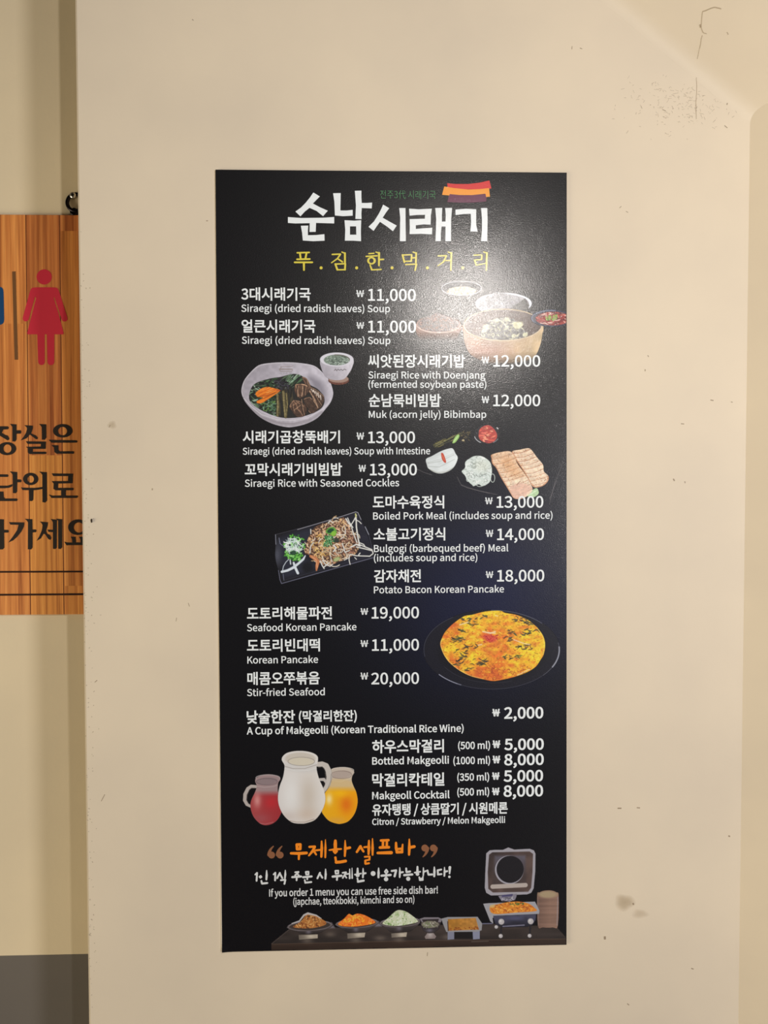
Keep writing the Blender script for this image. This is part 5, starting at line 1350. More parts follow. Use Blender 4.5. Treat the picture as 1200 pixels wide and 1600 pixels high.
shapes('offer_lettering', Z8, [
    T((62, 84), (62, 134), w=[18, 28]), T((32, 152), (100, 140), w=16), ('d', 62, 158, 22), T((122, 84), (123, 130), (120, 184), w=[10, 22, 18]), T((126, 142), (150, 136), w=20), T((60, 194), (66, 226), w=18), T((66, 230), (128, 218), w=24),
    ('d', 233, 140, 27), T((293, 80), (293, 130), (292, 182), w=[12, 26, 22]),
    T((378, 98), (394, 120), (378, 140), (362, 120), (378, 98), w=18), T((326, 164), (426, 156), w=24), T((378, 150), (376, 170), w=20), ('d', 376, 202, 24),
    T((438, 112), (486, 105), w=22), T((486, 108), (470, 170), w=24), T((527, 76), (528, 130), (526, 180), w=[10, 24, 18]), T((532, 130), (562, 124), w=20),
    T((598, 84), (600, 122), w=20), T((602, 124), (640, 118), w=22), T((576, 158), (664, 150), w=24), ('d', 620, 198, 23),
    T((722, 66), (722, 130), w=[20, 28]), T((692, 130), (752, 120), w=17), ('d', 722, 145, 20), T((787, 76), (789, 120), (786, 164), w=[10, 20, 14]), T((790, 122), (816, 112), w=18),
    T((742, 182), (748, 208), w=18), T((748, 212), (780, 210), w=20), T((780, 210), (782, 176), w=16), T((746, 196), (780, 192), w=14),
    T((832, 106), (842, 148), w=20), T((844, 152), (884, 150), w=22), T((908, 70), (909, 120), (907, 170), w=[14, 26, 22]),
    T((946, 104), (984, 96), w=20), T((945, 104), (948, 148), w=20), T((948, 151), (986, 146), w=20), T((1020, 72), (1021, 120), (1018, 166), w=[10, 22, 18]), T((1024, 120), (1050, 114), w=20),
    T((1079, 72), (1076, 140), w=[30, 16]), ('d', 1074, 176, 14)], YT, OFW, M_PRINT, menu)
text_line('offer_translation', 'If you order 1 menu you can use free side dish bar!', 420.5, 684.2, 1400.7, 14.6, .022, YT, OFW, M_PRINT, menu)
text_line('offer_translation', '(japchae, tteokbokki, kimchi and so on)', 458.2, 647.5, 1413.8, 13.8, .020, YT, OFW, M_PRINT, menu)

# ================================================================== PRINTED FOOD PICTURES
R_ = random.Random(11)


def shade(cv, a0, a1, ax, ay, rnd=None, cell=40, amp=0.0):
    """photographic gradient of the print: ink colours a0 -> a1 along (ax, ay) unit range"""
    t = np.clip(ax[0] * (cv.X - ay[0]) + ax[1] * (cv.Y - ay[1]), 0, 1)[..., None]
    c = np.array(a0, float) * (1 - t) + np.array(a1, float) * t
    if amp:
        c = c * (1 + amp * cv.noise(rnd, cell))[..., None]
    return c


# ---- 1 acorn-jelly bowl with soup cup
g = group('bibimbap_picture', 'printed picture of a grey bowl of greens, carrot and brown jelly with a soup cup')
ZB = (370, 540, 6.316)
cv = Canvas(ZB, 30, 50, 1170, 820)
outer = [(215, 195), (330, 172), (480, 165), (620, 172), (760, 198), (840, 260), (910, 340), (945, 430), (950, 490), (925, 560), (880, 620), (800, 710), (690, 770), (560, 802), (480, 803), (350, 770), (220, 700), (110, 590), (60, 510), (46, 440), (70, 350), (130, 270)]
mo = cv.poly(outer, shade(cv, (158, 148, 152), (186, 176, 182), (1 / 900, 0), (40, 0), R_, 22, .05))
inner = [(222, 212), (330, 188), (480, 180), (620, 188), (750, 212), (830, 275), (895, 350), (926, 430), (930, 485), (905, 545), (850, 610), (690, 700), (560, 722), (400, 718), (240, 660), (120, 560), (75, 500), (64, 440), (86, 355), (140, 282)]
mi = cv.poly(inner, shade(cv, (146, 136, 142), (184, 174, 180), (1 / 800, 1 / 900), (60, 150), R_, 30, .06))
cv.poly([(700, 300), (820, 340), (880, 450), (870, 560), (820, 520), (740, 400)], (112, 104, 112), .7, 70, clip=mi)
cv.stroke([(70, 520), (140, 600), (240, 678), (400, 732), (560, 738), (700, 712), (850, 628), (925, 548)], 7, (206, 196, 198), .8)
cv.stroke([(120, 618), (240, 712), (400, 766), (560, 780), (700, 748), (840, 660)], 26, (138, 128, 132), .7, clip=mo, soft=24)
cv.stroke([(240, 700), (420, 762), (560, 768), (720, 728)], 5, (120, 108, 112), .6, clip=mo)
cv.stroke([(60, 500), (46, 440), (70, 350), (130, 270), (215, 195), (330, 172), (480, 166), (620, 172), (760, 198), (840, 260), (910, 340), (945, 430)], 8, (204, 194, 198), .8, clip=mo)
for a_ in ([(430, 208), (540, 205), (555, 200)], [(418, 228), (550, 230)], [(425, 240), (430, 255), (540, 255), (552, 240)], [(440, 212), (430, 226)], [(420, 236), (548, 238)]):
    cv.stroke(a_, 4, (112, 92, 76), .75)
cv.scatter(R_, [(405, 268), (550, 268), (550, 278), (405, 278)], 16, (4, 9), (2, 4), (-90, 90), [(110, 100, 100)], al=.7)
cv.build('bowl', YP, M_PRINT, g)
cv = Canvas(ZB, 90, 270, 880, 730)
food = [(135, 440), (190, 370), (330, 325), (430, 310), (560, 280), (650, 305), (720, 385), (800, 430), (860, 510), (855, 590), (790, 648), (650, 700), (500, 715), (380, 695), (230, 630), (128, 545)]
mf = cv.poly(food, (38, 36, 34))
GR = [(44, 66, 44), (74, 100, 66), (26, 36, 28), (104, 128, 98), (50, 70, 48), (140, 156, 134), (22, 28, 22), (84, 98, 74), (34, 44, 34), (20, 24, 20)]
cv.scatter(R_, [(135, 440), (190, 370), (330, 330), (430, 330), (430, 420), (390, 560), (390, 695), (230, 630), (128, 545)], 190, (30, 75), (7, 17), (-40, 50), GR, mf)
cv.scatter(R_, [(440, 320), (560, 280), (650, 305), (640, 360), (540, 430), (470, 380)], 50, (60, 130), (6, 14), (-50, -28), GR + [(150, 172, 150), (130, 158, 128)], mf, .1)
cv.scatter(R_, [(370, 355), (440, 330), (510, 370), (520, 420), (450, 450), (380, 420)], 70, (20, 50), (6, 12), (-60, 60), [(24, 22, 26), (40, 36, 42), (18, 17, 20), (62, 58, 66)], mf)
cv.scatter(R_, [(240, 550), (380, 540), (385, 650), (260, 640)], 60, (20, 40), (6, 12), (-80, 80), [(74, 106, 76), (36, 56, 40), (116, 144, 116), (24, 34, 26), (90, 120, 60)], mf)
cv.scatter(R_, [(390, 470), (560, 440), (520, 700), (390, 690)], 40, (60, 150), (8, 16), (80, 98), [(34, 32, 26), (52, 46, 36), (24, 22, 20), (70, 62, 44)], mf, .1)
cv.build('greens', YP - 2e-5, M_PRINT, g)
cv = Canvas(ZB, 360, 300, 880, 730)
for pts, w_ in ((([(400, 470), (408, 580), (402, 690)]), 24), (([(460, 455), (470, 580), (482, 704)]), 28), (([(490, 470), (500, 580), (490, 690)]), 14)):
    cv.stroke(pts, w_, (98, 86, 56))
    cv.stroke([(x - 4, y) for x, y in pts], w_ * .35, (142, 126, 86), .8)
JB, JD, JL = (112, 80, 62), (72, 52, 42), (176, 138, 110)
for pc in ([(645, 310), (690, 325), (728, 405), (690, 400), (655, 340)], [(580, 385), (640, 380), (705, 402), (700, 470), (630, 520), (600, 500), (572, 450)], [(715, 405), (790, 440), (862, 505), (835, 600), (800, 620), (752, 520), (705, 450)],
           [(660, 530), (720, 508), (770, 560), (805, 620), (745, 668), (700, 620)], [(520, 600), (560, 540), (640, 555), (690, 620), (665, 695), (590, 700), (550, 650)]):
    mk = cv.poly(pc, shade(cv, JB, JD, (1 / 300, 1 / 420), (540, 330), R_, 26, .18))
    cv.stroke(pc[:3], 7, JL, .7, clip=mk)
for (xa, ya, xb, yb) in ((735, 430, 752, 455), (755, 440, 772, 470), (778, 452, 792, 490), (800, 468, 812, 510), (825, 490, 830, 530)):
    cv.stroke([(xa, ya), (xb, yb)], 11, (206, 186, 170), .9)
for (xa, ya, xb, yb) in ((660, 540, 745, 665), (690, 525, 790, 640), (560, 545, 600, 620), (530, 605, 600, 560), (600, 560, 640, 600), (590, 620, 650, 690), (580, 390, 610, 500), (650, 400, 640, 500), (720, 450, 800, 610), (640, 380, 690, 400), (655, 320, 700, 400), (560, 640, 640, 580)):
    cv.stroke([(xa, ya), ((xa + xb) / 2 + 6, (ya + yb) / 2 - 4), (xb, yb)], R_.uniform(6, 12), R_.choice([JL, (150, 112, 88), (60, 42, 34), (190, 152, 122)]), .75)
for (xa, ya, xb, yb) in ((600, 395, 590, 505), (675, 405, 668, 490), (740, 520, 790, 610), (545, 570, 560, 650), (575, 545, 590, 560), (620, 560, 650, 600), (700, 640, 720, 665), (765, 480, 830, 590), (630, 530, 660, 690), (685, 345, 700, 395)):
    cv.stroke([(xa, ya), ((xa + xb) / 2 - 5, (ya + yb) / 2), (xb, yb)], 8, (44, 32, 28), .75)
    cv.stroke([(xa + 9, ya), ((xa + xb) / 2 + 5, (ya + yb) / 2), (xb + 9, yb)], 5, (186, 146, 116), .7)
cv.tint(.18 * cv.noise(R_, 12))
cv.build('acorn_jelly', YP - 4e-5, M_PRINT, g)
cv = Canvas(ZB, 170, 390, 450, 590)
car = [(185, 470), (240, 425), (300, 408), (340, 414), (425, 438), (408, 462), (330, 515), (250, 565), (205, 568), (200, 545), (260, 515), (205, 505)]
mk = cv.poly(car, (222, 120, 36))
for k in range(26):
    y = R_.uniform(410, 560)
    x = R_.uniform(190, 330)
    cv.stroke([(x, y), (x + R_.uniform(50, 110), y - R_.uniform(18, 45))], R_.uniform(4, 8), R_.choice([(240, 152, 66), (206, 98, 26), (246, 168, 84), (180, 80, 24)]), .8, clip=mk)
cv.stroke([(205, 510), (300, 490), (400, 455)], 6, (120, 58, 24), .8)
cv.stroke([(200, 545), (290, 512), (380, 468)], 5, (130, 60, 24), .7)
cv.stroke([(395, 440), (425, 445)], 12, (150, 60, 40), .7)
cv.build('carrot_strips', YP - 6e-5, M_PRINT, g)
cv = Canvas(ZB, 800, 50, 1170, 400)
cv.ell(1005, 345, 102, 42, (98, 56, 44))
cv.scatter(R_, [(925, 350), (1100, 320), (1095, 375), (930, 380)], 30, (14, 22), (3, 5), (70, 110), [(130, 78, 60), (80, 44, 36)], cv.a.copy())
cv.ell(1005, 330, 98, 36, (150, 120, 106))
mb = cv.poly([(822, 150), (838, 235), (870, 300), (920, 332), (990, 342), (1060, 328), (1110, 270), (1140, 210), (1152, 140), (1080, 90), (985, 70), (880, 90)], shade(cv, (158, 148, 154), (200, 190, 194), (1 / 330, -1 / 500), (830, 250), R_, 18, .04))
cv.ell(987, 137, 165, 69, (204, 196, 200))
ms = cv.ell(987, 142, 128, 53, (112, 122, 108))
cv.scatter(R_, [(870, 100), (1110, 100), (1110, 190), (870, 190)], 120, (10, 28), (4, 9), (-50, 50), [(150, 160, 146), (80, 92, 80), (176, 184, 172), (58, 66, 58), (126, 138, 120)], ms)
cv.arc(987, 142, 126, 50, -100, -5, 9, (78, 70, 58), .8)
cv.stroke([(962, 246), (975, 232), (985, 248), (1000, 232), (1012, 244), (1030, 234), (1045, 246), (1062, 232), (1080, 240)], 6, (66, 58, 60), .8)
cv.build('soup_cup', YP - 2e-5, M_PRINT, g)

# ---- 2 brass bowl and side bowls
g = group('siraegi_rice_picture', 'printed picture of a brass bowl of rice and greens among side bowls')
ZS2 = (645, 435, 4.898)
cv = Canvas(ZS2, 210, 15, 540, 140)
cv.ell(373, 78, 152, 54, (70, 66, 68), .75)
mk = cv.poly([(260, 100), (300, 72), (370, 62), (440, 68), (490, 95), (450, 122), (373, 130), (290, 122)], (168, 148, 124))
cv.scatter(R_, [(265, 70), (480, 70), (480, 122), (265, 122)], 110, (8, 18), (4, 8), (-60, 60), [(206, 190, 166), (150, 128, 104), (186, 166, 138), (220, 208, 190)], mk)
cv.arc(373, 76, 153, 54, 0, 360, 6, (196, 190, 190), .9)
cv.build('rice_bowl', YP, M_PRINT, g)
cv = Canvas(ZS2, 470, 90, 920, 290)
cv.ell(695, 192, 216, 82, (206, 202, 204))
cv.ell(695, 192, 192, 68, (96, 90, 92))
mk = cv.hard([(482, 190), (520, 160), (640, 98), (840, 148), (860, 160), (745, 232), (600, 238), (520, 252)], shade(cv, (146, 140, 142), (128, 122, 124), (1 / 360, 0), (480, 0), R_, 14, .25))
cv.scatter(R_, [(482, 190), (640, 100), (850, 155), (745, 232), (540, 250)], 130, (10, 26), (3, 7), (-60, 60), [(176, 170, 172), (104, 98, 102), (156, 150, 152), (84, 80, 82)], mk, al=.8)
mk = cv.hard([(745, 232), (860, 152), (892, 205), (880, 258), (800, 262)], (52, 48, 44))
cv.scatter(R_, [(745, 232), (860, 152), (892, 205), (880, 258)], 60, (8, 18), (3, 7), (-60, 60), [(86, 80, 76), (34, 32, 30), (110, 104, 100)], mk)
cv.build('seaweed_plate', YP - 1e-5, M_PRINT, g)
cv = Canvas(ZS2, 380, 220, 1000, 660)
body = [(392, 350), (388, 420), (396, 490), (425, 560), (470, 602), (560, 640), (690, 652), (830, 640), (930, 600), (975, 510), (992, 420), (990, 350), (690, 300)]
fade = np.clip((668 - cv.Y) / 110, 0, 1)
cv.poly(body, shade(cv, (150, 112, 88), (190, 160, 118), (1 / 600, 0), (390, 0), R_, 50, .12), 1.0, clip=fade)
cv.ell(560, 560, 150, 60, (150, 98, 80), .6, soft=90, clip=cv.a.copy())
cv.ell(690, 356, 302, 124, (186, 158, 126))
mi = cv.ell(690, 355, 294, 117, shade(cv, (92, 66, 54), (70, 50, 42), (1 / 600, 0), (390, 0), R_, 40, .1))
pile = [(520, 440), (540, 370), (600, 320), (700, 300), (790, 330), (850, 390), (880, 440), (780, 466), (640, 470)]
mk = cv.poly(pile, (74, 68, 64), clip=mi)
cv.scatter(R_, pile, 260, (12, 38), (6, 14), (-70, 70), [(176, 168, 138), (96, 92, 90), (62, 58, 58), (200, 192, 160), (120, 114, 108), (50, 46, 46), (150, 142, 120)], mi)
for (x, y, r) in ((800, 360, 34), (822, 352, 24), (560, 370, 22), (545, 400, 20), (860, 430, 20), (640, 322, 20), (720, 312, 18), (770, 440, 16)):
    cv.ell(x, y, r, r * .8, (198, 190, 150), .9, soft=8)
    cv.scatter(R_, [(x - r, y - r), (x + r, y - r), (x + r, y + r), (x - r, y + r)], 8, (8, 16), (4, 7), (0, 180), [(220, 214, 184), (160, 150, 116)], cv.a.copy(), al=.8)
cv.arc(690, 356, 298, 120, 0, 360, 4, (216, 192, 158), .9)
cv.build('brass_bowl', YP - 2e-5, M_PRINT, g)
cv = Canvas(ZS2, 15, 250, 380, 480)
fade = np.clip((476 - cv.Y) / 80, 0, 1)
cv.poly([(28, 350), (24, 400), (40, 445), (90, 480), (200, 490), (310, 478), (352, 430), (368, 350), (200, 300)], (130, 88, 68), clip=fade)
cv.ell(197, 350, 170, 66, (128, 84, 68))
mk = cv.poly([(40, 350), (80, 305), (140, 280), (190, 262), (260, 285), (330, 310), (355, 350), (300, 395), (197, 408), (90, 392)], (74, 52, 46))
cv.scatter(R_, [(45, 340), (190, 265), (350, 330), (300, 395), (90, 392)], 190, (8, 24), (4, 9), (-70, 70), [(130, 84, 66), (92, 60, 50), (156, 104, 82), (56, 42, 40), (84, 72, 70)], mk)
cv.arc(197, 350, 170, 66, 5, 178, 6, (190, 160, 142), .9)
cv.build('side_bowl', YP - 3e-5, M_PRINT, g)
cv = Canvas(ZS2, 890, 225, 1180, 380)
cv.ell(1062, 305, 158, 66, (40, 42, 60))
cv.arc(1062, 305, 152, 60, 150, 280, 7, (130, 134, 150), .8)
mk = cv.ell(1072, 308, 132, 52, (128, 36, 30))
cv.scatter(R_, [(930, 262), (1175, 250), (1175, 355), (960, 350)], 150, (16, 46), (5, 10), (-50, 50), [(164, 54, 42), (196, 96, 76), (110, 26, 24), (214, 176, 160), (150, 40, 34), (84, 22, 22)], mk)
cv.scatter(R_, [(1010, 290), (1100, 280), (1110, 315), (1030, 325)], 40, (8, 18), (5, 9), (-70, 70), [(120, 152, 60), (150, 178, 84), (90, 120, 44)])
cv.build('kimchi_plate', YP - 4e-5, M_PRINT, g, xmax=884.6)

# ---- 3 boiled pork tray
g = group('boiled_pork_picture', 'printed picture of sliced boiled pork, white noodles, cabbage and kimchi on a dark tray')
ZP = (650, 655, 5.217)
for win, pts_ in (((330, 460, 700, 640), ([(335, 470), (370, 540), (520, 585), (660, 615)], [(372, 535), (420, 560), (600, 605)])), ((0, 395, 140, 465), ([(5, 405), (60, 432), (130, 455)],)), ((1070, 330, 1195, 700), ([(1198, 350), (1140, 500), (1085, 700)], [(1140, 500), (1090, 650)]))):
    cv = Canvas(ZP, *win)
    for pts in pts_:
        cv.stroke(pts, 5, (120, 112, 112), .4)
    cv.build('tray_edge', YP, M_PRINT, g, xmax=884.6)
cv = Canvas(ZP, 465, 40, 690, 210)
cv.ell(578, 122, 106, 80, (40, 37, 40), .9)
cv.arc(578, 122, 104, 78, 120, 165, 6, (190, 186, 186), .9)
cv.arc(578, 122, 104, 78, 30, 60, 5, (150, 146, 148), .8)
cv.stroke([(660, 70), (668, 78)], 9, (210, 204, 200), .9)
kim = [(512, 110), (530, 70), (590, 48), (640, 85), (662, 135), (640, 178), (585, 196), (520, 165)]
mk = cv.poly(kim, (176, 66, 56))
for k in range(46):
    x, y = R_.uniform(515, 655), R_.uniform(58, 190)
    if inside(x, y, kim):
        cv.ell(x, y, R_.uniform(12, 26), R_.uniform(7, 12), R_.choice([(208, 86, 70), (230, 122, 94), (176, 62, 58), (216, 100, 84), (236, 150, 116), (160, 60, 66)]), .95, R_.uniform(-1, 1), 5, mk)
        cv.stroke([(x - 14, y + 8), (x + 14, y + 8 + R_.uniform(-5, 5))], 4, (96, 26, 30), .75, mk)
cv.build('kimchi', YP - 1e-5, M_PRINT, g)
cv = Canvas(ZP, 140, 75, 460, 250)
for k in range(46):
    t = R_.random()
    x, y = 165 + 180 * t + R_.uniform(-20, 20), 215 - 85 * t + R_.uniform(-18, 20)
    L = R_.uniform(30, 80)
    cv.stroke([(x - L / 2, y + L * .22), (x, y - R_.uniform(-4, 10)), (x + L / 2, y - L * .22)], R_.uniform(3, 6), R_.choice([(104, 100, 58), (74, 72, 44), (140, 130, 80), (56, 54, 40), (120, 108, 64)]), .9)
cv.scatter(R_, [(360, 110), (440, 90), (445, 170), (370, 190)], 36, (8, 26), (3, 6), (-70, 70), [(90, 80, 56), (120, 104, 72), (62, 58, 48)], al=.8)
cv.poly([(297, 190), (315, 150), (335, 128), (352, 126), (350, 150), (322, 188), (303, 196)], (150, 184, 100))
cv.stroke([(308, 182), (342, 138)], 6, (200, 220, 160), .8)
cv.ell(385, 172, 10, 8, (190, 170, 130), .9)
cv.build('seasoned_greens', YP - 1e-5, M_PRINT, g)
cv = Canvas(ZP, 70, 230, 350, 450)
mk = cv.poly([(82, 325), (130, 300), (200, 262), (265, 240), (300, 240), (322, 280), (340, 320), (305, 395), (240, 435), (170, 440), (105, 405), (88, 370)], shade(cv, (196, 196, 192), (214, 214, 210), (1 / 260, 0), (80, 0), R_, 40, .04))
for q in range(9):
    f = q / 8
    cv.stroke([(92 + 10 * f, 335 + 66 * f), (190, 300 + 120 * f), (300 + 20 * f, 255 + 95 * f)], R_.uniform(2.5, 5), R_.choice([(160, 160, 152), (226, 226, 222), (176, 176, 168)]), .55, mk)
cv.stroke([(100, 405), (170, 436), (245, 430), (305, 395)], 7, (150, 146, 132), .6, mk)
cv.poly([(205, 278), (222, 280), (240, 325), (245, 352), (232, 354), (212, 325)], (184, 66, 44))
cv.stroke([(216, 296), (232, 335)], 5, (226, 130, 96), .8)
cv.build('cabbage', YP - 2e-5, M_PRINT, g)
cv = Canvas(ZP, 350, 285, 660, 565)
blob = [(372, 425), (400, 395), (402, 350), (440, 318), (480, 300), (540, 303), (600, 345), (618, 400), (616, 450), (600, 512), (545, 545), (510, 530), (470, 542), (420, 500), (400, 460)]
mk = cv.poly(blob, (200, 204, 194))
for k in range(210):
    x, y = R_.uniform(375, 615), R_.uniform(305, 540)
    if inside(x, y, blob):
        r = R_.uniform(10, 34)
        a0 = R_.uniform(0, 360)
        cv.arc(x, y, r, r * R_.uniform(.5, 1), a0, a0 + R_.uniform(60, 170), R_.uniform(3, 6), R_.choice([(226, 227, 220), (212, 214, 206), (160, 163, 154), (236, 236, 230), (136, 140, 132)]), .8, mk)
cv.ell(540, 380, 60, 50, (206, 200, 176), .35, soft=50, clip=mk)
for (x, y, rx, ry) in ((625, 480, 17, 34), (470, 520, 12, 24), (520, 535, 26, 14), (425, 490, 14, 18), (560, 520, 12, 18)):
    cv.arc(x, y, rx, ry, 0, 360, 4.5, (196, 200, 190), .9)
cv.build('white_noodles', YP - 3e-5, M_PRINT, g)
cv = Canvas(ZP, 600, 225, 1095, 665)
cv.poly([(905, 610), (945, 580), (985, 562), (1000, 605), (960, 636), (915, 630)], (176, 196, 150))
cv.stroke([(925, 615), (985, 580)], 8, (206, 218, 184), .8)
for pc, base in (([(782, 265), (850, 248), (912, 236), (942, 252), (985, 310), (1035, 372), (1042, 425), (1080, 465), (1072, 510), (1030, 545), (968, 556), (935, 525), (900, 460), (860, 395), (815, 330)], (216, 180, 148)),
                 ([(615, 290), (690, 268), (765, 262), (800, 300), (830, 370), (890, 450), (950, 565), (915, 620), (860, 648), (800, 645), (768, 600), (735, 545), (690, 470), (655, 400), (622, 360), (616, 320)], (214, 174, 140))):
    mk = cv.poly(pc, shade(cv, base, (226, 196, 166), (1 / 400, 1 / 400), (640, 280), R_, 24, .09))
    for k in range(9):
        f = k / 8
        xa, ya = (610 + 150 * f, 330 + 290 * f) if base[1] == 174 else (790 + 150 * f, 280 + 260 * f)
        cv.stroke([(xa, ya), (xa + 70, ya - 8 + R_.uniform(-8, 8)), (xa + 190, ya - 52)], R_.uniform(4, 7), R_.choice([(170, 112, 80), (186, 128, 96), (150, 92, 66)]), .6, mk)
        cv.stroke([(xa, ya + 9), (xa + 80, ya + 2), (xa + 190, ya - 42)], 5, (240, 212, 190), .6, mk)
    cv.stroke(pc[-8:] + pc[:1], 14, (176, 104, 66), .55, mk)
    cv.scatter(R_, pc, 90, (4, 10), (3, 6), (0, 180), [(140, 82, 54), (176, 120, 86), (112, 66, 46), (196, 120, 60)], mk, al=.7)
cv.poly([(690, 330), (770, 300), (830, 380), (880, 450), (800, 480), (730, 420)], (196, 124, 66), .35, 60)
cv.poly([(765, 560), (850, 520), (930, 545), (945, 565), (860, 648), (800, 645)], (216, 170, 148), .8, 14, clip=mk)
cv.stroke([(820, 535), (850, 505)], 5, (110, 60, 42), .8)
cv.tint(.07 * cv.noise(R_, 9))
cv.build('sliced_pork', YP - 4e-5, M_PRINT, g)

# ---- 4 bulgogi plate
g = group('bulgogi_picture', 'printed picture of a black rectangular plate of bulgogi with sprouts and salad')
ZG = (425, 790, 7.273)
cv = Canvas(ZG, 20, 55, 1175, 900)
tray = [(40, 330), (300, 256), (500, 208), (800, 118), (950, 70), (975, 76), (1010, 150), (1080, 320), (1155, 560), (1150, 592), (800, 690), (500, 775), (108, 886), (88, 840), (72, 735), (45, 640), (34, 560), (40, 450)]
mt_ = cv.hard(tray, shade(cv, (24, 23, 28), (32, 31, 42), (1 / 1000, 0), (50, 0), R_, 60, .08))
cv.poly([(95, 370), (480, 262), (420, 420), (380, 600), (480, 700), (150, 820), (110, 700), (90, 500)], (42, 43, 56), .8, 60, clip=mt_)
cv.ell(60, 560, 40, 110, (88, 88, 100), .7, soft=60, clip=mt_)
for pts, w_, c_, al in (([(40, 330), (44, 440)], 7, (140, 138, 150), .9), ([(74, 735), (90, 840), (108, 886), (500, 775), (800, 690), (1150, 592)], 7, (120, 118, 136), .8), ([(36, 330), (300, 262)], 5, (90, 86, 92), .6), ([(290, 272), (500, 210), (800, 120), (950, 71), (975, 78), (1012, 160)], 7, (160, 154, 160), .9),
                        ([(80, 368), (92, 432), (128, 460)], 7, (140, 140, 158), .8), ([(126, 776), (136, 850)], 6, (130, 130, 150), .8), ([(1058, 240), (1100, 330)], 9, (150, 148, 158), .8), ([(1100, 330), (1152, 540)], 5, (84, 82, 96), .8), ([(130, 850), (500, 745), (1100, 575)], 4, (70, 70, 86), .6)):
    cv.stroke(pts, w_, c_, al)
cv.ell(400, 700, 60, 60, (18, 18, 22), .8, soft=40)
cv.build('plate', YP, M_PRINT, g)
cv = Canvas(ZG, 95, 290, 400, 800)
sal = [(130, 420), (200, 340), (270, 318), (350, 370), (385, 450), (370, 540), (330, 620), (260, 628), (180, 600), (125, 550), (150, 480)]
SG = [(92, 164, 60), (60, 128, 48), (126, 194, 90), (44, 92, 40), (150, 206, 120)]
cv.scatter(R_, sal, 110, (16, 40), (10, 20), (0, 180), SG, bend=.8)
cv.scatter(R_, [(140, 420), (210, 370), (280, 370), (340, 430), (340, 500), (250, 540), (170, 520)], 120, (26, 70), (5, 10), (-80, 80), [(206, 214, 208), (180, 192, 186), (218, 224, 218), (156, 172, 164), (226, 230, 226)])
cv.scatter(R_, [(130, 540), (200, 560), (330, 570), (320, 625), (180, 605)], 60, (14, 32), (10, 18), (0, 180), SG, bend=.8)
cv.ell(240, 535, 36, 24, (40, 66, 50), .9, -.3, 8)
cv.arc(238, 532, 42, 30, 150, 340, 7, (180, 190, 184), .8)
ON = (206, 208, 212)
cv.stroke([(112, 752), (180, 736), (240, 705), (310, 650), (355, 610), (378, 570)], [26, 26, 30, 26, 24, 12], ON)
cv.stroke([(246, 650), (262, 700), (294, 768)], [22, 28, 28], ON)
cv.stroke([(120, 738), (130, 690), (160, 640), (190, 612)], 8, (190, 194, 200))
cv.stroke([(206, 620), (212, 664)], 14, ON, .8)
cv.stroke([(116, 748), (240, 695), (350, 600)], 5, (166, 168, 178), .6)
cv.build('salad', YP - 3e-5, M_PRINT, g)
cv = Canvas(ZG, 360, 60, 1165, 760)
mound = [(400, 400), (490, 240), (650, 190), (760, 150), (825, 140), (900, 240), (950, 330), (985, 430), (970, 530), (880, 590), (760, 640), (620, 690), (530, 640), (420, 560), (375, 540)]
mk = cv.poly(mound, (84, 58, 44))
MP = [(206, 162, 126), (176, 126, 94), (220, 182, 146), (106, 74, 58), (148, 106, 82), (212, 170, 118), (74, 52, 44), (196, 146, 112)]
cv.scatter(R_, mound, 620, (14, 40), (8, 18), (0, 180), MP, mk, .7)
cv.scatter(R_, [(760, 330), (900, 260), (950, 420), (960, 530), (800, 560)], 120, (12, 30), (7, 14), (0, 180), [(120, 78, 62), (84, 54, 46), (156, 108, 88), (190, 146, 120)], mk, .7)
cv.scatter(R_, [(420, 420), (560, 300), (640, 560), (520, 600)], 60, (20, 60), (5, 9), (-70, 60), [(214, 168, 90), (226, 190, 120), (190, 136, 70)], mk, .6)
cv.scatter(R_, mound, 150, (10, 26), (6, 12), (0, 180), [(52, 34, 30), (74, 48, 38), (40, 28, 26)], mk, .7, .8)
for k in range(80):
    x, y = R_.uniform(400, 960), R_.uniform(180, 660)
    if inside(x, y, mound):
        r = R_.uniform(30, 80)
        a0 = R_.uniform(0, 360)
        cv.arc(x, y, r, r * R_.uniform(.5, 1.2), a0, a0 + R_.uniform(50, 140), R_.uniform(6, 10), R_.choice([(222, 206, 180), (206, 184, 150), (226, 214, 196), (196, 160, 120)]), .9)
cv.stroke([(440, 575), (490, 600), (520, 640), (510, 690), (505, 735)], [30, 44, 40, 34, 16], (186, 116, 76))
cv.stroke([(450, 580), (500, 615), (515, 700)], 10, (220, 160, 118), .8)
cv.build('grilled_beef', YP - 5e-5, M_PRINT, g)
cv = Canvas(ZG, 420, 80, 1165, 730)
SP = (220, 214, 206)
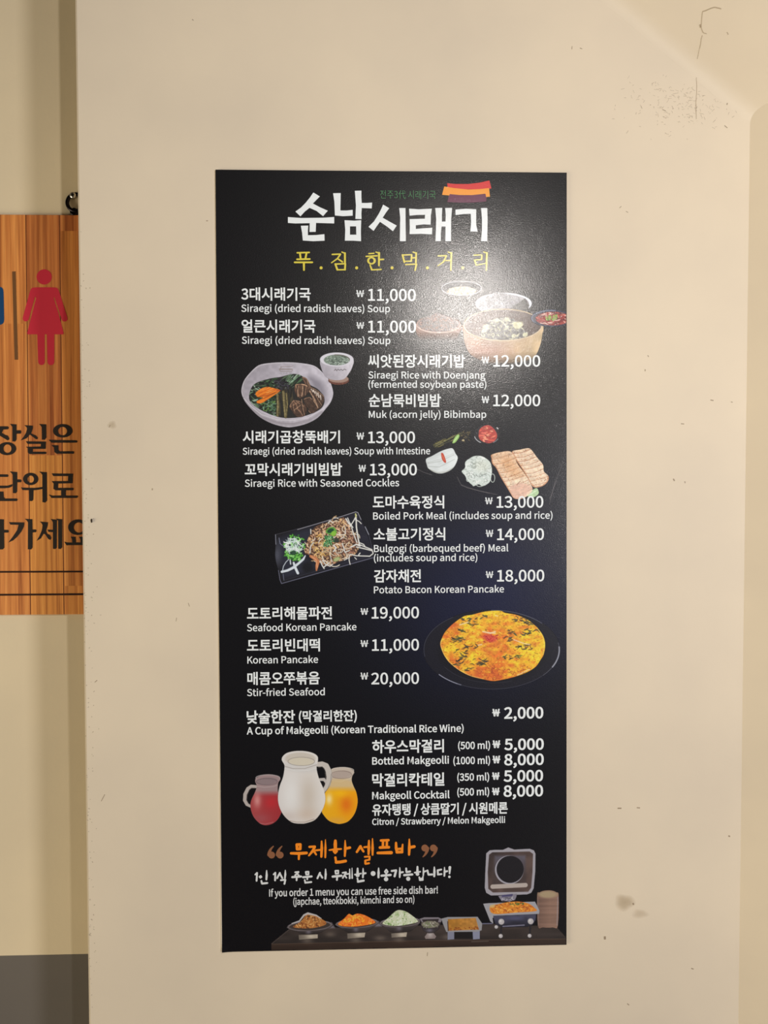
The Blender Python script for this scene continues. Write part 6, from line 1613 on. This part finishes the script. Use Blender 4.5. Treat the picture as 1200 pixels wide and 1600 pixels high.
for pts, w_ in (([(840, 150), (870, 200), (905, 235)], 14), ([(860, 140), (880, 190), (920, 250)], 10), ([(960, 110), (930, 170), (885, 240)], 11), ([(955, 130), (960, 250), (980, 380), (995, 450)], 15), ([(950, 160), (990, 180), (1015, 205)], 9), ([(985, 440), (1060, 470), (1135, 500), (1150, 545), (1110, 575), (960, 570), (890, 555)], 11), ([(905, 250), (930, 330), (965, 420)], 11),
                ([(990, 420), (1040, 440), (1060, 470)], 10), ([(960, 470), (1050, 490), (1130, 510)], 12), ([(880, 560), (876, 620), (888, 668)], 10), ([(550, 630), (570, 680), (592, 715)], 12), ([(575, 620), (610, 670), (660, 690), (690, 665)], 10), ([(590, 700), (650, 650)], 12), ([(820, 620), (880, 590)], 9), ([(940, 590), (960, 610)], 9), ([(835, 250), (832, 320)], 9),
                ([(440, 270), (442, 320)], 10), ([(800, 430), (830, 530), (880, 510)], 11), ([(430, 540), (440, 460), (470, 420)], 10), ([(640, 200), (660, 170), (690, 195)], 10), ([(700, 450), (730, 480), (700, 520)], 14), ([(780, 380), (820, 350)], 9), ([(900, 470), (960, 440), (1000, 460)], 14), ([(660, 560), (680, 640)], 8), ([(1000, 540), (985, 560)], 12)):
    cv.stroke(pts, w_, SP)
    cv.stroke([(x + 2, y + 2) for x, y in pts], w_ * .3, (176, 166, 154), .5)
cv.ell(735, 610, 40, 22, (170, 176, 120), .9, -.4, 10)
cv.stroke([(950, 95), (955, 130)], 16, (190, 186, 120), .9)
cv.build('bean_sprouts', YP - 8e-5, M_PRINT, g)
cv = Canvas(ZG, 560, 220, 790, 490)
cv.poly([(610, 300), (640, 255), (700, 245), (735, 290), (720, 330), (660, 330)], (96, 150, 60))
cv.ell(665, 285, 40, 24, (26, 66, 42), 1, -.4, 6)
cv.ell(700, 318, 28, 30, (132, 178, 60), .9, .3, 8)
cv.scatter(R_, [(600, 350), (680, 340), (715, 400), (660, 450), (595, 470), (590, 410)], 70, (14, 34), (8, 14), (0, 180), [(84, 150, 88), (54, 110, 64), (150, 196, 140), (40, 84, 50), (120, 170, 110)], bend=.8)
cv.ell(735, 395, 30, 26, (52, 58, 52), .9, 0, 12)
cv.stroke([(575, 450), (590, 410), (610, 390)], 12, (196, 180, 110), .9)
cv.build('chopped_greens', YP - 11e-5, M_PRINT, g)

# ---- 5 pancake
g = group('pancake_picture', 'printed picture of a round yellow pancake on a black plate')
ZK = (655, 940, 5.217)
cv = Canvas(ZK, 20, 50, 1165, 740)
cv.ell(590, 392, 558, 326, (24, 23, 32), .95)
cv.ell(600, 400, 455, 262, (19, 18, 25), .9, soft=30)
cv.arc(590, 392, 552, 322, -4, 26, 10, (176, 174, 182), .9)
cv.arc(590, 392, 552, 322, -10, 40, 5, (110, 108, 118), .6)
cv.arc(590, 392, 550, 322, 117, 141, 7, (150, 148, 162), .9)
cv.arc(590, 392, 552, 322, 40, 120, 4, (72, 70, 84), .7)
cv.arc(590, 392, 552, 322, 270, 318, 5, (98, 98, 116), .8)
cv.arc(590, 392, 552, 322, 170, 235, 4, (74, 74, 90), .7)
cv.arc(600, 400, 455, 262, 70, 150, 4, (58, 56, 66), .6)
cv.build('plate', YP, M_PRINT, g)
cv = Canvas(ZK, 160, 60, 1040, 660)
pan = [(172, 350), (185, 300), (210, 250), (255, 200), (310, 155), (370, 118), (430, 108), (480, 94), (560, 78), (660, 75), (700, 92), (790, 108), (880, 145), (925, 180), (965, 215), (1010, 280), (1027, 350), (1015, 430), (985, 480), (950, 530), (880, 575), (780, 612), (680, 636), (600, 647), (520, 632), (420, 607), (330, 562), (250, 500), (200, 430)]
n1, n2, n3 = cv.noise(R_, 130), cv.noise(R_, (44, 26)), cv.noise(R_, 12)
edge = np.clip((cv.Y - 470) / 170, 0, 1)
t = np.clip(.62 + .45 * n1 + .5 * n2 - .6 * edge + .3 * np.clip((cv.X - 700) / 300, 0, 1) - .35 * np.exp(-((cv.X - 640) / 160) ** 2 - ((cv.Y - 380) / 120) ** 2), 0, 1)[..., None]
base = np.array((216, 112, 44.)) * (1 - t) + np.array((236, 190, 48.)) * t
base *= (1 + .10 * n3)[..., None]
mk = cv.poly(pan, base)
cv.scatter(R_, pan, 420, (8, 24), (4, 9), (-60, 60), [(240, 196, 60), (210, 112, 44), (244, 212, 92), (200, 92, 40), (232, 156, 50), (244, 204, 70)], mk, al=.65)
cv.scatter(R_, pan, 300, (5, 18), (3, 6), (-60, 40), [(140, 66, 30), (96, 54, 30), (160, 76, 34), (110, 60, 30)], mk, al=.75)
cv.scatter(R_, [(430, 560), (600, 520), (800, 560), (930, 520), (780, 612), (600, 645)], 110, (10, 26), (5, 10), (-60, 60), [(176, 78, 40), (196, 92, 44), (150, 62, 40)], mk, al=.6)
for (x, y, w_, h_, n) in ((300, 300, 70, 26, 16), (410, 165, 60, 30, 14), (830, 150, 70, 24, 16), (890, 180, 30, 18, 6), (920, 245, 50, 24, 10), (340, 400, 50, 30, 10), (420, 375, 50, 20, 8), (360, 445, 24, 26, 7), (500, 490, 70, 24, 18), (300, 500, 60, 22, 10), (755, 255, 30, 24, 7), (725, 310, 26, 22, 6), (760, 455, 70, 16, 14), (880, 370, 70, 16, 14), (850, 262, 20, 14, 4), (350, 240, 36, 12, 6), (530, 125, 24, 18, 5), (410, 555, 30, 10, 4)):
    cv.scatter(R_, [(x - w_, y - h_), (x + w_, y - h_), (x + w_, y + h_), (x - w_, y + h_)], n, (16, 46), (6, 13), (-40, 50), [(66, 58, 40), (52, 70, 54), (40, 40, 36), (86, 92, 50), (60, 48, 44), (104, 80, 50)], mk, al=.85)
cv.ell(578, 300, 56, 30, (196, 62, 58), .85, .2, 20)
cv.scatter(R_, [(520, 270), (640, 270), (640, 330), (530, 330)], 22, (10, 24), (5, 9), (-60, 60), [(176, 40, 52), (216, 92, 74), (150, 36, 44)], mk, al=.8)
for (x, y, r) in ((560, 400, 46), (470, 590, 60), (630, 600, 40), (760, 520, 28), (940, 350, 30), (640, 350, 40), (280, 190, 40), (780, 330, 40)):
    cv.ell(x, y, r, r * .6, (196, 84, 48), .45, .3, r * .8, mk)
for pts, w_ in (([(520, 245), (580, 258), (620, 245)], 12), ([(330, 190), (400, 168)], 9), ([(480, 355), (510, 350)], 9), ([(770, 310), (850, 340), (900, 350)], 8), ([(620, 112), (640, 118)], 7), ([(800, 600), (900, 552)], 6), ([(560, 252), (620, 258)], 10)):
    cv.stroke(pts, w_, (232, 200, 160), .8)
cv.stroke(pan[-5:] + pan[:2], 8, (236, 208, 120), .6, mk)
cv.stroke([(960, 215), (1010, 280), (1022, 350), (1010, 430)], 10, (222, 206, 90), .5, mk)
cv.build('pancake', YP - 3e-5, M_PRINT, g)

# ---- 6 pitchers
g = group('makgeolli_picture', 'printed picture of red, white and yellow drinks in three glass pitchers')
ZJ = (375, 1165, 6.316)


def soft(cv, cx_, cy_, rx, ry, c, al, clip, rot=0):
    r = np.hypot(((cv.X - cx_) * math.cos(rot) + (cv.Y - cy_) * math.sin(rot)) / rx, (-(cv.X - cx_) * math.sin(rot) + (cv.Y - cy_) * math.cos(rot)) / ry)
    cv.fill(np.exp(-r * r * 1.6) * al, c, 1.0, clip)


cv = Canvas(ZJ, 20, 270, 430, 800)
cv.stroke([(155, 405), (112, 402), (78, 425), (50, 480), (46, 540), (68, 580), (105, 600)], [30, 32, 34, 34, 32, 30, 24], (172, 158, 150))
cv.stroke([(150, 418), (112, 418), (92, 436), (70, 486), (66, 540), (84, 572), (106, 586)], 6, (110, 98, 94), .7)
bd = [(150, 352), (162, 318), (225, 290), (300, 284), (375, 302), (399, 330), (378, 365), (372, 420), (378, 470), (405, 560), (412, 640), (370, 730), (300, 778), (215, 778), (140, 710), (106, 620), (110, 545), (148, 460), (165, 400)]
mb = cv.poly(bd, (150, 124, 122))
lev = np.clip((cv.Y - 440) / 60, 0, 1)
cv.fill(mb * lev, shade(cv, (158, 62, 62), (150, 44, 48), (1 / 300, 0), (110, 0)))
soft(cv, 310, 560, 90, 80, (182, 40, 46), .8, mb * lev)
soft(cv, 170, 540, 46, 90, (206, 142, 136), .8, mb)
soft(cv, 200, 720, 120, 60, (150, 78, 82), .6, mb)
cv.ell(262, 350, 108, 36, (132, 112, 112), .9, -.08)
cv.arc(265, 356, 104, 32, 0, 360, 5, (96, 80, 82), .8)
cv.arc(275, 318, 118, 30, 170, 370, 7, (178, 164, 162), .7)
cv.stroke([(160, 400), (240, 412), (330, 404), (372, 388)], 5, (186, 166, 162), .7, mb)
cv.stroke([(180, 764), (250, 774), (330, 756)], 5, (180, 130, 130), .6, mb)
cv.build('red_pitcher', YP, M_PRINT, g)
cv = Canvas(ZJ, 800, 205, 1170, 785)
bd = [(900, 240), (950, 220), (1040, 214), (1105, 236), (1127, 264), (1108, 300), (1102, 345), (1120, 400), (1148, 465), (1160, 560), (1132, 668), (1070, 745), (1000, 770), (950, 768), (880, 742), (830, 690), (806, 640), (815, 540), (840, 465), (880, 400), (905, 330)]
mb = cv.poly(bd, (186, 168, 152))
cv.poly([(905, 335), (1102, 345), (1130, 430), (840, 470)], (206, 170, 110), .7, 40, clip=mb)
lev = np.clip((cv.Y - 400) / 60, 0, 1)
cv.fill(mb * lev, shade(cv, (222, 160, 26), (226, 150, 16), (1 / 300, 0), (820, 0)))
soft(cv, 1050, 580, 80, 110, (214, 104, 20), .9, mb * lev)
soft(cv, 990, 470, 110, 50, (236, 176, 20), .7, mb * lev)
soft(cv, 880, 530, 40, 70, (236, 214, 160), .85, mb)
soft(cv, 950, 735, 120, 40, (206, 150, 70), .6, mb)
cv.ell(1000, 285, 100, 40, (168, 148, 136), .9, -.1)
cv.arc(1000, 288, 104, 38, 0, 360, 5, (120, 100, 90), .7)
cv.arc(1010, 245, 112, 30, 180, 370, 7, (204, 190, 178), .7)
cv.stroke([(905, 345), (990, 356), (1102, 322)], 5, (206, 180, 140), .8, mb)
cv.build('yellow_pitcher', YP - 1e-5, M_PRINT, g)
cv = Canvas(ZJ, 365, 40, 930, 785)
cv.stroke([(770, 185), (810, 182), (850, 200), (874, 250), (882, 310), (868, 380), (838, 432), (828, 450)], [46, 50, 54, 56, 56, 50, 40, 26], (188, 176, 166))
cv.stroke([(775, 215), (812, 208), (838, 240), (846, 300), (842, 340)], 6, (90, 82, 78), .8)
cv.stroke([(900, 280), (896, 350), (868, 420), (836, 462)], 6, (120, 106, 94), .7)
cv.stroke([(788, 335), (828, 334), (846, 358), (836, 384)], [26, 30, 22, 12], (180, 168, 160))
cv.poly([(812, 372), (838, 366), (836, 392), (822, 408)], (22, 18, 18), 1)
bd = [(412, 140), (424, 104), (470, 70), (560, 53), (660, 58), (740, 86), (768, 125), (766, 165), (755, 215), (765, 275), (785, 340), (828, 440), (842, 540), (810, 640), (745, 728), (665, 762), (600, 770), (510, 756), (430, 685), (385, 592), (375, 500), (392, 400), (425, 310), (440, 215), (434, 180)]
mb = cv.poly(bd, shade(cv, (206, 195, 188), (214, 204, 196), (1 / 460, 0), (380, 0)))
soft(cv, 675, 500, 120, 260, (186, 168, 150), .65, mb)
soft(cv, 660, 680, 150, 90, (188, 160, 138), .5, mb)
soft(cv, 500, 480, 100, 220, (220, 213, 207), .7, mb)
soft(cv, 470, 700, 110, 70, (182, 160, 148), .4, mb)
cv.poly([(430, 175), (755, 170), (765, 250), (600, 265), (440, 230)], (196, 188, 182), .6, 30, clip=mb)
cv.ell(595, 130, 150, 62, (188, 174, 158), .8, 0, 10, mb)
cv.ell(605, 158, 128, 40, (202, 188, 166), .9, .05)
cv.arc(605, 156, 132, 42, 0, 360, 5, (134, 122, 112), .8)
cv.arc(595, 122, 172, 66, 160, 380, 6, (214, 204, 194), .8)
cv.stroke([(445, 205), (520, 226), (640, 226), (756, 190)], 7, (150, 138, 130), .7, mb)
cv.stroke([(440, 225), (560, 250), (680, 242), (758, 218)], 5, (214, 208, 202), .8, mb)
cv.stroke([(490, 742), (560, 756), (640, 756), (730, 726)], 6, (128, 106, 92), .7, mb)
cv.stroke([(412, 140), (434, 180), (440, 215)], 6, (220, 214, 208), .7, mb)
cv.build('white_pitcher', YP - 2e-5, M_PRINT, g)

# ---- 7 self bar counter
g = group('self_bar_picture', 'printed picture of a buffet counter with dishes, bowls and a chafing dish')
ZC = (420, 1400, 5.0)
ZD = (640, 1310, 4.8)


def xd(x, y):                        # ZD pixels -> ZC pixels
    return ((640 + x / 4.8 - 420) * 5, (1310 + y / 4.8 - 1400) * 5)


cv = Canvas(ZC, 15, 195, 2330, 450, 1.5)
top_ = [(22, 372), (165, 255), (1120, 232), xd(560, 640), xd(1100, 660), xd(1172, 740), xd(1172, 756), (1100, 350), (24, 376)]
cv.hard(top_, shade(cv, (58, 48, 44), (44, 37, 35), (0, 1 / 130), (0, 250), R_, (120, 30), .15))
cv.hard([(20, 374), (1100, 348), xd(1172, 752), (2330, 460), (2330, 480), (20, 480)], shade(cv, (54, 40, 33), (46, 34, 28), (0, 1 / 60), (0, 370), R_, (200, 16), .1))
cv.stroke([(24, 376), (1100, 350), xd(1172, 754)], 4, (92, 74, 62), .7)
cv.stroke([(22, 372), (165, 256)], 4, (96, 82, 76), .7)
mk_ = cv.a.copy()
for (x, y) in ((300, 350), (680, 345), (480, 300), (870, 330), (1020, 340), (1400, 320)):
    soft(cv, x, y, 55, 26, (120, 104, 92), .55, mk_)
for (x, y) in ((480, 228), (846, 215)):
    cv.hard([(x - 30, y + 25), (x - 12, y - 15), (x + 10, y - 18), (x + 36, y + 22)], (132, 122, 128), .7, 14)
cv.stroke([xd(540, 640), xd(620, 638)], 8, (110, 106, 128), .8)
cv.stroke([xd(465, 775), xd(590, 770)], 6, (110, 96, 86), .6)
cv.build('counter', YP, M_PRINT, g, xmax=884.7)


def bowl(name, cx_, cy_, rx, ry, base_y, foot, food, pal, extra=None, sk=0):
    cv = Canvas(ZC, cx_ - rx - 20, cy_ - 125, cx_ + rx + 20, base_y + 60)
    mfoot = cv.hard(foot, shade(cv, (104, 92, 82), (168, 152, 134), (1 / (foot[1][0] - foot[0][0]), 0), (foot[0][0], 0)))
    soft(cv, (foot[0][0] + foot[1][0]) / 2 + 20, foot[0][1] + 12, 40, 18, (196, 180, 160), .8, mfoot)
    bl = [(cx_ - rx, cy_ + sk), (cx_ - rx * .9, cy_ + 25), (cx_ - rx * .6, base_y - 18), (cx_ - rx * .35, base_y), (cx_ + rx * .4, base_y - 5), (cx_ + rx * .7, base_y - 30), (cx_ + rx * .97, cy_ + 10), (cx_ + rx, cy_ - sk), (cx_, cy_ - 20)]
    mb = cv.poly(bl, shade(cv, (44, 37, 36), (84, 74, 72), (0, -1 / 90), (0, base_y), R_, 30, .15))
    soft(cv, cx_ - rx * .05, cy_ + 48, 26, 24, (120, 110, 118), .7, mb)
    cv.ell(cx_, cy_, rx, ry, (128, 116, 118), 1, -.06)
    cv.ell(cx_, cy_ + 2, rx - 9, ry - 6, (60, 50, 46), 1, -.06)
    mk = cv.poly(food, pal[0])
    cv.scatter(R_, food, 110, (10, 26), (5, 10), (0, 180), pal, mk, .6)
    cv.arc(cx_, cy_, rx - 3, ry - 2, 10, 172, 5, (84, 72, 70), .7)
    if extra:
        extra(cv, mk)
    cv.build(name, YP - 3e-5, M_PRINT, g)


def foil(cv, mk):
    cv.stroke([(180, 215), (240, 195), (275, 150), (305, 136), (370, 152), (410, 176)], [6, 10, 14, 16, 12, 5], (186, 176, 172), .9)
    cv.ell(312, 158, 12, 7, (70, 50, 34), .9)


bowl('side_dish', 320, 232, 172, 40, 296, [(232, 304), (382, 300), (382, 330), (236, 342)], [(190, 238), (250, 200), (296, 146), (350, 146), (410, 178), (448, 205), (430, 230), (330, 252), (225, 250)], [(168, 104, 52), (126, 70, 38), (190, 134, 76), (206, 156, 92), (100, 58, 34)], foil, 10)
bowl('side_dish', 688, 212, 162, 38, 286, [(612, 292), (754, 286), (748, 322), (614, 334)], [(540, 218), (590, 175), (625, 140), (655, 152), (690, 138), (750, 150), (820, 190), (822, 214), (690, 238), (570, 236)], [(222, 112, 36), (232, 160, 44), (206, 86, 32), (236, 130, 60), (228, 176, 56)], None, 6)
bowl('side_dish', 1026, 204, 156, 38, 284, [(956, 292), (1080, 284), (1074, 318), (958, 326)], [(888, 212), (940, 165), (995, 116), (1040, 112), (1090, 132), (1160, 188), (1150, 208), (1020, 232), (920, 228)], [(196, 196, 164), (176, 184, 142), (100, 132, 66), (214, 214, 194), (206, 204, 178), (150, 168, 112)], None, 4)
cv = Canvas(ZD, 60, 580, 260, 770)
cv.hard([(112, 738), (140, 700), (170, 698), (200, 735), (190, 752), (120, 754)], (128, 112, 108))
soft(cv, 155, 720, 26, 30, (180, 166, 160), .8, cv.a.copy())
cv.hard([(76, 625), (100, 690), (140, 712), (180, 710), (220, 680), (238, 620)], (54, 46, 46))
cv.hard([(72, 605), (110, 592), (215, 592), (242, 604), (236, 628), (80, 632)], (122, 112, 116))
cv.hard([(92, 608), (220, 604), (210, 640), (110, 644)], (48, 40, 40), 1)
cv.ell(155, 645, 66, 26, (120, 110, 96), 1)
cv.scatter(R_, [(95, 630), (215, 625), (210, 668), (110, 670)], 40, (10, 24), (5, 9), (-60, 60), [(160, 152, 136), (96, 88, 76), (180, 172, 156), (110, 116, 80)])
soft(cv, 150, 690, 30, 16, (110, 104, 116), .8, cv.a.copy())
cv.build('side_dish', YP - 3e-5, M_PRINT, g)
cv = Canvas(ZD, 225, 575, 560, 770)
cv.hard([(285, 695), (335, 692), (335, 756), (285, 760)], (122, 120, 134))
cv.hard([(472, 690), (526, 685), (526, 754), (476, 758)], (128, 126, 142))
cv.hard([(335, 695), (472, 690), (474, 750), (335, 752)], (24, 21, 22))
cv.hard([(238, 602), (285, 590), (510, 588), (545, 640), (540, 690), (505, 700), (275, 702), (250, 640)], (140, 134, 134))
mk = cv.hard([(286, 606), (496, 596), (520, 684), (292, 692)], shade(cv, (166, 110, 42), (176, 120, 56), (1 / 230, 0), (290, 0), R_, 16, .1))
cv.scatter(R_, [(290, 672), (520, 664), (520, 684), (292, 692)], 40, (8, 18), (4, 8), (-40, 40), [(124, 64, 28), (150, 84, 36)], mk)
cv.stroke([(286, 625), (290, 692)], 8, (64, 40, 30), .8)
cv.build('pancake_tray', YP - 4e-5, M_PRINT, g)
cv = Canvas(ZD, 940, 380, 1130, 680)
cyl = [(956, 428), (975, 405), (1010, 392), (1060, 390), (1100, 404), (1118, 432), (1112, 655), (1075, 668), (1000, 668), (962, 655)]
mk = cv.poly(cyl, shade(cv, (112, 84, 72), (134, 102, 86), (1 / 90, 0), (960, 0), R_, (300, 9), .08))
cv.ell(1036, 420, 70, 26, (160, 138, 106), .9, 0, 14, mk)
cv.stroke([(1112, 440), (1106, 650)], 6, (146, 132, 134), .8, mk)
cv.stroke([(962, 440), (966, 650)], 6, (130, 108, 98), .7, mk)
cv.build('canister', YP - 3e-5, M_PRINT, g)
cv = Canvas(ZD, 540, 60, 985, 765)
LB = (154, 146, 150)
cv.hard([(575, 112), (600, 90), (640, 86), (700, 86), (740, 68), (785, 84), (900, 78), (932, 90), (944, 115), (942, 250), (930, 375), (912, 408), (880, 420), (610, 428), (575, 408), (564, 370), (568, 250)], LB)
mi = cv.hard([(596, 122), (620, 104), (900, 98), (926, 116), (922, 250), (912, 370), (890, 400), (625, 406), (590, 378), (586, 250)], shade(cv, (56, 45, 44), (84, 66, 60), (1 / 360, 1 / 360), (586, 110), R_, 40, .1))
mi2 = cv.hard([(640, 132), (868, 128), (876, 345), (620, 350)], shade(cv, (92, 86, 96), (66, 54, 52), (0, 1 / 150), (0, 130), R_, 30, .06), .9, 20, mi)
cv.ell(748, 236, 108, 108, (154, 146, 152))
cv.ell(754, 232, 102, 102, (26, 23, 27))
cv.stroke([(622, 362), (870, 350)], 32, (176, 160, 150), .95)
cv.hard([(665, 432), (805, 415), (800, 440), (790, 462), (745, 472), (690, 470)], (122, 114, 124))
cv.hard([(690, 425), (775, 416), (770, 434), (692, 440)], (72, 66, 96))
cv.scatter(R_, [(690, 445), (790, 435), (770, 465), (700, 470)], 16, (8, 16), (4, 7), (-60, 60), [(180, 172, 176), (80, 74, 80)])
cv.stroke([(740, 465), (760, 485)], 10, (110, 104, 112))
cv.hard([(552, 490), (590, 486), (940, 474), (974, 540), (972, 566), (640, 580), (622, 600), (628, 640), (605, 622)], (152, 146, 148))
fd = [(602, 512), (660, 494), (740, 478), (820, 474), (890, 488), (930, 515), (948, 545), (800, 556), (630, 566)]
mk = cv.poly(fd, (206, 124, 44))
cv.scatter(R_, fd, 120, (12, 26), (7, 12), (-60, 60), [(220, 140, 50), (190, 98, 36), (228, 160, 70), (160, 84, 40), (206, 120, 40)], mk)
cv.scatter(R_, [(740, 484), (860, 484), (850, 502), (750, 500)], 22, (8, 18), (4, 8), (-60, 60), [(96, 110, 48), (70, 86, 44)], mk)
cv.hard([(604, 500), (640, 494), (640, 512), (606, 522)], (196, 166, 110), .9, 10)
cv.hard([(626, 580), (950, 568), (945, 612), (920, 650), (880, 664), (690, 668), (640, 640)], shade(cv, (38, 36, 46), (66, 64, 80), (0, -1 / 80), (0, 660), R_, 30, .15))
soft(cv, 780, 600, 90, 20, (84, 82, 112), .6, cv.a.copy())
cv.stroke([(700, 660), (860, 650)], 8, (134, 128, 146), .8)
for xa, ya, xb, yb in ((690, 640, 683, 730), (908, 630, 900, 728)):
    cv.stroke([(xa, ya), (xb, yb)], 12, (40, 36, 40))
for x, y, r in ((688, 625, 22), (908, 622, 22), (683, 732, 15), (900, 730, 14), (650, 664, 13)):
    cv.ell(x, y, r, r, (176, 166, 164), 1, 0, 6)
    soft(cv, x - r * .3, y - r * .3, r * .5, r * .5, (214, 206, 200), .8, cv.a.copy())
cv.build('chafing_dish', YP - 5e-5, M_PRINT, g)
